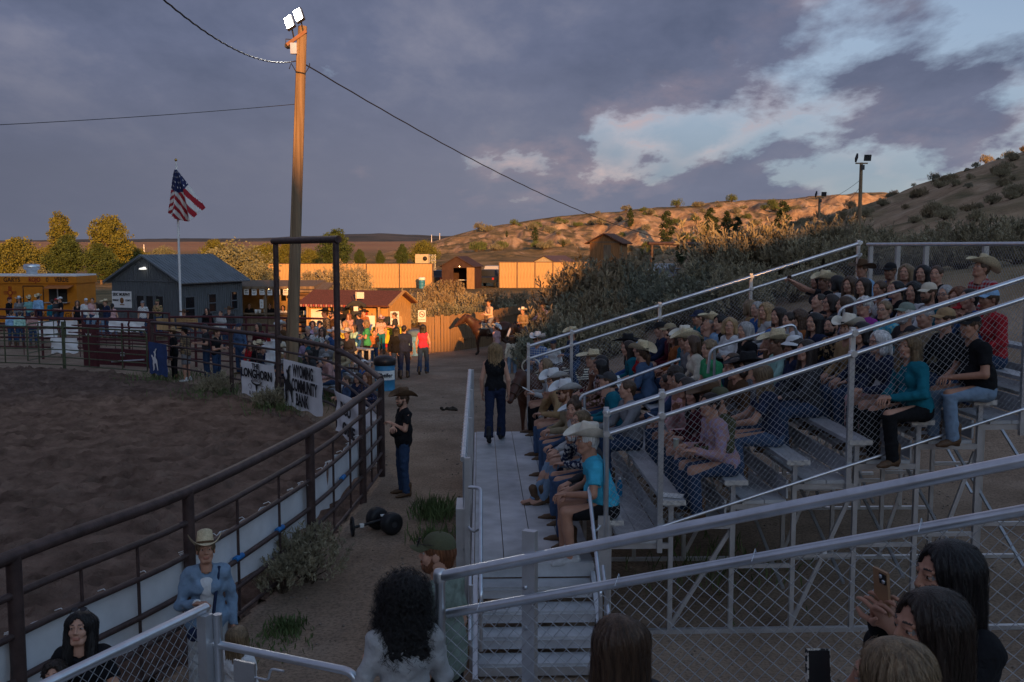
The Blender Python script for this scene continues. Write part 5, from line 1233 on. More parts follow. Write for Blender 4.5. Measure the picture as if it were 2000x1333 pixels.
def barrel(label, px, py, Y, body, lid, h=.88, r=.29, textq=None):
    p = at(px, py, Y); z = gz(p.x, p.y); o = thing('trash_barrel', label, 'barrel', (p.x, p.y, z))
    prof = [(0, 0), (r, 0), (r + .012, .01), (r, .03), (r, h * .33), (r + .014, h * .35), (r, h * .37), (r, h * .64), (r + .014, h * .66), (r, h * .68), (r, h)]
    MB().lathe(prof, 24).obj('drum', body, o); MB().lathe([(r + .02, h - .16), (r + .035, h - .14), (r + .035, h + .03), (r * .8, h + .10), (r * .5, h + .08), (0, h + .02)], 24).obj('liner', lid, o)
    if textq:
        n = 9; P = [[(math.sin(a) * (r + .016), -math.cos(a) * (r + .016), z_) for a in np.linspace(-.9, 1.3, n)] for z_ in (h * .36, h * .66)]; MB().grid(P).obj('label_band', PAPER, o)
        text(o, textq, .17, (.06, -r - .030, h * .52), width=.42, m=INK, bold=.004)
    return o
BB = mat('blue_drum', (.035, .20, .36), .45, var=.12)
barrel('blue barrel with black liner and white label behind the corner fence post', 752, 765, 29.6, BB, mat('black_bag', (.012, .012, .013), .35, bump=.6, bscale=20), .92, .30, 'Pheifer')
barrel('pale blue barrel with white band by the plank fence end', 812, 660, 42.8, mat('pale_blue_drum', (.10, .26, .42), .5), mat('drum_lid', (.10, .16, .22)), 1.0, .33, None)
barrel('blue barrel standing against the long board fence', 824, 553, 93.5, BB, PAPER, .95, .3, None)
def build_poles():
    POLE = mat('pole_wood', (.24, .165, .10), .9, var=.35, scale=1.6, stretch=(8, 8, .2), bump=.6, bscale=14)
    Y = 29.; b = at(569, 768, Y); t = at(591, 52, Y); b.z = gz(b.x, b.y) - .2
    o = thing('light_pole', 'tall leaning wooden light pole with two lit floodlights', 'light pole', (b.x, b.y, b.z + .2)); d = t - b
    mb = MB(); mb.tube([(0, 0, -.2), d * .5, d + Vector((0, 0, -.2))], [.165, .15, .128], 14); mb.obj('pole', POLE, o)
    mb = MB(); mb.tube([(-.15, -.12, -.2), d * .97 + Vector((-.10, -.10, -.25))], .035, 8); mb.obj('conduit', POLE, o)
    tp = d
    def arm(q, r): return tp + Vector(q)
    MB().bar(arm((-.42, -.18, -.75), 0), arm((.12, -.1, -.35), 0), .09, .09).obj('bracket', mat('bracket_wood', (.25, .12, .07)), o)
    MB().box(arm((-.22, -.18, -.85), 0), (.18, .14, .3)).obj('junction_box', GALV, o)
    LIT = mat('floodlight_lit', (1, 1, 1), emit=(1, .96, .86, 60)); HS = mat('floodlight_housing', (.03, .03, .035), .5)
    for k, (px, py) in enumerate(((566, 45), (584, 31))):
        p = at(px, py, Y - .25) - o.location; f = MB(); f.box((0, 0, 0), (.26, .10, .42)); hd = f.obj('floodlight', HS, o); hd.location = p; hd.rotation_euler = (R(-22), R(-28), R(-14))
        g_ = MB(); g_.box((0, -.056, 0), (.20, .012, .36)); g_.obj('lens', LIT, hd)
        MB().tube([p + Vector((.03, .08, -.1)), p + Vector((.08, .12, -.38)), arm((-.2 + .2 * k, -.1, -.55), 0)], .022, 6).obj('yoke', HS, o)
        l = bpy.data.lights.new('floodlight_beam', 'SPOT'); l.energy = 120; l.spot_size = R(95); l.spot_blend = .6; l.color = (1, .95, .85); l.shadow_soft_size = .15
        lo = bpy.data.objects.new('floodlight_beam', l); link(lo, o); lo.location = p + Vector((-.08, -.32, -.05)); lo.rotation_euler = Vector((-.35, -.75, -.75)).to_track_quat('-Z', 'Y').to_euler()
    p = at(570, 91, Y) - o.location; f = MB(); f.box(p, (.34, .3, .09)); f.tube([p + Vector((-.17, 0, .05)), p + Vector((-.17, 0, .2)), p + Vector((.2, .1, .2))], .015, 5); f.obj('spare_floodlight', HS, o)
    k = MB(); c = at(584, 123, Y) - o.location; k.tube([c + Vector((-.25, -.15, -.2)), c + Vector((-.18, -.2, -.05)), c + Vector((-.05, -.2, -.28)), c + Vector((.2, -.15, -.32)), c + Vector((.32, -.1, -.12)), c + Vector((.3, 0, -.02))], .014, 5); k.obj('loose_cable', BLACK, o)
    def wire(name, label, a, b, sag, r, n=24, twist=False):
        pts = []
        for i in range(n + 1):
            u = i / n; q = a.lerp(b, u); q.z -= sag * 4 * u * (1 - u)
            if twist and i % 2: q.z += .012
            pts.append(q)
        m_ = MB(); m_.tube([p - pts[0] for p in pts], r, 5); w = m_.obj(name, BLACK, None); w.location = pts[0]; tag(w, label, 'cable')
    wire('overhead_cable', 'black cable rising from the pole to the upper left sky', at(578, 120, Y), at(180, -130, 13.0), .55, .016, 60, True)
    wire('overhead_cable', 'long black cable falling from the pole towards the far hill', at(592, 124, Y), at(1372, 478, 76), 1.1, .02, 60, True)
    wire('thin_cable', 'thin dark cable running left from the pole', at(577, 204, Y), at(-60, 247, 25.0), .05, .009)
    for (px, top, Yq, lab) in ((1677, 318, 62, 'tall wooden pole with dark floodlights on the right hillside'), (1598, 386, 88, 'short wooden pole with dark floodlights beyond the sage bank')):
        b = at(px, 480, Yq); z = gz(b.x, b.y); h = at(px, top, Yq).z - z; q = thing('hill_light_pole', lab, 'light pole', (b.x, b.y, z)); MB().tube([(0, 0, -.2), (0, 0, h)], [.14, .10], 10).obj('pole', POLE, q)
        for s in (-1, 1):
            f = MB(); f.box((0, 0, 0), (.42, .1, .38)); c = f.obj('floodlight', HS, q); c.location = (s * .34, -.1, h + .28); c.rotation_euler = (R(15), R(30) if s < 0 else 0, R(70) if s < 0 else 0)
        MB().box((0, -.05, h - .05), (.75, .08, .08)).obj('bracket', POLE, q); MB().box((.05, -.12, h - .3), (.2, .12, .3)).obj('junction_box', HS, q)
        if px == 1677:
            wire('guy_wire', 'upper guy wire slanting from the tall hillside pole', Vector((b.x, b.y, z + h * .8)), at(1612, 392, 70), .15, .012); wire('guy_wire', 'steeper lower guy wire on the tall hillside pole', Vector((b.x, b.y, z + h * .72)), at(1652, 395, 66), .1, .012)
    for (px, top, Yq, lab) in ((843, 459, 900, 'thin white mast on the far horizon, first of two'), (859, 456, 900, 'thin white mast on the far horizon, second of two'), (281, 478, 600, 'short white post on the far plain')):
        b = at(px, 480, Yq); z = gz(b.x, b.y); h = at(px, top, Yq).z - z; MB().tube([(0, 0, 0), (0, 0, h)], [.45, .25], 6).obj('far_mast', WHITE, None, loc=None); m_ = COL.objects[-1]; m_.location = (b.x, b.y, z); tag(m_, lab, 'mast')
    # flag
    Y = 48.; b = at(354, 640, Y); z = gz(b.x, b.y); o = thing('flagpole', 'slim white flagpole standing by the grey house', 'flagpole', (b.x, b.y, z)); h = at(354, 316, Y).z - z
    MB().tube([(0, 0, 0), (0, 0, h)], [.06, .04], 10).obj('pole', WHITE, o); MB().lathe([(0, 0), (.06, .03), (.07, .08), (.05, .13), (0, .15)], 10, (0, 0, h)).obj('finial', mat('gold_ball', (.45, .28, .08), .3, metal=.8), o)
    MB().tube([(.06, -.03, .8), (.075, -.03, h - .2)], .008, 4).obj('halyard', WHITE, o)
    fl = thing('flag', 'american flag hanging limp from the flagpole', 'flag', (b.x, b.y, z)); zt = at(354, 332, Y).z - z; sc = 48 / F
    RE = mat('flag_red', (.30, .012, .022), .85, var=.1); WH = mat('flag_white', (.60, .57, .55), .85, var=.06); BL = mat('flag_blue', (.014, .020, .075), .85, var=.1)
    nu, nv = 72, 60; P = []; M2 = []
    for i in range(nv + 1):
        v = i / nv; row = []
        for j in range(nu + 1):
            u = j / nu
            L0 = -2 - 17 * v ** .8; R0 = 2 + 50 * v ** .9; x = L0 + (R0 - L0) * u
            bot = 88 + 14 * math.sin(min(u, 1) * math.pi) - 6 * (1 - u) - 16 * max(0, u - .7) / .3
            y = -.10 + .30 * v * math.sin(u * 13 + 1.5 * v) + .12 * v * math.sin(u * 29 + 4 * v) - .10 * v
            row.append(Vector((x * sc, y, zt - bot * v * sc)))
        P.append(row)
    vs = [q for r in P for q in r]; fs = []; mi = []
    for i in range(nv):
        for j in range(nu):
            fs.append((i * (nu + 1) + j, i * (nu + 1) + j + 1, (i + 1) * (nu + 1) + j + 1, (i + 1) * (nu + 1) + j)); u, v = (j + .5) / nu, (i + .5) / nv
            x = (-2 - 17 * v ** .8) + ((2 + 50 * v ** .9) - (-2 - 17 * v ** .8)) * u; yy = v * 100
            k = (x * .88 - yy * .52) if x > 0 else (-x * .9 - yy * .75)
            can = yy < 46 - abs(x + 1) * .25
            if can: mi.append(3 if (i % 6 in (2, 3) and (j + (i // 6) * 5) % 10 in (4, 5)) and x < 30 else 2)
            else: mi.append(int(math.floor(k / 5.1)) % 2)
    mb = MB(); mb.v = [tuple(q) for q in vs]; mb.f = [list(f) for f in fs]; mb.m = mi; mb.sm = [True] * len(fs); mb.obj('cloth', [RE, WH, BL, WH], fl)
build_poles()
def gateway(label, pa, pb, ya, yb, pbar, m, r, parts='pipe_gateway'):
    """two posts and an overhanging top bar"""
    A_ = Vector((*pa, gz(*pa))); B = Vector((*pb, gz(*pb))); o = thing(parts, label, 'gateway', A_)
    za, zb = ya - A_.z, yb - A_.z; b = B - A_
    MB().tube([(0, 0, -.1), (0, 0, za)], r, 10).obj('post', m, o); MB().tube([(b.x, b.y, b.z - .1), (b.x, b.y, zb)], r, 10).obj('post', m, o)
    e = Vector((b.x, b.y, 0)).normalized() * pbar; MB().tube([Vector((0, 0, za + r)) - e, Vector((b.x, b.y, zb + r)) + e], r * 1.15, 12).obj('top_bar', m, o)
p0 = at(541, 600, 26.6); p1 = at(658, 600, 23.4)
gateway('tall dark pipe gateway standing over the arena fence', (p0.x, p0.y), (p1.x, p1.y), at(541, 477, 26.6).z, at(658, 474, 23.4).z, .16, RUST, .075)
p0 = at(1273, 500, 76); p1 = at(1361, 500, 78)
gateway('rusty pipe gateway far off below the hillside', (p0.x, p0.y), (p1.x, p1.y), at(1273, 479, 76).z, at(1361, 480, 78).z, .35, RUST, .12)
# ------------------------------------------------------------------ grandstands
ROWX0, RUN, SEATZ0, RISE = 1.09, .68, 1.31, .2176
def chain_link(parent, o_, ux, L_, ztop, zbot, slope, cell=.075, r=.0023, name='chain_link', m=None, zz=None):
    """diamond wire sheet: starts at o_, runs L_ along ux (horizontal unit vector), top and bottom rise with slope"""
    H = ztop - zbot; n = int((L_ + H) / cell); V = []; Fq = []
    ux = np.array(ux, float); nrm = np.array((-ux[1], ux[0], 0)); o_ = np.array(o_, float)
    for fam in (1, -1):
        for i in range(-int(H / cell) - 1, n + 1):
            u0 = i * cell; pts = []
            # line: u = u0 + fam * v (v from 0 to H), clipped to 0..L_
            va, vb = 0., H
            if fam > 0: va = max(va, -u0); vb = min(vb, L_ - u0)
            else: u0 = u0 + (H if False else 0); va = max(va, u0 - L_); vb = min(vb, u0)
            if vb - va < .01: continue
            P = []
            for v in (va, vb):
                u = u0 + fam * v; P.append(o_ + ux * u + np.array((0, 0, zbot + v + slope * u)) + nrm * (.0025 * fam))
            d = P[1] - P[0]; d /= np.linalg.norm(d); s = np.cross(d, nrm); b = len(V)
            for p in P:
                for a in (0, 2.094, 4.189): V.append(p + (s * math.cos(a) + nrm * math.sin(a)) * r)
            Fq += [(b, b + 1, b + 4, b + 3), (b + 1, b + 2, b + 5, b + 4), (b + 2, b, b + 3, b + 5)]
    ob = bpy.data.objects.new(name, mesh_np(name, np.array(V), np.array(Fq), m or WIRE)); link(ob, parent); ob['kind'] = 'stuff'; return ob
def pipe(parent, pts, r, name='rail', m=None, n=10): return MB().tube(pts, r, n).obj(name, m or GALV, parent)
def arc(pts, rad=.12, n=5):
    """round the corners of a polyline"""
    P = [Vector(p) for p in pts]; out = [P[0]]
    for i in range(1, len(P) - 1):
        a = (P[i - 1] - P[i]); b = (P[i + 1] - P[i]); q = min(rad, a.length * .45, b.length * .45); a = P[i] + a.normalized() * q; b = P[i] + b.normalized() * q
        for k in range(n + 1): t = k / n; out.append(a.lerp(P[i], t).lerp(P[i].lerp(b, t), t))
    return out + [P[-1]]
CAP = mat('plank_end_cap', (.56, .53, .49), .6, metal=.1, var=.1)
def build_far_stand():
    o = thing('grandstand', 'aluminium grandstand filled with spectators facing the arena', 'grandstand', (0, 10.6, 0), R(1.86)); L_ = 7.7; NR = 9
    for i in range(4): x = -.41 + i * .3275; MB().box((x + .162, L_ / 2, .83), (.318, L_, .04)).obj('walkway_plank', ALUD, o)
    MB().box((.245, -.012, .77), (1.31, .02, .15)).obj('walkway_fascia', ALUD, o); MB().box((-.43, L_ / 2, .76), (.03, L_, .16)).obj('walkway_beam', ALU, o)
    for k in range(5):
        z = .68 - .17 * k
        if z < .1: break
        MB().box((.24, -.16 - .26 * k, z - .02), (1.22, .27, .04)).obj('step', ALUD, o); MB().box((.24, -.30 - .26 * k, z - .075), (1.22, .02, .09)).obj('step_nosing', ALU, o)
    for s, x in ((0, -.40), (1, .88)): MB().bar((x, -.02, .70), (x, -1.15, .0), .05, .16).obj('stringer', ALU, o)
    for k in range(NR):
        x = ROWX0 + RUN * k; z = SEATZ0 + RISE * k
        MB().box((x, L_ / 2, z - .022), (.25, L_, .044)).obj('seat_plank', ALUD, o); MB().box((x, -.008, z - .024), (.256, .03, .052)).obj('seat_end_cap', CAP, o)
        MB().box((x, .09, z - .065), (.16, .05, .04)).obj('seat_bracket', ALU, o)
        if k:
            zf = z - .445
            for q in (0, 1): MB().box((x - .48 + q * .245, L_ / 2, zf - .02), (.238, L_ - .04, .04)).obj('foot_plank', ALUD, o)
            MB().box((x - .105, L_ / 2, z - .33), (.02, L_ - .06, .20)).obj('riser_plank', ALUD, o)
        for f, y in enumerate((.06, 2.6, 5.15, 7.6)):
            MB().box((x - .02, y, (z - .05) / 2), (.05, .05, z - .05)).obj('upright', ALU, o)
            if f in (0, 1, 3):
                zf = z - .49 if k else .80
                MB().box((x - .35, y + .002, zf - .03), (.66, .045, .06)).obj('cross_beam', ALU, o)
                if k > 1 and k % 2 == f % 2: MB().bar((x - .69, y + .045, .06), (x - .03, y + .045, zf - .1), .045, .03, up=(0, 1, 0)).obj('brace', ALU, o)
                if k > 2: MB().box((x - .35, y + .004, zf * .52), (.63, .035, .045)).obj('tie', ALU, o)
        if k > 2:
            MB().bar((x - .1, .1, z * .25), (x - .1, 2.55, z * .75), .035, .025).obj('brace', ALU, o); MB().bar((x - .13, 2.6, z * .3), (x - .13, 5.1, z * .8), .035, .025).obj('brace', ALU, o)
    for y in (.06, 2.6, 5.15, 7.6): MB().box((3.9, y + .006, .03), (6.3, .06, .05)).obj('ground_sill', ALU, o)
    # guard rails at both ends
    for y, x0, x1, posts, zt in ((-.03, 1.02, 7.3, (1.02, 1.62, 3.69, 5.6, 7.25), 2.50), (7.74, .56, 6.75, (.56, 1.36, 3.0, 4.7, 6.7), 2.44)):
        sl = .322 if y < 1 else .31
        pipe(o, [(x0, y, zt), (x1, y, zt + sl * (x1 - x0))], .031, 'top_rail'); pipe(o, [(x0 + .03, y, zt - .223), (x1, y, zt - .223 + sl * (x1 - x0))], .026, 'middle_rail')
        pipe(o, [(x0, y, 1.05), (x1, y, 1.05 + sl * (x1 - x0))], .018, 'bottom_rail')
        for x in posts:
            zz = zt + sl * (x - x0); MB().box((x, y + .045, (zz + .06 + zz - 1.75) / 2), (.055, .05, 1.81)).obj('rail_post', ALU, o)
            for q in (0, .223): MB().tube([(x, y - .034, zz - q), (x, y + .07, zz - q)], .038, 8).obj('clamp', ALU, o)
        chain_link(o, (x0 + .05, y, 0), (1, 0, 0), x1 - x0 - .05, zt - .24, 1.06, sl)
    MB().tube([(1.02, -.03, 1.0), (1.02, -.03, 2.52)], .03, 10).obj('corner_post', GALV, o); MB().box((1.0, -.02, .95), (.13, .05, .85)).obj('corner_plate', ALU, o)
    MB().lathe([(.036, 0), (.036, .03), (.02, .05), (0, .055)], 10, (1.02, -.03, 2.5)).obj('post_cap', ALU, o)
    # back fence along the top row
    xb = 6.85
    pipe(o, [(xb, -1, 4.32), (xb, 7.74, 4.32)], .03, 'back_rail')
    for y in (-.03, 1.6, 3.5, 5.4, 6.5, 7.7): MB().box((xb + .05, y, 3.4), (.07, .07, 1.9)).obj('back_post', CAP, o)
    chain_link(o, (xb, 0, 0), (0, 1, 0), 7.7, 4.30, 2.9, 0)
    # front rail
    xf = -.53
    pipe(o, [(xf, 0, 2.0), (xf, 7.7, 2.0)], .03, 'front_rail'); pipe(o, [(xf, 0, 1.0), (xf, 7.7, 1.0)], .018, 'front_bottom_rail')
    for y in (.0, 2.5, 5.1, 7.65): MB().box((xf + .045, y, 1.0), (.06, .06, 2.04)).obj('front_post', ALU, o)
    chain_link(o, (xf, 0, 0), (0, 1, 0), 7.7, 1.98, 1.02, 0)
    for y in np.arange(.1, 7.6, .22): MB().tube([(xf - .034, y, 2.03), (xf + .02, y + .01, 2.036), (xf + .04, y, 1.96)], .004, 3).obj('wire_tie', GALV, o)
    MB().box((xf - .03, .25, .95), (.1, .5, 1.0)).obj('corner_panel', ALU, o)
    # stair handrails
    for x, s in ((.96, -1), (-.47, 1)):
        pipe(o, arc([(x, -.02, 1.70), (x + s * .13, -.05, 1.70), (x + s * .13, -1.15, .92), (x + s * .13, -1.18, .35)], .06), .021, 'stair_handrail'); pipe(o, arc([(x, -.04, 1.26), (x + s * .06, -.16, 1.24), (x + s * .12, -.3, 1.32)], .05), .014, 'handrail_bracket')
        pipe(o, [(x + s * .02, -.45, .95), (x + s * .02, -1.18, .45)], .02, 'lower_handrail'); pipe(o, [(x + s * .03, -.85, 0), (x + s * .03, -.85, .9)], .022, 'handrail_post')
    # aisle handrails
    for a, b, e, y in (((1147, 775), (1345, 703), 'lo', 3.2), ((1405, 684), (1572, 634), 'both', 3.2), ((1662, 604), (1828, 556), 'both', 3.2)):
        A_ = at(*a, 10.6 + y); B = at(*b, 10.6 + y); A_ = A_ - o.location; B = B - o.location
        lo = [A_ - Vector((.03, 0, .34)), A_ - Vector((0, 0, 0))]; pts = lo + [B] + ([B + Vector((.05, 0, -.22))] if e == 'both' else [])
        pipe(o, arc(pts, .1), .022, 'aisle_handrail')
        for t in (.05, .92): q = A_.lerp(B, t); pipe(o, [q, q - Vector((0, 0, .75))], .02, 'handrail_post')
    return o
STAND = build_far_stand()
def build_near_stand():
    o = thing('near_grandstand', 'foreground grandstand with thick galvanised rails and wire mesh', 'grandstand', (-.41, 5.5, 0), R(-24)); sl = .318
    pipe(o, [(0, 0, 2.43), (.53, 0, 2.43 + .53 * sl), (3.6, 0, 2.43 + 3.6 * sl)], .031, 'top_rail', n=14); pipe(o, [(.05, 0, 2.22), (3.6, 0, 2.22 + 3.55 * sl)], .027, 'middle_rail', n=14)
    pipe(o, [(0, 0, 1.0), (3.6, 0, 1.0 + 3.6 * sl)], .018, 'bottom_rail'); pipe(o, [(0, 0, .3), (0, 0, 2.40)], .03, 'corner_post', n=14)
    MB().lathe([(.038, -.03), (.038, .02), (.03, .04), (0, .045)], 12, (0, 0, 2.43)).obj('post_cap', ALU, o)
    for x in (.53, 3.4): MB().box((x, .06, 1.5 + x * sl), (.075, .05, 2.15)).obj('rail_post', ALU, o); [MB().lathe([(.012, 0), (.012, .012), (0, .014)], 8).obj('bolt', GALV, o) for _ in range(1)]
    for c in [c for c in o.children if c.name.startswith('bolt')]: c.rotation_euler = (R(90), 0, 0)
    bs = [c for c in o.children if c.name.startswith('bolt')]; bs[0].location = (.515, .035, 2.43); bs[1].location = (.52, .035, 2.2)
    for t in (.25, 1.05, 1.75, 2.5, 3.1): MB().tube([(t, -.034, 2.22 + t * sl - .02), (t + .01, .0, 2.22 + t * sl + .036), (t + .02, .034, 2.22 + t * sl - .04)], .003, 4).obj('wire_tie', GALV, o)
    chain_link(o, (.03, .0, 0), (1, 0, 0), 3.5, 2.20, 1.0, sl, .078, .0025)
    MB().tube([(0, -.02, 1.55), (.09, -.02, 1.55)], .018, 8).obj('clamp', ALU, o)
    # walkway with its front rail
    xf = -1.68
    pipe(o, [(xf, -.02, 2.0), (xf, -4, 2.0)], .031, 'front_rail', n=14); chain_link(o, (xf, -3.9, 0), (0, 1, 0), 3.9, 1.98, 1.0, 0, .078, .0025); MB().box((xf + .03, -.07, 1.35), (.07, .07, 1.25)).obj('front_post', ALU, o)
    pipe(o, [(xf + .09, -.02, .8), (xf + .09, -.02, 1.97)], .028, 'front_corner_post'); pipe(o, arc([(xf, -.02, 1.77), (-.55, -.02, 1.77), (-.55, -.02, .9)], .1), .026, 'end_rail')
    MB().box((xf + .32, -.05, 1.64), (.16, .02, .14)).obj('latch_plate', ALU, o); pipe(o, arc([(xf + .4, -.05, 1.62), (xf + .5, -.05, 1.62), (xf + .52, -.05, 1.70), (xf + .62, -.05, 1.70)], .03), .008, 'latch_bar')
    for i in range(4): MB().box((-1.36 + i * .33, -3.0, .83), (.32, 6, .04)).obj('walkway_plank', ALUD, o)
    for k in range(3): MB().box((-.75, .16 + .26 * k, .66 - .17 * k), (1.4, .27, .04)).obj('step', ALUD, o)
    for k in range(6):
        x = .07 + RUN * k; z = SEATZ0 + RISE * k; MB().box((x, -3.0, z - .022), (.25, 5.9, .044)).obj('seat_plank', ALUD, o)
        if k:
            for q in (0, 1): MB().box((x - .48 + q * .245, -3.0, z - .465), (.238, 5.9, .04)).obj('foot_plank', ALUD, o)
        for y in (-.2, -3, -5.8): MB().box((x, y, (z - .05) / 2), (.05, .05, z - .05)).obj('upright', ALU, o)
    return o
NSTAND = build_near_stand()

# ------------------------------------------------------------------ arena fences
def curve_pts(P, n=6):
    out = []
    for i in range(len(P) - 1):
        a, b, c, d = (Vector((*P[max(0, min(len(P) - 1, i + k))], 0)) for k in (-1, 0, 1, 2))
        for j in range(n): t = j / n; out.append(.5 * ((2 * b) + (c - a) * t + (2 * a - 5 * b + 4 * c - d) * t * t + (3 * b - a - 3 * c + d) * t ** 3))
    return out + [Vector((*P[-1], 0))]
def pipe_fence(label, P, heights, radii, pr, ph, m, stays=0, name='pipe_fence', smooth=True, stay_top=None):
    z0 = gz(*P[0]); o = thing(name, label, 'fence', (P[0][0], P[0][1], z0)); off = Vector(o.location)
    C_ = curve_pts(P) if smooth else [Vector((*p, 0)) for p in P]
    for h, r in zip(heights, radii): MB().tube([Vector((q.x, q.y, gz(q.x, q.y) + h)) - off for q in C_], r, 10).obj('rail', m, o)
    for p in P: q = Vector((*p, gz(*p))) - off; MB().tube([q + Vector((0, 0, -.1)), q + Vector((0, 0, ph))], pr, 10).obj('post', m, o)
    if stays:
        for i in range(len(P) - 1):
            for s in range(stays):
                t = (s + 1) / (stays + 1); q = C_[int((i + t) * 6)] if smooth else C_[i].lerp(C_[i + 1], t); q = Vector((q.x, q.y, gz(q.x, q.y))) - off
                MB().tube([q + Vector((0, 0, .12)), q + Vector((0, 0, stay_top or heights[1]))], .017, 6).obj('stay', m, o)
    return o
HTS = (1.80, 1.48, 1.14, .76, .45, .14)
pipe_fence('dark pipe fence along the near side of the arena', FENCE[:7], HTS, (.058, .033, .03, .03, .03, .025), .062, 1.80, RUST, 2)
pipe_fence('dark pipe fence along the far curve of the arena', [FENCE[6]] + [tuple(at(658, 600, 23.4).xy), tuple(at(541, 600, 26.6).xy)] + FENCE[10:], (1.84, 1.48, 1.12, .76, .45), (.058, .03, .03, .03, .03), .06, 1.83, RUST, 1)
def stock_gate(label, a, b, h=1.55, m=GREENP, rails=6, group=None, low=.2):
    A_ = Vector((*a, gz(*a))); B = Vector((*b, gz(*b))); d = B - A_; L_ = d.xy.length; o = thing('stock_gate', label, 'gate', A_, math.atan2(d.y, d.x), group); dz = d.z
    pipe(o, arc([(0, 0, low), (0, 0, h), (L_, 0, h + dz), (L_, 0, low + dz)], .22, 7), .028, 'frame', m)
    for i in range(rails - 1): z = low + (h - low) * i / (rails - 1); pipe(o, [(0, 0, z), (L_, 0, z + dz)], .02, 'gate_rail', m, 8)
    for t in (.28, .68): MB().box((L_ * t, .012, (h + low) / 2 + dz * t), (.05, .02, h - low)).obj('brace', m, o)
    return o
g0 = tuple(at(284, 600, 32.9).xy); g1 = tuple(at(121, 600, 35.4).xy); g2 = tuple(at(-45, 600, 37.4).xy)
stock_gate('green pipe gate hung beside the blue banner post', g0, g1); stock_gate('green pipe gate at the far left of the arena', g1, g2)
MB().tube([(0, 0, 0), (0, 0, 1.75)], .06, 10).obj('gate_post', GREENP, None); q = COL.objects[-1]; q.location = (g1[0], g1[1], gz(*g1)); tag(q, 'green post between the two green gates', 'post')
stock_gate('green gate standing open behind the left gate', tuple(at(50, 600, 38).xy), tuple(at(126, 600, 43).xy), 1.6)
def L3(*pts): return [tuple(at(px, 600, Y).xy) for px, Y in pts]
HP = (1.75, 1.42, 1.08, .75, .42); RP = (.045, .03, .03, .03, .03)
pipe_fence('maroon pipe pen fence in front of the food truck', L3((-30, 47), (70, 46.5), (160, 46), (250, 45.5), (330, 44)), HP, RP, .05, 1.78, MAROON, 1, smooth=False)
pipe_fence('second maroon pipe fence closer to the green gates', L3((-30, 42), (80, 41.5), (190, 41), (290, 39.5)), (1.7, 1.3, .9, .5), (.045, .03, .03, .03), .05, 1.72, MAROON, 2, smooth=False)
pipe_fence('maroon pipe fence in front of the food stand', L3((330, 42), (410, 42), (480, 41.5), (560, 41), (640, 40)), HP, RP, .05, 1.78, MAROON, 1, smooth=False)
pipe_fence('maroon pipe alley fence behind the standing men', L3((300, 38), (380, 37.5), (450, 36.5), (520, 36)), (1.65, 1.3, .95, .6, .3), RP, .05, 1.68, MAROON, 2, smooth=False)
pipe_fence('short maroon pipe fence behind the seated crowd', L3((655, 27), (700, 26.5), (715, 24.5)), (1.35, 1.0, .6), (.04, .03, .03), .045, 1.38, RUST, 0, smooth=False)
def panel_thing(name, label, cat, px0, px1, yt, yb, Y0, Y1, m, t=.03):
    a = at(px0, yt, Y0); b = at(px1, yt, Y1); h = (yb - yt) / F * (Y0 + Y1) / 2; d = b - a; L_ = d.xy.length; o = thing(name, label, cat, (a.x, a.y, a.z - h), math.atan2(d.y, d.x))
    return o, L_, h
def bulge(L_, h, m, o, name='sheet', amp=.04, seed=1, nx=14, nz=10, t=-.006):
    rs = np.random.RandomState(seed); ph = rs.uniform(0, 6, 4)
    P = [[(L_ * i / nx + .02 * math.sin(j * 1.3 + ph[0]) * (i in (0, nx)), -.02 - amp * (.5 + .5 * math.sin(i * .9 + ph[1] + j * .35)) - amp * .5 * math.sin(j * 1.1 + ph[2] + i * .3), h * j / nz + .03 * math.sin(i * 1.1 + ph[3]) * (1 - j / nz)) for i in range(nx + 1)] for j in range(nz + 1)]
    return MB().slab(P, t).obj(name, m, o)
def white_sheet(label, px0, px1, yt, yb, Y0, Y1, m=CANVAS, seed=1):
    o, L_, h = panel_thing('banner', label, 'banner', px0, px1, yt, yb, Y0, Y1, m); bulge(L_, h, m, o, 'cloth', .03, seed)
for i, (a, b, t, u, Y, lab) in enumerate([(66, 112, 627, 660, 46.3, 'white banner on the pen fence below the food truck'), (118, 152, 626, 655, 46.2, 'white banner on the pen fence beside the last one under the truck'), (213, 250, 626, 648, 45.4, 'white banner on the pen fence under the lettered house sign'), (254, 283, 626, 648, 45.1, 'short white banner next to the plywood panels'), (100, 152, 660, 690, 41.2, 'white lower banner behind the green gates')]): white_sheet(lab, a, b, t, u, Y, Y - .1, seed=i)
for a, b, lab in ((306, 340, 'plywood panel on the pen fence, left of the pair'), (345, 386, 'plywood panel on the pen fence, right of the pair')):
    o, L_, h = panel_thing('plywood_panel', lab, 'panel', a, b, 622, 645, 42.2, 42.0, PINE); MB().box((L_ / 2, 0, h / 2), (L_, .03, h)).obj('sheet', PINE, o); MB().box((L_ / 2, -.03, h - .04), (L_, .03, .06)).obj('batten', PINE, o)
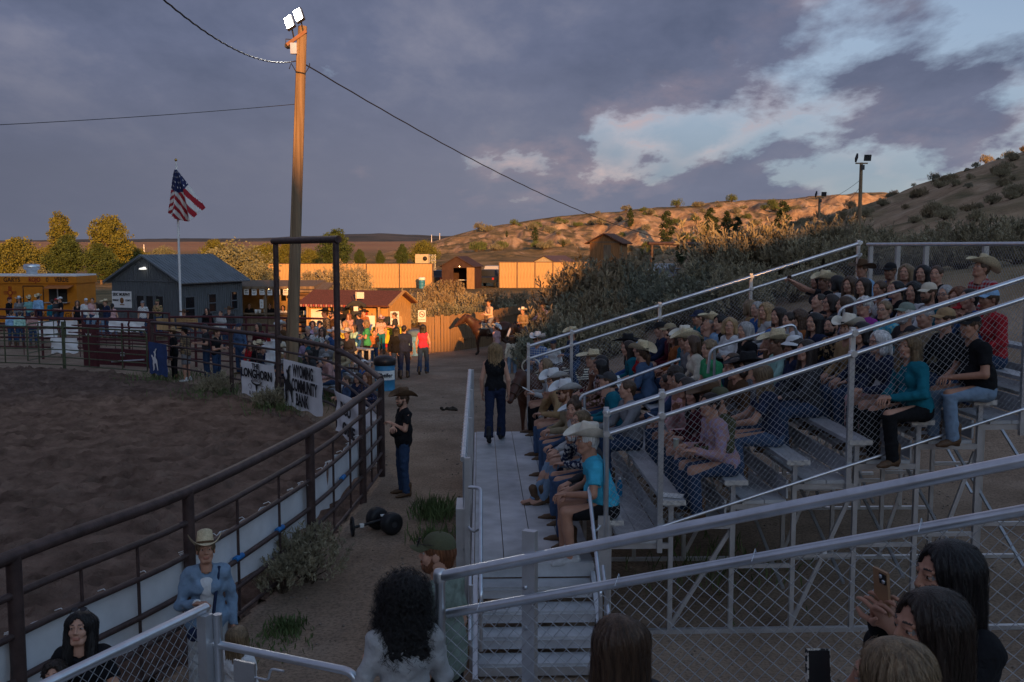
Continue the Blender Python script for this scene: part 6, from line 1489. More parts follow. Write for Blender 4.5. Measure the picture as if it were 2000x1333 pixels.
def build_chute():
    a = at(162, 640, 37.5); z = gz(a.x, a.y); b = at(288, 640, 36.5); o = thing('roping_chute', 'dark maroon steel roping chute behind the green gate', 'chute', (a.x, a.y, z), math.atan2(b.y - a.y, b.x - a.x)); L_ = (b - a).xy.length
    MB().box((.32, 0, .82), (.64, .06, 1.6)).obj('front_panel', MAROON, o); MB().box((.64 + (L_ - .64) / 2, .02, .42), (L_ - .64, .05, .62)).obj('side_panel', MAROON, o)
    for zz in (.95, 1.25, 1.55): pipe(o, [(.6, 0, zz), (L_, 0, zz)], .03, 'chute_rail', MAROON)
    for x in (.02, .62, L_ * .6, L_): pipe(o, [(x, .05, 0), (x, .05, 1.7)], .045, 'chute_post', MAROON)
    for dx in (.18, .36): 
        s = MB(); s.add([(dx - .06, -.035, 1.3), (dx + .0, -.035, 1.18), (dx + .06, -.035, 1.3), (dx + .1, -.035, 1.34), (dx, -.035, 1.24), (dx - .1, -.035, 1.34)], [(0, 1, 2, 4), (0, 4, 5), (2, 3, 4)]); s.obj('emblem', PAPER, o)
    pipe(o, [(L_ * .45, -.06, .25), (L_ * .95, -.06, .38)], .03, 'lever', GALV); MB().box((L_ * .62, -.05, .55), (.18, .04, .14)).obj('latch', GALV, o)
build_chute()
# ------------------------------------------------------------------ banners
def poly(parent, pts, m, y=-.01, t=.006, name='emblem', s=1., off=(0, 0)):
    """flat printed silhouette from an outline"""
    n = len(pts); a = [(p[0] * s + off[0], y, p[1] * s + off[1]) for p in pts]; b = [(x, y - t, z) for x, _, z in a]
    return MB().add(a + b, [tuple(range(n)), tuple(range(2 * n - 1, n - 1, -1))] + [(i, (i + 1) % n, (i + 1) % n + n, i + n) for i in range(n)]).obj(name, m, parent)
RIDER = [(.0, .0), (.10, .06), (.14, .18), (.10, .30), (.20, .38), (.30, .34), (.38, .22), (.44, .05), (.50, .07), (.46, .24), (.44, .40), (.40, .52), (.30, .58), (.26, .66), (.30, .74), (.27, .84), (.32, .95), (.40, 1.0), (.36, 1.04), (.24, .98), (.18, .88), (.10, .90), (.08, .84), (.15, .78), (.14, .66), (.04, .60), (-.06, .70), (-.16, .72), (-.18, .64), (-.10, .60), (-.02, .46), (-.04, .30), (.0, .16)]
o, L_, h = panel_thing('bank_banner', 'white vinyl banner with black bank lettering and bucking horse emblem', 'banner', 556, 630, 697, 795, 26.0, 24.0, CANVAS)
h = 1.2; bulge(L_, h, CANVAS, o, 'cloth', .015, 4)
for s, z, x, w in (('WYOMING', .97, 1.38, 1.28), ('COMMUNITY', .60, 1.45, 1.62), ('BANK', .24, 1.30, .80)): text(o, s, .44, (x, -.085, z), width=w, bold=.010)
poly(o, RIDER, INK, -.075, s=.98, off=(.2, .08))
o, L_, h = panel_thing('ranch_banner', 'white ranch banner with longhorn skull hung on the far fence', 'banner', 473, 537, 703, 772, 28.0, 26.55, CANVAS)
h = .96; bulge(L_, h, CANVAS, o, 'cloth', .012, 6)
text(o, 'THE', .20, (L_ * .48, -.07, .86), width=.42, bold=.005); text(o, 'LONGHORN', .34, (L_ / 2, -.07, .64), width=L_ * .92, bold=.010); text(o, 'RANCH', .14, (L_ * .5, -.07, .475), width=.5, m=mat('grey_print', (.2, .18, .18))); text(o, '& RESORT', .16, (L_ * .5, -.07, .10), width=.9, m=mat('grey_print', (.2, .18, .18)))
sk = [(-.06, .12), (-.02, .0), (.02, .0), (.06, .12), (.08, .22), (.30, .26), (.42, .36), (.40, .40), (.26, .31), (.06, .28), (-.06, .28), (-.26, .31), (-.40, .40), (-.42, .36), (-.30, .26), (-.08, .22)]
poly(o, sk, INK, -.068, s=.75, off=(L_ * .5, .17))
for s in (-1, 1): MB().tube([(L_ * .5 + s * (.38 + .12 * math.cos(a) * (1 - a / 9)), -.066, .27 + .10 * math.sin(a) * (1 - a / 9)) for a in np.linspace(0, 6, 16)], .007, 4).obj('scroll', MATS['grey_print'], o)
o, L_, h = panel_thing('blue_banner', 'dark blue banner with white bucking horse on the gate end post', 'banner', 292, 327, 668, 730, 32.2, 31.2, CANVAS)
bulge(L_, 1.02, mat('blue_banner_cloth', (.022, .05, .15), .8, var=.2), o, 'cloth', .01, 8); poly(o, RIDER, WHITE, -.06, s=.72, off=(L_ * .28, .10)); 
p6, p7 = FENCE[6], FENCE[5]
def fence_banner(label, i, t0, t1, zb, zt, seed, side=-1):
    """white sheet tied inside the near fence between two points of it"""
    C_ = curve_pts(FENCE[:7]); a = C_[int(t0 * 6)]; b = C_[int(t1 * 6)]; d = b - a; L_ = d.length
    o = thing('banner', label, 'banner', (a.x - .05, a.y, gz(a.x, a.y) + zb), math.atan2(d.y, d.x)); h = zt - zb; rs = np.random.RandomState(seed); ph = rs.uniform(0, 6)
    nx, nz = 16, 8; seg = C_[int(t0 * 6):int(t1 * 6) + 1]; P = []
    Mi = Matrix.Rotation(-o.rotation_euler[2], 3, 'Z')
    def pos(u):
        k = u * (len(seg) - 1); i0 = min(int(k), len(seg) - 2); q = seg[i0].lerp(seg[i0 + 1], k - i0); return Mi @ Vector((q.x - o.location.x - .05, q.y - o.location.y, 0))
    for j in range(nz + 1):
        P.append([pos(i / nx) + Vector((0, .035 + .02 * math.sin(i * 1.1 + ph + j * .5), h * j / nz + (.025 * math.sin(i * 2.1 + ph) if j == nz else 0) + .03 * math.sin(i * .7 + ph) * (j == 0))) for i in range(nx + 1)])
    MB().slab([[tuple(q) for q in r] for r in P], .006).obj('cloth', CANVAS, o)
    for i in range(0, nx + 1, 4):
        q = pos(i / nx); MB().tube([(q.x, .07, h + .02), (q.x, .0, h + .05), (q.x + .02, -.07, h - .01)], .005, 4).obj('tie', PAPER, o)
    return o
fence_banner('white banner tied to the near fence left of the woman in black', 0, .4, 2.0, .45, 1.12, 1)
fence_banner('long white banner on the near fence behind the woman in black', 0, 2.0, 3.0, .45, 1.12, 2)
fence_banner('white banner with blue tape right of the straw hat woman', 0, 3.0, 3.84, .45, 1.13, 3)
fence_banner('narrow white banner touching the sagebrush at the near post', 0, 3.84, 4.34, .48, 1.10, 4)
fence_banner('white banner between the near post and the corner post', 0, 4.34, 5.17, .45, 1.12, 5)
fence_banner('white banner hanging by the corner post of the arena', 0, 5.17, 6.0, .3, 1.12, 6)
tp = mat('blue_tape', (.02, .16, .42), .6)
C_ = curve_pts(FENCE[:7])
for k, lab in ((3.45, 'strip of blue tape on the fence rail right of the straw hat'), (3.72, 'piece of blue tape at the end of the taped banner'), (4.55, 'blue tape on the rail past the near post')):
    a = C_[int(k * 6)]; b = C_[int(k * 6) + 1]; d = (b - a).normalized(); m_ = MB(); m_.tube([-d * .09, d * .09], .036, 8); m_.obj('tape_strip', tp, None); q = COL.objects[-1]; q.location = (a.x, a.y, gz(a.x, a.y) + .78); tag(q, lab, 'tape')
o, L_, h = panel_thing('black_letter_banner', 'crumpled white banner with black letters by the corner post', 'banner', 659, 742, 768, 850, 22.2, 18.9, CANVAS); bulge(L_, .95, CANVAS, o, 'cloth', .05, 9); text(o, 'RCO', .36, (L_ * .35, -.12, .66), width=.9, bold=.01); text(o, 'OBIE', .36, (L_ * .42, -.12, .25), width=1.1, bold=.01)
o = thing('tied_jacket_banner', 'white crumpled cloth with red and black print tied on the gateway rail', 'cloth', at(528, 715, 27.4)); f = Field((-.3, -.2, -.1), (.3, .2, 1.35), .03); f.cap((0, 0, .1), (.02, 0, .62), .16, .14, flat=((0, 1, 0), .4)); f.cap((-.12, 0, .62), (.14, 0, .66), .07, .06, flat=((0, 1, 0), .5)); f.wrinkle(.02, .14, 3); v, q, i = f.net(); child('cloth', mesh_np('cloth', v, q, CANVAS, smooth=True), o); MB().box((.0, -.1, .8), (.1, .03, .22)).obj('print', mat('display_red', (.35, .02, .02)), o)
# ------------------------------------------------------------------ spectator benches by the far fence
BENCH = []
def bench_rows():
    base = [Vector((*p, 0)) for p in (tuple(at(640, 600, 25.4).xy), tuple(at(600, 600, 26.8).xy), tuple(at(530, 600, 28.5).xy), tuple(at(440, 600, 30.8).xy))]
    for r, (dist, z) in enumerate(((.9, .42), (1.8, .62), (2.7, .84), (3.6, 1.06))):
        pts = []
        for i, p in enumerate(base):
            d = (base[min(i + 1, 3)] - base[max(i - 1, 0)]).normalized(); n = Vector((d.y, -d.x, 0)); pts.append(p + n * dist)
        dense = [pts[i].lerp(pts[i + 1], t / 30) for i in range(3) for t in range(31)]; dense = [q for q in dense if 1000 + q.x / q.y * F < 722]
        pts = [dense[int(k * (len(dense) - 1) / 3)] for k in range(4)]
        o = thing('spectator_bench', ['lowest', 'second', 'third', 'topmost'][r] + ' plank bench of the crowd along the far fence', 'bench', (pts[0].x, pts[0].y, gz(pts[0].x, pts[0].y)))
        for i in range(3):
            a, b = pts[i], pts[i + 1]; za, zb = gz(a.x, a.y) + z, gz(b.x, b.y) + z; MB().bar(Vector((a.x, a.y, za)) - o.location, Vector((b.x, b.y, zb)) - o.location, .28, .04).obj('seat_plank', ALUD, o)
            for t in (.02, .5, .98): q = a.lerp(b, t); MB().box(Vector((q.x, q.y, gz(q.x, q.y) + z / 2 - .01)) - o.location, (.06, .06, z - .02)).obj('leg', ALU, o)
            if r:
                n = Vector(((b - a).y, -(b - a).x, 0)).normalized() * -.45; MB().bar(Vector((a.x, a.y, za - .42)) + n - o.location, Vector((b.x, b.y, zb - .42)) + n - o.location, .3, .03).obj('foot_plank', ALUD, o)
        BENCH.append((pts, z))
bench_rows()
def build_axle():
    p = gpix(745, 1045); o = thing('steering_axle', 'black two wheeled axle with a hand wheel lying on the path', 'axle', (p.x, p.y, p.z), R(20)); BK = mat('black_plastic', (.015, .015, .017), .5)
    for k, (q, r) in enumerate((((.12, -.16, .17), .17), ((-.02, .2, .17), .17))):
        w = MB(); w.lathe([(.05, -.09), (.13, -.09), (.165, -.06), (.17, 0), (.165, .06), (.13, .09), (.05, .09)], 20); c = w.obj('wheel', BK, o); c.location = q; c.rotation_euler = (R(90), 0, R(20)); MB().lathe([(0, -.07), (.11, -.075), (.12, -.06), (.12, .06), (.11, .075), (0, .07)], 14).obj('hub', mat('grey_plastic', (.06, .06, .065), .5), c)
    MB().tube([(.12, -.16, .17), (-.02, .2, .17)], .04, 8).obj('axle_bar', BK, o); MB().tube([(.05, .0, .2), (-.42, -.02, .12)], .022, 8).obj('column', BK, o); MB().box((-.3, -.02, .14), (.06, .05, .05), 0).obj('tag', PAPER, o); MB().box((.04, .0, .26), (.10, .05, .02)).obj('sticker', PAPER, o)
    MB().tube([(-.44 + .01 * math.cos(a), -.02 + .14 * math.cos(a), .14 + .13 * math.sin(a)) for a in np.linspace(0, 2 * math.pi, 19)], .02, 6).obj('hand_wheel', BK, o)
    MB().bar((-.44, -.16, .14), (-.44, .12, .14), .03, .03).obj('spoke', BK, o)
build_axle()
p = at(826, 617, 43.9); o = thing('no_smoking_sign', 'white no smoking sign at the plank fence end', 'sign', (p.x - .02, p.y - .25, p.z - .25), 0); MB().box((0, 0, .25), (.34, .02, .52)).obj('board', WHITE, o); MB().tube([(.12 * math.cos(a), -.015, .33 + .12 * math.sin(a)) for a in np.linspace(0, 2 * math.pi, 17)], .014, 5).obj('ring', mat('display_red', (.35, .02, .02)), o); MB().bar((-.09, -.018, .42), (.09, -.018, .24), .02, .02).obj('slash', MATS['display_red'], o); MB().box((0, -.016, .33), (.13, .01, .03)).obj('cigarette', INK, o); text(o, 'NO SMOKING', .07, (0, -.014, .08), width=.28); MB().box((0, .04, -.35), (.07, .05, 1.3)).obj('post', WOOD, o)
# ------------------------------------------------------------------ horses
def horse_np(low, h=.035):
    f = Field((-.5, -1.2, 0), (.5, 1.75, 2.15), h); fx = ((1, 0, 0), .82)
    f.cap((0, -.45, 1.12), (0, .40, 1.10), .31, .30, 0, .08, flat=fx); f.ell((0, .55, 1.12), (.23, .24, .30), 0, .08); f.ell((0, -.66, 1.2), (.26, .30, .27), 0, .08); f.cap((0, .3, 1.35), (0, .55, 1.38), .12, .13, 0, .1)
    n1 = np.array((0, 1.08, 1.78 - low)); f.cap((0, .60, 1.22), n1 * .5 + np.array((0, .42, .75)), .23, .17, 0, .06, flat=((1, 0, 0), .7)); f.cap(n1 * .5 + np.array((0, .42, .75)), n1, .17, .115, 0, .05, flat=((1, 0, 0), .75))
    hd = n1 + np.array((0, .42, -.34)); f.cap(n1 + (0, .05, .0), hd * .55 + n1 * .45, .125, .10, 0, .04, flat=((1, 0, 0), .8)); f.cap(hd * .55 + n1 * .45, hd, .095, .068, 0, .04, flat=((1, 0, 0), .85)); f.ell(hd + (0, .015, -.01), (.062, .065, .06), 0, .03)
    f.ell(n1 + (0, .10, -.10), (.075, .12, .13), 0, .04)
    for s in (-1, 1):
        f.cap(n1 + (s * .05, -.02, .09), n1 + (s * .065, .0, .22), .035, .012, 0, .02)
        f.ell(n1 + (s * .088, .14, -.05), (.022, .03, .025), 1, .008); f.ell(hd + (s * .045, .05, .01), (.015, .018, .02), 1, .008)
        f.cap((s * .15, .50, 1.0), (s * .15, .52, .80), .15, .10, 0, .06); f.cap((s * .15, .52, .80), (s * .14, .54, .50), .085, .055, 0, .03); f.cap((s * .14, .54, .50), (s * .14, .52, .14), .048, .036, 0, .02); f.cap((s * .14, .52, .14), (s * .14, .57, .07), .04, .05, 1, .02)
        f.cap((s * .15, -.62, 1.12), (s * .16, -.46, .80), .22, .13, 0, .06); f.cap((s * .16, -.46, .80), (s * .15, -.80, .52), .10, .058, 0, .03); f.cap((s * .15, -.80, .52), (s * .15, -.74, .14), .05, .038, 0, .02); f.cap((s * .15, -.74, .14), (s * .15, -.69, .07), .04, .05, 1, .02)
        for q in ((s * .14, .58), (s * .15, -.68)): f.cap((q[0], q[1], .08), (q[0], q[1], .03), .052, .06, 1, .01)
    f.plane((0, 0, .0), (0, 0, -1)); return f.net()
def mane_np(low):
    f = Field((-.2, .2, .9), (.2, 1.4, 2.15), .03); n1 = np.array((0, 1.08, 1.78 - low)); m = n1 * .5 + np.array((0, .42, .75))
    f.cap((0, .46, 1.46), m + (.03, -.15, .09), .05, .06, 0, .03); f.cap(m + (.03, -.15, .09), n1 + (.02, -.08, .10), .06, .05, 0, .03); f.cap(n1 + (0, .0, .15), n1 + (0, .13, .02), .035, .02, 0, .02)
    for i in range(6): t = i / 5; p = np.array((.05, .46, 1.46)) * (1 - t) + (n1 + (.04, -.08, .1)) * t; f.cap(p, p + np.array((.09, .03, -.22)), .05, .02, 0, .03)
    f.wrinkle(.01, .06, 2); return f.net()
def horse(label, p, rz, coat, maneC='black', low=0., saddle=True, blaze=None, scale=1.):
    k = ('horse', low); V, Q, I = cached(k, lambda: horse_np(low)); m = mat('coat_' + label[:12].replace(' ', '_'), coat, .5, var=.22, scale=3, spec=.35)
    o = bpy.data.objects.new('horse', mesh_np('horse', V, Q, [m, mat('hoof', (.03, .025, .02), .5)], I, smooth=True)); link(o); tag(o, label, 'horse'); o.location = p; o.rotation_euler = (0, 0, rz); o.scale = (scale,) * 3
    v, q, i = cached(('mane', low), lambda: mane_np(low)); child('mane', mesh_np('mane', v, q, hair_mat(maneC), smooth=True), o)
    f = Field((-.2, -1.35, .2), (.2, -.7, 1.5), .03); f.cap((0, -.88, 1.34), (0, -1.06, 1.1), .05, .08, 0, .03); f.cap((0, -1.06, 1.1), (0, -1.04, .45), .08, .04, 0, .03); f.wrinkle(.01, .07, 4); v, q, i = f.net(); child('tail', mesh_np('tail', v, q, hair_mat(maneC), smooth=True), o)
    LE = mat('saddle_leather', (.065, .032, .018), .5, var=.3, scale=8); n1 = Vector((0, 1.08, 1.78 - low)); hd = n1 + Vector((0, .42, -.34))
    b = MB()
    for t, r in ((.30, .125), (.72, .095)):
        c = n1.lerp(hd, t); ax = (hd - n1).normalized(); u = Vector((0, -ax.z, ax.y)); b.tube([c + Vector((math.cos(a) * r * .9, 0, 0)) + u * math.sin(a) * r * 1.12 for a in np.linspace(0, 2 * math.pi, 15)], .012, 5)
    for s in (-1, 1): b.tube([n1.lerp(hd, .3) + Vector((s * .115, 0, 0)), n1.lerp(hd, .72) + Vector((s * .09, 0, 0))], .011, 5); b.tube([n1.lerp(hd, .72) + Vector((s * .09, 0, -.02)), Vector((s * .16, .75, 1.45 - low * .3)), Vector((s * .05, .30, 1.55))], .010, 5)
    b.obj('bridle', LE, o)
    if blaze: poly_ = MB(); c = n1.lerp(hd, .5); poly_.tube([n1.lerp(hd, .15) + Vector((0, .085, .085)), c + Vector((0, .075, .08)), hd + Vector((0, .05, .06))], [.012, .045, .04], 8); poly_.obj('blaze', mat('white_hair', (.6, .58, .55), .8), o)
    if saddle:
        f = Field((-.45, -.6, .9), (.45, .5, 1.85), .025); f.cap((0, -.22, 1.40), (0, .18, 1.40), .16, .14, 0, .05, flat=((1, 0, 0), 1.2)); f.cap((0, -.30, 1.50), (0, -.27, 1.56), .12, .10, 0, .04); f.cap((0, .20, 1.46), (0, .22, 1.66), .06, .035, 0, .03)
        for s in (-1, 1): f.cap((s * .25, -.05, 1.36), (s * .33, .05, .98), .10, .07, 0, .05, flat=((1, 0, 0), .5))
        v, q, i = f.net(); sd_ = child('saddle', mesh_np('saddle', v, q, LE, smooth=True), o)
        bl = MB(); P = [[(math.sin(a) * .335, y, 1.09 + math.cos(a) * .355) for a in np.linspace(-1.35, 1.35, 17)] for y in np.linspace(-.42, .36, 6)]; bl.grid(P); bl.grid([[(x * 1.04, y, 1.09 + (z - 1.09) * 1.04) for x, y, z in r] for r in P]); bl.obj('saddle_blanket', fabric(C('charcoal'), 'stripe', C('cream')), sd_)
        for s in (-1, 1): MB().tube(arc([(s * .34, .06, 1.0), (s * .37, .12, .78), (s * .37, .0, .76), (s * .34, .06, 1.0)], .04), .012, 5).obj('stirrup', LE, sd_)
    return o
def rider(label, hp, rz, scale=1., **k):
    """sits in the saddle of the horse at hp"""
    return person(label, (hp[0], hp[1], hp[2] + 1.50), rz, 'ride', k.pop('arms', 'rein'), k.pop('lean', 4), shoes=('boot', 'brown'), scale=scale, **k)
def at_ground(px, Y): p = at(px, 600, Y); return (p.x, p.y, gz(p.x, p.y))
h1 = at_ground(957, 43.2); horse('bay horse standing side on before the sunlit plank fence', h1, R(84), (.055, .022, .012), low=.16)
rider('rider in a peach shirt and black hat on the bay horse', h1, R(120), top=(.62, .43, .30), bottom='grey', hat=('cowboy', 'black'), hair=('short', 'dark'), yaw=30, skin=1)
h2 = at_ground(1022, 37); horse('black horse with a white blaze facing the viewer', h2, R(158), (.014, .011, .010), low=.2, blaze=True)
rider('young rider in a white hat on the blazed black horse', (h2[0], h2[1], h2[2] - .05), R(150), .86, top='tan', bottom='jean', hat=('cowboy', 'felt'), skin=1)
h3 = at_ground(1062, 38.5); horse('dark horse half hidden behind the blazed black horse', h3, R(120), (.03, .016, .010), low=.1)
rider('rider in a pale pink shirt and black hat near the curved fence', h3, R(130), .97, top='pink', bottom='navy', hat=('wide', 'black'), skin=1, arms='knee', yaw=20)
h4 = at_ground(1052, 22.2); horse('chestnut horse lowering its head beside the walkway end', h4, R(155), (.075, .026, .014), low=.42)
r4 = rider('rider in a blue plaid shirt and white hat on the chestnut horse', (h4[0], h4[1], h4[2] - .05), R(150), .95, top=(('blue', 'plaid', 'lgrey')), bottom='ljean', hat=('curl', 'white'), skin=1, specs='dark')
h5 = at_ground(1122, 23.4); horse('brown horse behind the far rail of the stand', h5, R(110), (.06, .024, .014), low=.3)
rider('rider in dark blue plaid and straw hat behind the far rail', (h5[0], h5[1], h5[2] - .05), R(115), .97, top=('navy', 'plaid', 'denim'), bottom='jean', hat=('curl', 'straw'), skin=1)
def coil():
    p = wrist(r4, 'ride', 'rein', 4, False, 1); o = MB(); pts = []
    for k in range(70): a = k * .36; pts.append((.20 * math.cos(a) + .01 * math.sin(k), .05 * math.sin(k * .7), .17 * math.sin(a) - .1))
    o.tube(pts, .011, 5); q = o.obj('coiled_rope', mat('rope', (.55, .48, .38), .9), None); q.location = p; tag(q, 'pale coiled lasso held by the blue plaid rider', 'rope')
coil()
# ------------------------------------------------------------------ people
prs = np.random.RandomState(11)
TAKEN = {}
def seat_at(px, py, lean, off=0., hz=.79):
    best = None; u = (px - 1000) / F
    for k in range(9):
        x = ROWX0 + RUN * k - .06 - .62 * math.sin(R(lean)) * .9 + off; Y = (x + .0324 * 10.6) / (u + .0324)
        if Y < 9.9 or Y > 19.6: continue
        Y = max(10.82, min(Y, 18.1))
        z = SEATZ0 + RISE * k + hz; pr = 480 + (HC - z) * F / Y; e = abs(pr - py)
        if best is None or e < best[0]: best = (e, k, Y)
    if best is None: return None
    return best
def A(px, py, label, rz=None, lean=None, yaw=None, pose='sit', scale=1.06, **k):
    if scale < 1: scale *= 1.06
    lean = lean if lean is not None else int(prs.choice([6, 12, 18])); b = seat_at(px, py, lean, hz=.78 * scale + .01)
    if b is None: print('NO SEAT', label); return
    e, r, Y = b; gap = .43 * scale
    for dy in sorted(np.arange(-.8, .81, .05), key=abs):
        if 10.8 <= Y + dy <= 18.15 and all(abs(Y + dy - q) > (gap + w) / 2 for q, w in TAKEN.get(r, [])): Y += dy; break
    TAKEN.setdefault(r, []).append((Y, gap))
    if e > 26: print('seat', px, py, label, 'row', r, 'err', round(e))
    x = ROWX0 + RUN * r - .0324 * (Y - 10.6)
    rz = R(rz if rz is not None else 96 + prs.uniform(-6, 10)); yaw = yaw if yaw is not None else prs.uniform(-12, 22)
    return person(label, (x - .02, Y, SEATZ0 + RISE * r + .004), rz, pose, k.pop('arms', str(prs.choice(['lap', 'clasp', 'knee', 'lap']))), lean, yaw=yaw, tilt=k.pop('tilt', prs.uniform(-4, 6)), scale=scale, group='spectators on the grandstand', **k)
def ST(px, py, label, rz, scale=1., pose='stand', Y=None, base=None, **k):
    hh = 1.633 * scale
    if Y is None: g_ = gpix(px, py, hh); loc = (g_.x, g_.y, g_.z)
    else: p = at(px, py, Y); loc = (p.x, p.y, (p.z - hh) if base is None else base)
    return person(label, loc, R(rz), pose, k.pop('arms', 'down'), k.pop('lean', 2), scale=scale, **k)
def BN(px, py, label, rz, scale=1., **k):
    """seated on the benches behind the far fence"""
    best = None
    for pts, z in BENCH:
        for i in range(3):
            a, b = pts[i], pts[i + 1]; u = (px - 1000) / F; d = b - a; den = d.x - u * d.y
            t = (u * a.y - a.x) / den if abs(den) > 1e-6 else -1
            if -.02 <= t <= 1.02:
                q = a + d * t; zz = gz(q.x, q.y) + z + .79 * scale; pr = 480 + (HC - zz) * F / q.y; e = abs(pr - py)
                if best is None or e < best[0]: best = (e, q, gz(q.x, q.y) + z, d)
    if best is None: print('NO BENCH', label); return
    e, q, z, d = best
    if e > 16: print('bench', px, py, label, round(e))
    return person(label, (q.x, q.y, z + .02), R(rz), 'sit', k.pop('arms', 'lap'), k.pop('lean', 12), scale=scale, group='crowd on the benches', **k)
def build_crowd():
    # --- grandstand, from the front row up
    AQ = A(1160, 868, 'man in bright aqua shirt, shorts and white hat at the front row end', 92, 18, 12, scale=1.12, arms='clasp', top='aqua', sleeve='short', belly=.025, legs='shorts', bottom='black', shoes=('shoe', 'lgrey'), hair=('short', 'white'), hat=('curl', 'felt'), skin=1, near=True)
    FL_ = A(1136, 828, 'woman in dark floral flannel with glasses eating beside the aqua shirt man', 96, 12, 25, fem=True, arms='chin', top=('navy', 'floral', 'lgrey'), bottom='denim', hair=('short', 'ash'), specs='clear', near=True)
    GS = A(1122, 788, 'woman in grey sweatshirt with her hair up and light jeans', 104, 12, 45, pose='sitx', fem=True, arms='lap', top='lgrey', bottom='ljean', legs='slim', hair=('bun', 'brown'), near=True)
    A(1168, 806, 'person in a black cap behind the floral flannel woman', 92, 12, 0, top='charcoal', hat=('cap', 'black'), hair=('short', 'dark'))
    A(1104, 775, 'bearded man in sunglasses and white hat in the front row', 98, 12, 20, top='khaki', bottom='denim', head='b', hat=('curl', 'white'), specs='dark', hair=('short', 'red'))
    A(1082, 723, 'man in tan shirt and big white hat resting chin on hand', 98, 18, 30, arms='chin', top='tan', bottom='denim', hat=('curl', 'white'), hair=('short', 'brown'), specs='clear')
    P1 = A(1062, 732, 'woman with wavy light hair and dark trousers reading papers', 95, 18, 15, fem=True, top='lgrey', bottom='black', shoes=('boot', 'brown'), hair=('wavy', 'ash'), tilt=-14, arms='fore')
    A(1117, 728, 'child in a white cowboy hat behind the tan shirt man', 100, 12, 0, scale=.8, top='denim', hat=('curl', 'white'))
    A(1173, 750, 'woman in white printed t-shirt and glasses', 98, 6, 10, fem=True, top=('white', 'floral', 'maroon'), sleeve='short', bottom='black', hair=('long', 'black'), skin=2, specs='clear', arms='chin')
    A(1158, 714, 'person in a straw hat and patterned blouse near the far rail', 96, 12, 15, top=('maroon', 'floral', 'cream'), hat=('wide', 'straw'), hair=('short', 'grey'))
    A(1172, 722, 'dark haired woman leaning behind the white t-shirt woman', 96, 12, 5, fem=True, top=('brown', 'floral', 'rose'), hair=('long', 'black'), skin=2)
    TE = A(1190, 690, 'man in teal shirt and dark grey cap looking down', 92, 18, -10, top='teal', hat=('cap', 'charcoal'), tilt=-16)
    A(1227, 696, 'person in a wide black hat and blue shirt', 88, 12, -20, top='blue', hat=('wide', 'black'), hair=('short', 'dark'))
    A(1211, 716, 'blond toddler held in front of the black hat', 100, 6, 25, scale=.55, top='sky', bottom='jean', hair=('short', 'blond'))
    A(1254, 722, 'woman seen from behind with straw hat, ponytail and denim shirt', 60, 12, -20, fem=True, top='denim', hat=('curl', 'straw'), hair=('pony', 'brown'))
    A(1257, 660, 'man in dark red t-shirt with goggles pushed up', 92, 6, 0, top='red', sleeve='short', hair=('short', 'dark'), hat=('backcap', 'sky'))
    A(1270, 652, 'person in a navy cap behind the red t-shirt man', 92, 12, -5, top='navy', hat=('cap', 'black', 'white'))
    A(1287, 660, 'person in a tan cap next to the navy cap', 94, 6, 0, top='maroon', hat=('cap', 'khaki'), hair=('short', 'brown'))
    A(1284, 686, 'toddler with fair hair in a checked purple shirt', 110, 6, 20, scale=.55, top=('purple', 'check', 'lgrey'), hair=('short', 'blond'))
    A(1308, 690, 'second fair haired toddler in a blue top', 84, 6, -30, scale=.55, top='denim', hair=('short', 'blond'))
    A(1313, 660, 'woman in sunglasses with brown hair and orange red top', 100, 12, 15, fem=True, top='orange', hair=('long', 'brown'), specs='dark')
    A(1336, 672, 'man in blue patterned shirt, dark glasses and white patterned hat', 100, 6, 15, top=('teal', 'dots', 'sky'), sleeve='short', belly=.02, bottom='jean', hat=('cowboy', 'felt'), specs='clear', hair=('short', 'grey'))
    A(1321, 713, 'man with thick dark hair seen from behind beside a toddler', 70, 12, -30, top='jean', hair=('mop', 'dark'))
    A(1303, 731, 'girl in lilac top looking down at the arena', 98, 18, 0, fem=True, scale=.85, top='lilac', hair=('pony', 'dark'), skin=2, sleeve='short')
    P2 = A(1320, 741, 'young man with glossy black hair holding papers', 98, 18, 5, top='pink', hair=('short', 'black'), arms='fore', skin=2, tilt=-10)
    A(1327, 758, 'woman in pale pink cardigan resting chin on hand', 100, 18, 10, fem=True, top='pink', hair=('bob', 'dark'), arms='chin', skin=1)
    P4 = A(1343, 776, 'woman with long black hair in a maroon printed sweatshirt holding a phone', 102, 18, 20, fem=True, top='maroon', hair=('long', 'black'), arms='fore', near=True)
    A(1380, 768, 'man in a dark brown cowboy hat behind the maroon sweatshirt', 100, 12, 5, top='maroon', hat=('cowboy', 'brown'))
    P3 = A(1390, 800, 'person in pink floral shirt leaning forward with a drink', 100, 18, 20, fem=True, top=('rose', 'floral', 'lilac'), belly=.03, bottom='jean', hair=('short', 'dark'), arms='fore', near=True)
    A(1432, 708, 'woman with tied dark hair in a low black top', 100, 12, 18, fem=True, top='black', hair=('pony', 'brown'))
    A(1459, 718, 'bearded man in a black cowboy hat and grey shirt', 96, 6, 0, top=('grey', 'heather', 'charcoal'), head='b', hat=('wide', 'black'), hair=('short', 'dark'))
    A(1492, 728, 'woman with very long light brown hair and navy top', 84, 12, -20, fem=True, top='navy', sleeve='short', bottom='denim', hair=('long', 'ash'), near=True)
    A(1424, 644, 'woman with bright blond bob in a white jumper', 118, 6, 45, fem=True, arms='cross', top='white', bottom='charcoal', hair=('bob', 'blond'))
    A(1388, 642, 'man in light blue shirt tilting his straw hat down', 100, 18, 5, top=('sky', 'dots', 'white'), sleeve='short', hat=('curl', 'straw'), tilt=-22, hair=('short', 'grey'))
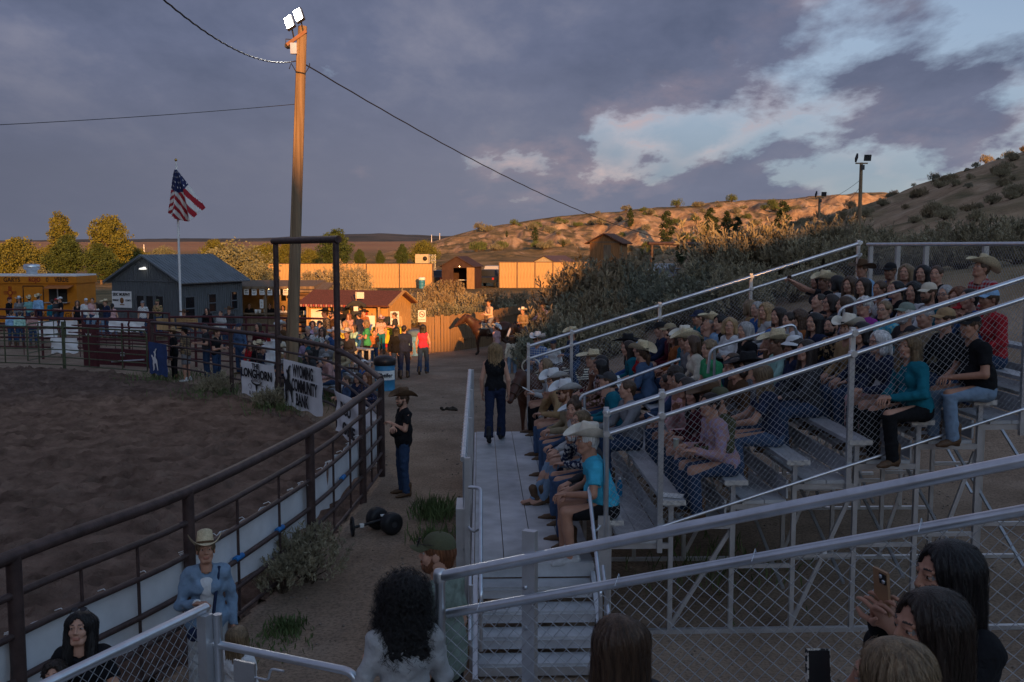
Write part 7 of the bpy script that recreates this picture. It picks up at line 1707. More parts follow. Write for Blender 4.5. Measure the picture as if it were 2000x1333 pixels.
    A(1363, 638, 'man in a navy cap and dark green shirt', 98, 12, 10, top='teal', hat=('cap', 'navy'), skin=1)
    A(1344, 640, 'boy with brown hair between two hats', 100, 12, 15, scale=.8, top='olive', hair=('mop', 'brown'))
    A(1329, 628, 'man in a pale woven hat near the far rail post', 96, 12, 0, top='grey', hat=('curl', 'straw'), skin=1)
    A(1406, 612, 'young man with curly dark hair and black shirt', 96, 6, 15, top='black', hair=('mop', 'black'))
    A(1455, 622, 'older woman in a black cardigan beside a blue shirt', 100, 6, 15, fem=True, top='black', hair=('bob', 'grey'))
    A(1478, 618, 'older man in a blue patterned shirt with grey hair', 100, 6, 15, top=('blue', 'dots', 'sky'), sleeve='short', hair=('short', 'grey'))
    A(1465, 596, 'person with sandy hair turned away near the far rail', 80, 6, -40, fem=True, top='tan', hair=('bob', 'ash'))
    A(1491, 592, 'blond woman in a pale top near the far rail', 100, 6, 20, fem=True, top='lgrey', hair=('wavy', 'blond'))
    A(1520, 596, 'dark haired woman in a tank top touching her cheek', 100, 12, 15, fem=True, top='rose', sleeve='none', hair=('long', 'dark'), arms='chin')
    A(1507, 648, 'man in a bright blue cap and brown jacket', 96, 6, 15, top='brown', hat=('cap', 'blue'))
    A(1519, 670, 'person in a small straw hat and mint shirt', 94, 12, 5, top='mint', hat=('cowboy', 'straw'), skin=2)
    A(1543, 682, 'woman in a white sun hat and denim shirt', 98, 6, 10, fem=True, top='navy', bottom='navy', hat=('bucket', 'white'), skin=2, hair=('long', 'dark'))
    A(1590, 638, 'black haired woman in a denim jacket over white', 100, 6, 20, fem=True, top='navy', hair=('long', 'black'))
    A(1624, 638, 'smiling man with full dark beard and patterned shirt', 104, 6, 20, head='b', top=('black', 'floral', 'tan'), hair=('short', 'black'), bottom='navy')
    RS = A(1573, 562, 'woman raising both arms to photograph the arena', 92, 2, 10, fem=True, arms='raise', top='charcoal', sleeve='short', hair=('long', 'black'))
    A(1600, 575, 'man with cropped hair in a black shirt looking down', 96, 12, 0, top='black', sleeve='short', hair=('buzz', 'dark'), tilt=-15)
    A(1613, 585, 'woman in glasses resting her face on her hand', 96, 12, 5, fem=True, top='charcoal', hair=('bob', 'dark'), arms='chin', specs='clear')
    A(1634, 580, 'grey haired woman in glasses wearing a pale grey top', 100, 6, 20, fem=True, top='lgrey', hair=('long', 'grey'), specs='clear')
    MG = A(1686, 594, 'white haired man in a magenta shirt holding up a phone', 100, 2, 15, arms='phone', top='purple', sleeve='short', belly=.03, hair=('mop', 'white'), specs='clear', bottom='jean')
    A(1606, 538, 'man in a tan woven hat by the far upper rail', 98, 6, 10, top='black', hat=('curl', 'straw'), skin=3)
    A(1632, 546, 'dark haired woman in a white wrap', 80, 6, -25, fem=True, top='white', hair=('bob', 'black'))
    A(1657, 543, 'woman with long chestnut hair looking left', 104, 6, 25, fem=True, top='tan', hair=('wavy', 'brown'))
    A(1682, 554, 'young woman with dark hair beside the chestnut haired one', 104, 6, 25, fem=True, top='olive', hair=('long', 'dark'))
    A(1667, 572, 'small child in a pale hat in front of the young woman', 104, 6, 15, scale=.7, top='lgrey', hat=('bucket', 'lgrey'))
    A(1680, 519, 'man in a brown cowboy hat at the top corner of the stand', 104, 6, 25, top='sky', hat=('wide', 'brown'), skin=1, arms='chin')
    A(1735, 519, 'man in a black and white cap and blue shirt on the top row', 104, 6, 25, top='blue', hat=('cap', 'black'), skin=2)
    A(1765, 524, 'woman with long blond hair on the top row', 108, 6, 30, fem=True, top='black', hair=('long', 'ash'))
    A(1797, 524, 'woman with long dark hair on the top row', 108, 6, 30, fem=True, top='black', hair=('long', 'black'))
    A(1825, 522, 'smiling man with short hair in black on the top row', 108, 6, 30, top='black', hair=('short', 'brown'), belly=.02)
    A(1706, 548, 'woman in a white tank top resting her cheek', 104, 12, 15, fem=True, top='white', sleeve='none', hair=('pony', 'brown'), arms='chin', skin=1)
    A(1727, 546, 'man in a dark suit jacket with black hair', 98, 6, 5, top='black', hair=('short', 'black'))
    A(1844, 561, 'older man in glasses and a dark teal shirt', 104, 6, 20, top='teal', hair=('short', 'grey'), specs='clear')
    A(1870, 559, 'woman with curly auburn hair leaning left', 100, 12, 15, fem=True, top='charcoal', hair=('wavy', 'red'))
    A(1781, 585, 'smiling dark haired woman in a white blouse', 104, 6, 25, fem=True, top='white', hair=('wavy', 'black'))
    A(1812, 583, 'bearded man in a cream cap turned to his neighbour', 92, 6, 20, head='b', top='grey', hat=('cap', 'cream'), skin=1)
    A(1929, 577, 'man in a light blue cap and red jacket', 98, 6, 5, top='red', hat=('cap', 'sky'), skin=2)
    A(1891, 580, 'black haired person covering their mouth', 98, 12, 0, fem=True, top='blue', hair=('short', 'black'), arms='chin')
    A(1768, 622, 'white bearded man in a grey cap', 100, 6, 10, head='b', top='charcoal', hat=('cap', 'sage'), hair=('short', 'white'))
    A(1726, 606, 'woman in glasses with short hair and tie dye top', 104, 6, 25, fem=True, top=('aqua', 'floral', 'mint'), hair=('short', 'ash'), specs='clear')
    A(1806, 636, 'man with shaved grey hair in an olive shirt', 100, 6, 10, top='khaki', hair=('buzz', 'grey'))
    A(1845, 627, 'man in a mustard brown cap and dark jacket', 96, 6, 5, top='black', hat=('cap', 'tan'), hair=('short', 'brown'))
    A(1914, 616, 'big man in a black cap and black t-shirt with faded jeans', 98, 12, 15, top='black', sleeve='short', belly=.05, bottom='ljean', hat=('cap', 'black'), skin=1, near=True)
    A(1682, 648, 'woman in glasses with black hair behind the child in white', 100, 6, 15, fem=True, top='navy', hair=('bob', 'black'), specs='clear')
    A(1720, 666, 'white haired woman in a navy top bending forward', 98, 18, 5, fem=True, top='navy', hair=('bob', 'white'), bottom='black', specs='clear')
    A(1787, 680, 'woman with curly sandy hair in a teal jumper', 104, 12, 25, fem=True, top='teal', bottom='black', belly=.02, hair=('wavy', 'ash'), near=True)
    A(1694, 700, 'child in a white sweatshirt with an orange sun print', 104, 2, 10, scale=.72, top='white', bottom='pink', hair=('long', 'black'))
    # more of the packed middle rows
    for px, py, lab, kw in [
        (1225, 742, 'person in a grey hoodie between the straw hat woman and the rail', dict(top='grey', hair=('short', 'brown'))), (1350, 705, 'woman in a cream top left of the black cowboy hat', dict(fem=True, top='cream', hair=('bob', 'brown'))),
        (1385, 700, 'boy in a green t-shirt below the tilted straw hat', dict(top='green', sleeve='short', hair=('mop', 'ash'))), (1405, 735, 'man in an olive jacket beside the low black top', dict(top='olive', hat=('cap', 'olive'))), (1560, 640, 'woman in a rust coloured top right of the bright blue cap', dict(fem=True, top='orange', hair=('wavy', 'brown'))),
        (1545, 612, 'man in a white t-shirt in the middle of the stand', dict(top='white', sleeve='short', hair=('short', 'dark'))), (1650, 610, 'woman in a lilac jumper left of the magenta shirt', dict(fem=True, top='lilac', hair=('long', 'brown'))), (1655, 668, 'man in a tan jacket below the full dark beard', dict(top='tan', hat=('curl', 'felt'))),
        (1575, 700, 'woman in a charcoal coat right of the white sun hat', dict(fem=True, top='charcoal', hair=('long', 'dark'))), (1745, 570, 'woman with a blond ponytail near the dark suit', dict(fem=True, top='navy', hair=('pony', 'blond'))), (1880, 600, 'boy in a red cap near the black cap man', dict(top='grey', hat=('cap', 'red'), scale=.85)),
        (1440, 770, 'man in a brown shirt behind the pink floral shirt', dict(top='brown', hair=('short', 'dark'))), (1240, 690, 'woman with dark hair in a teal top next to the wide black hat', dict(fem=True, top='teal', hair=('long', 'dark')))]: A(px, py, lab, **kw)
    # the tall man standing on the top row
    p = at(1927, 524, 13.3); person('man in a red plaid shirt and wide straw hat standing on the top row', (p.x, p.y, p.z - 1.633), R(105), 'stand', 'fore', 6, top=('red', 'plaid', 'lgrey'), bottom='jean', hat=('curl', 'straw'), tilt=-18, skin=1, near=False)
    # --- walkers and standing people outside
    ST(967, 678, 'woman in black sleeveless top and flared jeans walking on the walkway', -4, .985, 'walk', 17.4, base=.855, fem=True, arms='down', top='black', sleeve='none', legs='flare', bottom='navy', hair=('wavy', 'blond'), hat=('cap', 'black'), shoes=('boot', 'black'), near=True)
    ST(786, 776, 'man in black t-shirt and brown cowboy hat with arms folded', 112, 1.03, Y=16.9, base=gz(-1.86, 16.9), arms='cross', lean=-2, top='black', sleeve='short', hem=.7, belly=.055, bottom='jean', head='b', hair=('short', 'brown'), hat=('curl', 'brown'), specs='clear', near=True, yaw=10)
    ST(826, 641, 'woman in a bright red top walking away by the plank fence', -6, .97, 'walk', fem=True, arms='down', top='coral', sleeve='none', legs='flare', bottom='jean', hair=('long', 'black'))
    ST(774, 646, 'woman in a black jacket walking away beside a man', 6, .97, 'walk', fem=True, arms='swing', top='black', bottom='jean', legs='slim', hair=('long', 'black'), hem=.3)
    ST(789, 643, 'man in dark navy walking away beside the black jacket', 0, 1.0, 'walk', arms='swing', top='navy', bottom='navy', hair=('short', 'dark'), hem=.3)
    ST(800, 662, 'small child in blue walking hand in hand with the man', 10, .55, 'walk', top='sky', bottom='ljean', hair=('short', 'blond'))
    ST(772, 616, 'man in a dark t-shirt standing at the yellow cart', 90, 1.05, top='charcoal', sleeve='short', bottom='black', arms='fore', hem=.4)
    ST(744, 624, 'woman in a pink hat and floral blouse by the shop', 20, .95, fem=True, top=('pink', 'floral', 'tan'), sleeve='short', bottom='teal', hat=('wide', 'pink'), hair=('long', 'brown'))
    ST(758, 634, 'child in a tan jacket beside the pink hat', 10, .75, top='tan', bottom='red', hair=('mop', 'brown'))
    ST(717, 632, 'woman in a bright green shirt with folded arms', 100, .98, Y=33, fem=True, arms='cross', top='green', sleeve='short', hem=.3, bottom='black', hair=('bob', 'ash'))
    ST(693, 640, 'woman in teal seen behind the straw hat man', 140, .95, fem=True, top='mint', hair=('long', 'brown'))
    ST(702, 618, 'man in a navy shirt waiting at the shop porch', 60, 1.0, top='navy', hair=('short', 'dark'))
    ST(712, 612, 'person in a black hat and orange shirt at the shop door', 150, 1.0, top='orange', hat=('cowboy', 'black'))
    ST(667, 608, 'man in a black hat and black vest near the shop', 30, 1.0, top='black', hat=('curl', 'black'))
    ST(682, 618, 'woman with auburn hair in front of the shop porch', 160, .95, fem=True, top='rose', hair=('wavy', 'red'))
    ST(637, 612, 'tall person in a wide black hat and patterned shirt', 110, 1.05, Y=33.5, top=('tan', 'floral', 'charcoal'), hat=('wide', 'black'), skin=1, bottom='jean')
    ST(650, 614, 'man with a dark beard behind the patterned shirt', 130, 1.0, Y=34.5, head='b', top='brown', hair=('short', 'black'))
    # standing by the fence on the left
    ST(362, 647, 'man in a checked shirt and plaid shorts behind the fence', 80, 1.0, Y=31.8, top=('charcoal', 'plaid', 'tan'), hem=.6, legs='shorts', bottom='grey', shoes=('shoe', 'white'), hair=('short', 'dark'), hat=('wide', 'charcoal'), arms='fore')
    ST(339, 650, 'person in a long black coat next to the checked shirt man', 95, .98, Y=32.3, top='black', hem=1, bottom='black', hat=('wide', 'tan'))
    ST(402, 640, 'man in a dark t-shirt and jeans with a phone by the fence', 120, 1.0, Y=31, top='charcoal', sleeve='short', bottom='jean', hair=('short', 'black'), arms='fore')
    ST(421, 650, 'man in black with a straw hat reaching over the fence', 260, 1.0, Y=30.8, top='black', sleeve='short', bottom='jean', hat=('cowboy', 'straw'), arms='fore')
    # seated crowd by the far fence
    BN(463, 687, 'person in a pale blue shirt and white hat at the bench end', 150, .95, top='sky', hat=('curl', 'white'), lean=18)
    BN(478, 700, 'girl with dark hair in grey beside the pale blue shirt', 150, .85, fem=True, top='grey', hair=('bob', 'black'))
    BN(480, 668, 'man in a black hat and grey shirt above the pale blue shirt', 160, top='grey', hat=('wide', 'black'))
    BN(507, 676, 'man in a tan straw hat by the crumpled white cloth', 170, top='black', hat=('curl', 'straw'), head='b')
    BN(516, 684, 'person in a white cap below the tan straw hat', 170, .9, top='charcoal', hat=('cap', 'white'))
    BN(502, 699, 'child with dark hair looking over the ranch banner, nearer the white hat', 175, .8, top='navy', hair=('bob', 'dark'))
    BN(513, 700, 'child looking over the ranch banner, nearer the crumpled cloth', 175, .8, top='maroon', hair=('short', 'dark'))
    BN(548, 672, 'person in a straw hat just right of the gateway post', 160, top='tan', hat=('wide', 'straw'))
    BN(585, 658, 'dark haired woman in white behind the light pole', 170, fem=True, top='white', hair=('bob', 'black'))
    BN(592, 669, 'woman in a brown felt hat beside the light pole', 170, fem=True, top='maroon', hat=('wide', 'tan'), hair=('long', 'dark'))
    BN(600, 656, 'smiling woman in lilac next to the brown felt hat', 170, fem=True, top='lilac', hair=('bob', 'dark'))
    BN(620, 638, 'grey haired man in a white patterned shirt', 165, top=('white', 'dots', 'grey'), hair=('short', 'grey'), head='b')
    BN(631, 643, 'woman in sunglasses and a spotted white blouse', 170, fem=True, top=('white', 'dots', 'charcoal'), hair=('long', 'brown'), specs='dark')
    BN(622, 674, 'man in a grey cap and dark jacket above the bank banner', 165, top='charcoal', hat=('cap', 'sage'), belly=.02)
    BN(606, 690, 'woman in dark clothes low behind the bank banner', 150, fem=True, top='charcoal', hair=('long', 'black'))
    BN(656, 645, 'person in a white hat and bright blue shirt behind the gateway post', 160, top='blue', hat=('wide', 'white'))
    BN(680, 642, 'man in a white straw hat and charcoal shirt with jeans', 165, top='charcoal', bottom='ljean', hat=('cowboy', 'felt'))
    BN(647, 688, 'person in a pale pink shirt bent forward behind the fence', 120, top='rose', hat=('cap', 'grey'), lean=18)
    ST(712, 712, 'man in a white cap and blue shirt near the corner post', 130, .93, Y=25, top='blue', hat=('cap', 'white'), bottom='jean')
    ST(701, 738, 'woman with short dark hair leaning at the arena corner', 150, .9, Y=22.2, fem=True, top='navy', hair=('bob', 'dark'))
    ST(718, 737, 'woman with long auburn hair at the arena corner', 150, .92, Y=21.6, fem=True, top=('navy', 'dots', 'rose'), hair=('long', 'red'), arms='fore')
    ST(679, 742, 'man in denim shirt leaning on the fence with a can', 120, .88, Y=23.2, top='denim', bottom='ljean', hair=('short', 'brown'), arms='fore')
    for px, py, lab, rz, kw in [
        (440, 690, 'man in a tan jacket at the far end of the lowest bench', 150, dict(top='tan', hat=('cowboy', 'brown'))), (493, 684, 'woman in a red blouse between two hats on the benches', 160, dict(fem=True, top='red', hair=('long', 'brown'))), (530, 690, 'man in a navy shirt beside the gateway post on the bench', 165, dict(top='navy', hair=('short', 'grey'))), (560, 690, 'boy in a striped shirt above the bank banner corner', 165, dict(top=('white', 'stripe', 'navy'), scale=.85)),
        (575, 676, 'woman in an olive jacket in front of the light pole', 170, dict(fem=True, top='olive', hair=('bob', 'ash'))), (612, 662, 'woman in a teal cardigan under the white patterned shirt', 165, dict(fem=True, top='teal', hair=('bob', 'grey'))), (640, 668, 'man in a grey hoodie right of the grey cap', 165, dict(top='grey', hair=('short', 'brown'))), (668, 672, 'man in a khaki shirt and cap below the charcoal shirt', 160, dict(top='khaki', hat=('cap', 'khaki'))), (604, 640, 'man in a black jacket left of the white patterned shirt', 165, dict(top='black', hair=('short', 'grey'))), (545, 652, 'woman in a cream jumper behind the gateway post', 170, dict(fem=True, top='cream', hair=('long', 'dark')))]: BN(px, py, lab, rz, kw.pop('scale', 1.), **kw)
    for px, py, lab, rz, Y, kw in [
        (468, 640, 'man in a blue denim jacket standing behind the benches', 150, 34, dict(top='denim', hat=('cap', 'navy'))), (505, 640, 'woman in a maroon top standing behind the benches', 160, 34.5, dict(fem=True, top='maroon', hair=('long', 'dark'))), (548, 630, 'man in a white hat and brown vest left of the pole', 150, 35, dict(top='brown', hat=('curl', 'white'))), (610, 618, 'woman in a lilac shirt right of the light pole', 190, 37, dict(fem=True, top='lilac', hair=('wavy', 'brown'))), (625, 612, 'man in a grey t-shirt right of the lilac shirt', 120, 38, dict(top='grey', sleeve='short')), (730, 640, 'boy in an orange t-shirt next to the green shirt', 200, 37, dict(top='orange', sleeve='short', scale=.8)), (655, 600, 'man in a straw hat at the shop porch steps', 30, 44, dict(top='lgrey', hat=('curl', 'straw'))), (675, 628, 'woman in a yellow top in the crowd by the shop', 150, 37, dict(fem=True, top='yellow', hair=('long', 'blond')))]: ST(px, py, lab, rz, kw.pop('scale', 1.), Y=Y, base=gz(at(px, 600, Y).x, Y), **kw)
    # around the food truck and house
    for px, py, lab, rz, kw in [
        (17, 586, 'person in black with a red cap queueing at the truck', 270, dict(top='black', hat=('cap', 'maroon'))), (37, 585, 'man in a grey jacket and white hat at the truck', 200, dict(top='grey', hat=('wide', 'white'), fem=True, hair=('long', 'dark'))),
        (57, 584, 'man in a green striped shirt and white hat', 20, dict(top=('teal', 'stripe', 'mint'), sleeve='short', hat=('curl', 'straw'))), (74, 581, 'man in a light blue shirt and white hat with his back turned', 0, dict(top='sky', hat=('curl', 'straw'), bottom='navy')),
        (102, 590, 'person in dark teal below the open truck hatch', 40, dict(top='teal', hair=('short', 'black'))), (111, 588, 'person in a red cap at the truck hatch', 60, dict(top='charcoal', hat=('cap', 'red'))), (119, 585, 'man in black with a white cap eating by the hatch', 120, dict(top='black', sleeve='short', hat=('cap', 'white'), arms='fore')),
        (151, 592, 'woman in a black strappy top at the truck corner', 200, dict(fem=True, top='black', sleeve='none', hair=('long', 'brown'), legs='shorts', bottom='black')), (168, 588, 'man in a white shirt and cap in the chatting group', 200, dict(top='white', hat=('cap', 'white'))), (175, 596, 'girl with fair hair and pale dress seen from behind', 10, dict(fem=True, top='cream', sleeve='none', legs='shorts', bottom='ljean', hair=('long', 'ash'))),
        (181, 587, 'person in a pink shirt behind the fair haired girl', 190, dict(top='pink', sleeve='short', hair=('short', 'dark'))), (188, 596, 'girl in a white top with dark hair facing the arena', 170, dict(fem=True, top='white', sleeve='none', bottom='ljean', hair=('long', 'dark'))), (196, 598, 'girl with long black hair seen from behind', 0, dict(fem=True, top='charcoal', bottom='ljean', hair=('long', 'black'))),
        (207, 591, 'man in a straw hat and navy shirt near the house sign', 150, dict(top='navy', hat=('wide', 'straw'))), (219, 598, 'girl in a pink strappy top right of the straw hat', 10, dict(fem=True, top='pink', sleeve='none', bottom='ljean', hair=('pony', 'black'))), (279, 593, 'man in a pale checked shirt before the glass doors', 175, dict(top=('lgrey', 'check', 'white'), sleeve='short', hat=('cap', 'grey'))), (308, 590, 'bearded man in camouflage by the house door', 160, dict(head='b', top=('tan', 'camo', 'olive'), hat=('cap', 'olive'), arms='fore'))]:
        ST(px, py, lab, rz, 1.0, Y=50.5 if px < 160 else (48.5 if px < 240 else 47.5), **kw)
    for px, py, lab, kw in [(22, 612, 'person in a pale blue shirt sitting on the pen rail', dict(top='sky')), (38, 613, 'person in a pale green shirt on the pen rail', dict(top='mint')), (63, 614, 'person in a brown shirt at the pen rail', dict(top='rose'))]: ST(px, py, lab, 20, .95, Y=46.2, **kw)
    for px, py, lab, kw in [(487, 597, 'server in a black t-shirt at the food stand, by the tubs', dict(top='black', sleeve='short')), (527, 597, 'server in a black t-shirt at the food stand, near the gateway post', dict(top='black', sleeve='short', hair=('short', 'black'))), (553, 601, 'woman in a white top at the food stand counter', dict(fem=True, top='white', hair=('long', 'black')))]: ST(px, py, lab, 180, 1.0, Y=55.9, **kw)
    for px, py, lab, kw in [(405, 606, 'woman with black hair by the maroon fence', dict(fem=True, top='black', hair=('long', 'black'))), (432, 612, 'man in a striped shirt by the maroon fence', dict(top=('white', 'stripe', 'grey'), hair=('buzz', 'dark'))), (448, 606, 'man in a brown hat by the maroon fence', dict(top='charcoal', hat=('wide', 'brown'))), (360, 612, 'man in a dark brown hat near the flagpole', dict(top='olive', hat=('wide', 'brown')))]: ST(px, py, lab, 170, .98, Y=43.5, **kw)
    ST(970, 640, 'man in a white shirt and hat standing by the bay horse', 60, .98, Y=40.5, top='pink', sleeve='short', bottom='teal', hat=('curl', 'white'), tilt=-20)
    ST(1000, 662, 'woman in a leopard top and light jeans by the black horse', 20, .95, Y=34.5, fem=True, top=('cream', 'dots', 'black'), bottom='ljean', legs='slim', hair=('long', 'dark'))
    ST(1082, 672, 'child in a white shirt and dark cap behind the far rail', 150, .78, Y=24.5, top='white', hat=('cap', 'navy'), skin=2)
    # --- foreground
    SW = ST(401, 1072, 'woman in a straw cowboy hat and open denim shirt by the fence', 200, .98, Y=9.15, fem=True, arms='one', top='ljean', hem=.9, bottom='lgrey', legs='jeans', hair=('pony', 'ash'), hat=('curl', 'straw', 'brown'), tilt=-14, near=True, skin=1)
    ST(462, 1248, 'small girl with long blond hair seen from behind', -20, .74, Y=8.1, fem=True, top='white', bottom='white', hair=('long', 'ash'), near=True)
    BW = ST(160, 1222, 'woman in black with long black hair and sunglasses on her head', 186, .97, Y=7.2, fem=True, arms='fore', top='black', sleeve='short', bottom='black', hair=('long', 'black'), tilt=-12, near=True)
    ST(112, 1318, 'small boy with dark hair in front of the woman in black', 170, .70, Y=6.9, top='charcoal', hair=('mop', 'dark'), head='c', tilt=-15, near=True, yaw=20)
    CM = ST(866, 1082, 'bearded man in a camouflage cap and sage green t-shirt', 72, 1.0, Y=6.15, arms='down', top='sage', sleeve='short', hem=.5, belly=.03, bottom='black', head='b', hair=('short', 'red'), hat=('cap', 'olive'), yaw=14, near=True)
    ST(790, 1172, 'woman with big curly black hair in a grey patterned poncho', 20, .95, Y=5.35, fem=True, arms='fore', top='lgrey', hem=1, bottom='black', hair=('curly', 'black'), near=True)
    ST(1212, 1268, 'woman with long brown hair and grey hooded jumper seen from behind', 18, .97, Y=3.75, fem=True, arms='lap', top='charcoal', hair=('long', 'brown'), near=True, yaw=12)
    PH = ST(1868, 1122, 'dark haired woman filming with a phone in a tan case', 106, .97, Y=3.35, fem=True, arms='film', top='black', hair=('long', 'black'), near=True, yaw=-8, skin=1)
    ST(1838, 1226, 'woman with long dark hair and white shirt in profile', 100, .97, Y=2.9, fem=True, arms='chin', top='lgrey', hair=('long', 'dark'), near=True, skin=1)
    ST(1772, 1338, 'woman with sun streaked hair at the bottom edge of the picture', 62, .95, Y=2.55, fem=True, top='maroon', sleeve='none', hair=('long', 'ash'), near=True, skin=1)
    return locals()
LOC = build_crowd()
# ------------------------------------------------------------------ things held, worn or set down
def held(name, label, cat, p, rz, rx, build, ry=0.):
    o = thing(name, label, cat, p); o.rotation_euler = (rx, ry, rz); build(o); return o
PHB = mat('phone_black', (.012, .012, .014), .25, spec=.6)
def phone(case):
    def b(o):
        MB().box((0, 0, 0), (.076, .010, .155)).obj('case', case, o); MB().box((0, -.0065, 0), (.068, .003, .146)).obj('screen', PHB, o)
        MB().box((-.017, .007, .052), (.032, .005, .034)).obj('camera_bump', PHB, o)
        for q in ((-.024, .045), (-.010, .060)): c = MB().lathe([(.007, 0), (.007, .003), (0, .003)], 10).obj('camera_lens', GALV, o); c.rotation_euler = (R(-90), 0, 0); c.location = (q[0], .0095, q[1])
    return b
def sheet(w=.2, h=.27):
    def b(o):
        P = [[(w * (i / 4 - .5), -.012 * math.sin(i * .8), h * (j / 4 - .5)) for i in range(5)] for j in range(5)]; MB().slab(P, .0015).obj('page', PAPER, o)
        m = MB()
        for k in range(5): m.box((-.01, -.018, h * (.32 - k * .13)), (w * .7, .002, .008))
        m.obj('print', mat('grey_print', (.2, .18, .18)), o)
    return b
def mid(o, pose, arms, lean, fem): return (wrist(o, pose, arms, lean, fem, 1) + wrist(o, pose, arms, lean, fem, -1)) / 2
PH = LOC['PH']; held('phone', 'phone in a tan case held up by the filming woman', 'phone', mid(PH, 'stand', 'film', 2, True) + Vector((0, 0, .045)), PH.rotation_euler[2] + R(0), R(-6), phone(mat('tan_case', (.30, .17, .09), .6)))
MG = LOC['MG']; held('phone', 'black phone held up by the man in magenta', 'phone', mid(MG, 'sit', 'phone', 2, False) + Vector((0, 0, .06)), MG.rotation_euler[2], R(-4), phone(PHB))
RS = LOC['RS']; held('phone', 'small dark phone in the raised hands by the far rail', 'phone', mid(RS, 'sit', 'raise', 2, True) + Vector((0, 0, .03)), RS.rotation_euler[2], R(-10), phone(PHB), R(90))
P4 = LOC['P4']; held('phone', 'silver phone held by the maroon sweatshirt woman', 'phone', wrist(P4, 'sit', 'fore', 18, True, 1) + Vector((0, 0, .04)), P4.rotation_euler[2], R(-25), phone(GALV))
p = at(1598, 1325, 2.6); held('phone', 'checked phone case poking into the bottom of the picture', 'phone', p, R(20), R(-15), phone(mat('checked_case', (.02, .02, .02), .5, col2=(.5, .45, .4), scale=60, thr=(.49, .51))), R(8))
for nm, pz, ar, ln, fm, lab in (('P1', 'sit', 'fore', 18, True, 'white papers read by the woman with wavy hair'), ('P2', 'sit', 'fore', 18, False, 'pale programme held by the black haired young man')):
    o = LOC[nm]; held('paper_sheet', lab, 'paper', mid(o, pz, ar, ln, fm) + Vector((0, 0, .03)), o.rotation_euler[2], R(-62), sheet())
TE = LOC['TE']; held('paper_sheet', 'white programme raised by the teal shirt man', 'paper', TE.location + Vector((-.02, .12, .72)), R(60), R(-35), sheet(.24, .3))
def cup(r0, r1, h, m, rim=None):
    def b(o):
        MB().lathe([(0, 0), (r0, 0), (r1, h), (r1 + .004, h + .004), (r1 - .003, h + .002), (r0 - .002, .01), (0, .01)], 18).obj('wall', m, o)
        if rim: MB().lathe([(r1 - .002, h - .006), (r1 + .005, h - .004), (r1 + .005, h + .006), (r1 - .002, h + .006)], 18).obj('rim', rim, o)
    return b
def on_seat(px, row): 
    x = ROWX0 + RUN * row; u = (px - 1000) / F; Y = (x + .0324 * 10.6) / (u + .0324); return Vector((x - .0324 * (Y - 10.6), Y, SEATZ0 + RISE * row + .002))
held('plastic_cup', 'red plastic cup standing on an empty bench seat', 'cup', on_seat(1514, 3), 0, 0, cup(.032, .048, .12, mat('cup_red', (.42, .01, .014), .4), PAPER))
held('paper_sheet', 'programme lying on the second bench end', 'paper', on_seat(1316, 1) + Vector((0, 0, .008)), R(70), R(90), sheet())
held('drink_can', 'red drink can on the front bench beside the tan shirt man', 'can', on_seat(1087, 0) + Vector((.02, -.25, 0)), 0, 0, cup(.031, .031, .118, mat('cup_red', (.42, .01, .014), .4), GALV))
P3 = LOC['P3']; held('drink_can', 'pale drink can in the hand of the pink floral shirt', 'can', wrist(P3, 'sit', 'fore', 18, True, 1) + Vector((-.03, 0, -.05)), 0, 0, cup(.031, .031, .12, mat('can_pale', (.55, .6, .5), .35), GALV))
held('water_bottle', 'blue water bottle standing under the pink shirt row', 'bottle', on_seat(1262, 1) + Vector((-.32, -.1, -.44)), 0, 0, lambda o: (MB().lathe([(0, 0), (.035, 0), (.036, .02), (.036, .17), (.018, .21), (.016, .235), (0, .235)], 16).obj('flask', mat('bottle_blue', (.02, .22, .42), .25), o), MB().lathe([(.019, .225), (.019, .25), (0, .252)], 12).obj('cap', PAPER, o)))
FL_ = LOC['FL_']; held('paper_bag', 'white food wrapper held by the floral flannel woman', 'wrapper', wrist(FL_, 'sit', 'chin', 12, True, 1), 0, 0, lambda o: (lambda f: (f.ell((0, 0, 0), (.05, .045, .055)), f.wrinkle(.008, .04, 2), child('wrapper', mesh_np('wrapper', *f.net()[:2], PAPER, smooth=True), o)))(Field((-.08, -.08, -.08), (.08, .08, .08), .008)))
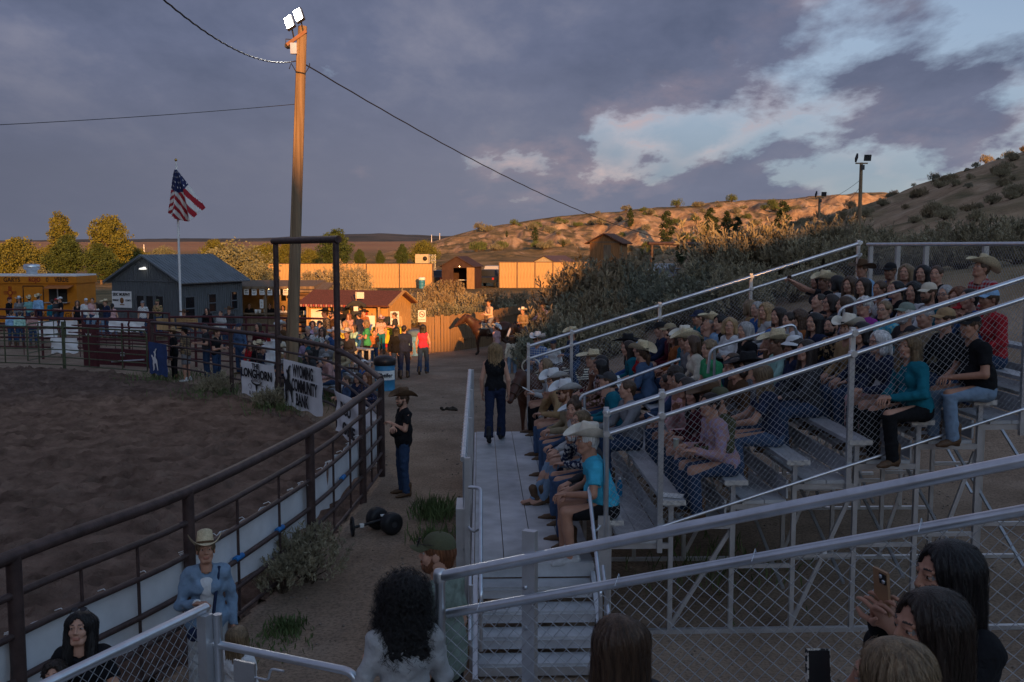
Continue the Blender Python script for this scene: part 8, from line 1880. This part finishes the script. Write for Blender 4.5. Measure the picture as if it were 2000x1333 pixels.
# belongings worn by the people in front: parts of those people
SW = LOC['SW']; S_ = skel('stand', 'one', 2, True)
f = Field((-.2, -.1, .75), (.2, .3, 1.5), .012); f.cap(S_['ch'] + (0, .075, .04), S_['wa'] + (0, .10, -.12), .060, .075, 0, .02, flat=((0, 1, 0), .55)); f.ell(S_['ch'] + (0, .095, .0), (.085, .055, .10), 0, .03); v, q, i = f.net(); child('white_tee', mesh_np('white_tee', v, q, cloth('white'), smooth=True), SW)
f = Field((-.3, 0, .7), (.3, .45, 1.1), .012); f.cap((-.03, .24, .90), (.13, .22, .88), .075, .07, 0, .03, flat=((0, 1, 0), .6)); v, q, i = f.net(); bag = child('shoulder_bag', mesh_np('shoulder_bag', v, q, cloth('navy'), smooth=True), SW)
MB().tube([(-.03, .24, .95), (-.07, .17, 1.2), (-.12, .06, 1.46), (-.1, -.08, 1.4)], .016, 6).obj('strap', cloth('navy'), bag)
MB().tube([S_['wr', 1] + np.array((.033 * math.cos(a), 0, .033 * math.sin(a))) for a in np.linspace(0, 6.28, 13)], .010, 5).obj('watch', PAPER, SW)
BW = LOC['BW']; S_ = skel('stand', 'fore', 2, True); gl = child('sunglasses', CACHE['specs'], BW); gl.matrix_local = Matrix.Translation(Vector(S_['hd'])) @ Euler((R(12), 0, 0)).to_matrix().to_4x4() @ Matrix.Translation(Vector((0, -.012, .088))) @ Euler((R(48), 0, 0)).to_matrix().to_4x4() @ Matrix.Translation(Vector((0, -.03, 0)))
CM = LOC['CM']
S_ = skel('stand', 'down', 2, False); gl = child('goggles', CACHE['specs'], CM); gl.matrix_local = Matrix.Translation(Vector(S_['hd'])) @ Euler((0, 0, R(14))).to_matrix().to_4x4() @ Matrix.Translation(Vector((0, .012, .062)))
p = gpix(712, 712); held('camouflage_pack', 'camouflage backpack stacked beside the benches', 'backpack', (p.x, p.y + 1.2, gz(p.x, p.y + 1.2)), 0, 0, lambda o: (lambda f: (f.cap((0, 0, .25), (0, 0, .75), .24, .2, 0, .05), f.ell((0, -.22, .3), (.16, .1, .18), 0, .05), f.wrinkle(.02, .2, 5), child('bag', mesh_np('bag', *f.net()[:2], fabric(C('olive'), 'camo', C('tan')), smooth=True), o), MB().tube([(0, 0, .95), (0, .06, 1.05), (0, .12, .95)], .02, 6).obj('handle', BLACK, o)))(Field((-.35, -.4, 0), (.35, .35, 1.0), .03)))

p = gpix(884, 803); o = thing('manure_pile', 'dark manure pile lying on the path before the walkway', 'manure', (p.x, p.y, p.z)); rs = np.random.RandomState(2); f = Field((-.3, -.2, -.05), (.3, .2, .2), .02)
for k in range(14): f.ell((rs.normal() * .12, rs.normal() * .07, rs.uniform(.0, .06)), (.05, .05, .04), 0, .02)
v, q, i = f.net(); child('clod', mesh_np('clod', v, q, mat('manure', (.035, .026, .018), .95), smooth=True), o)
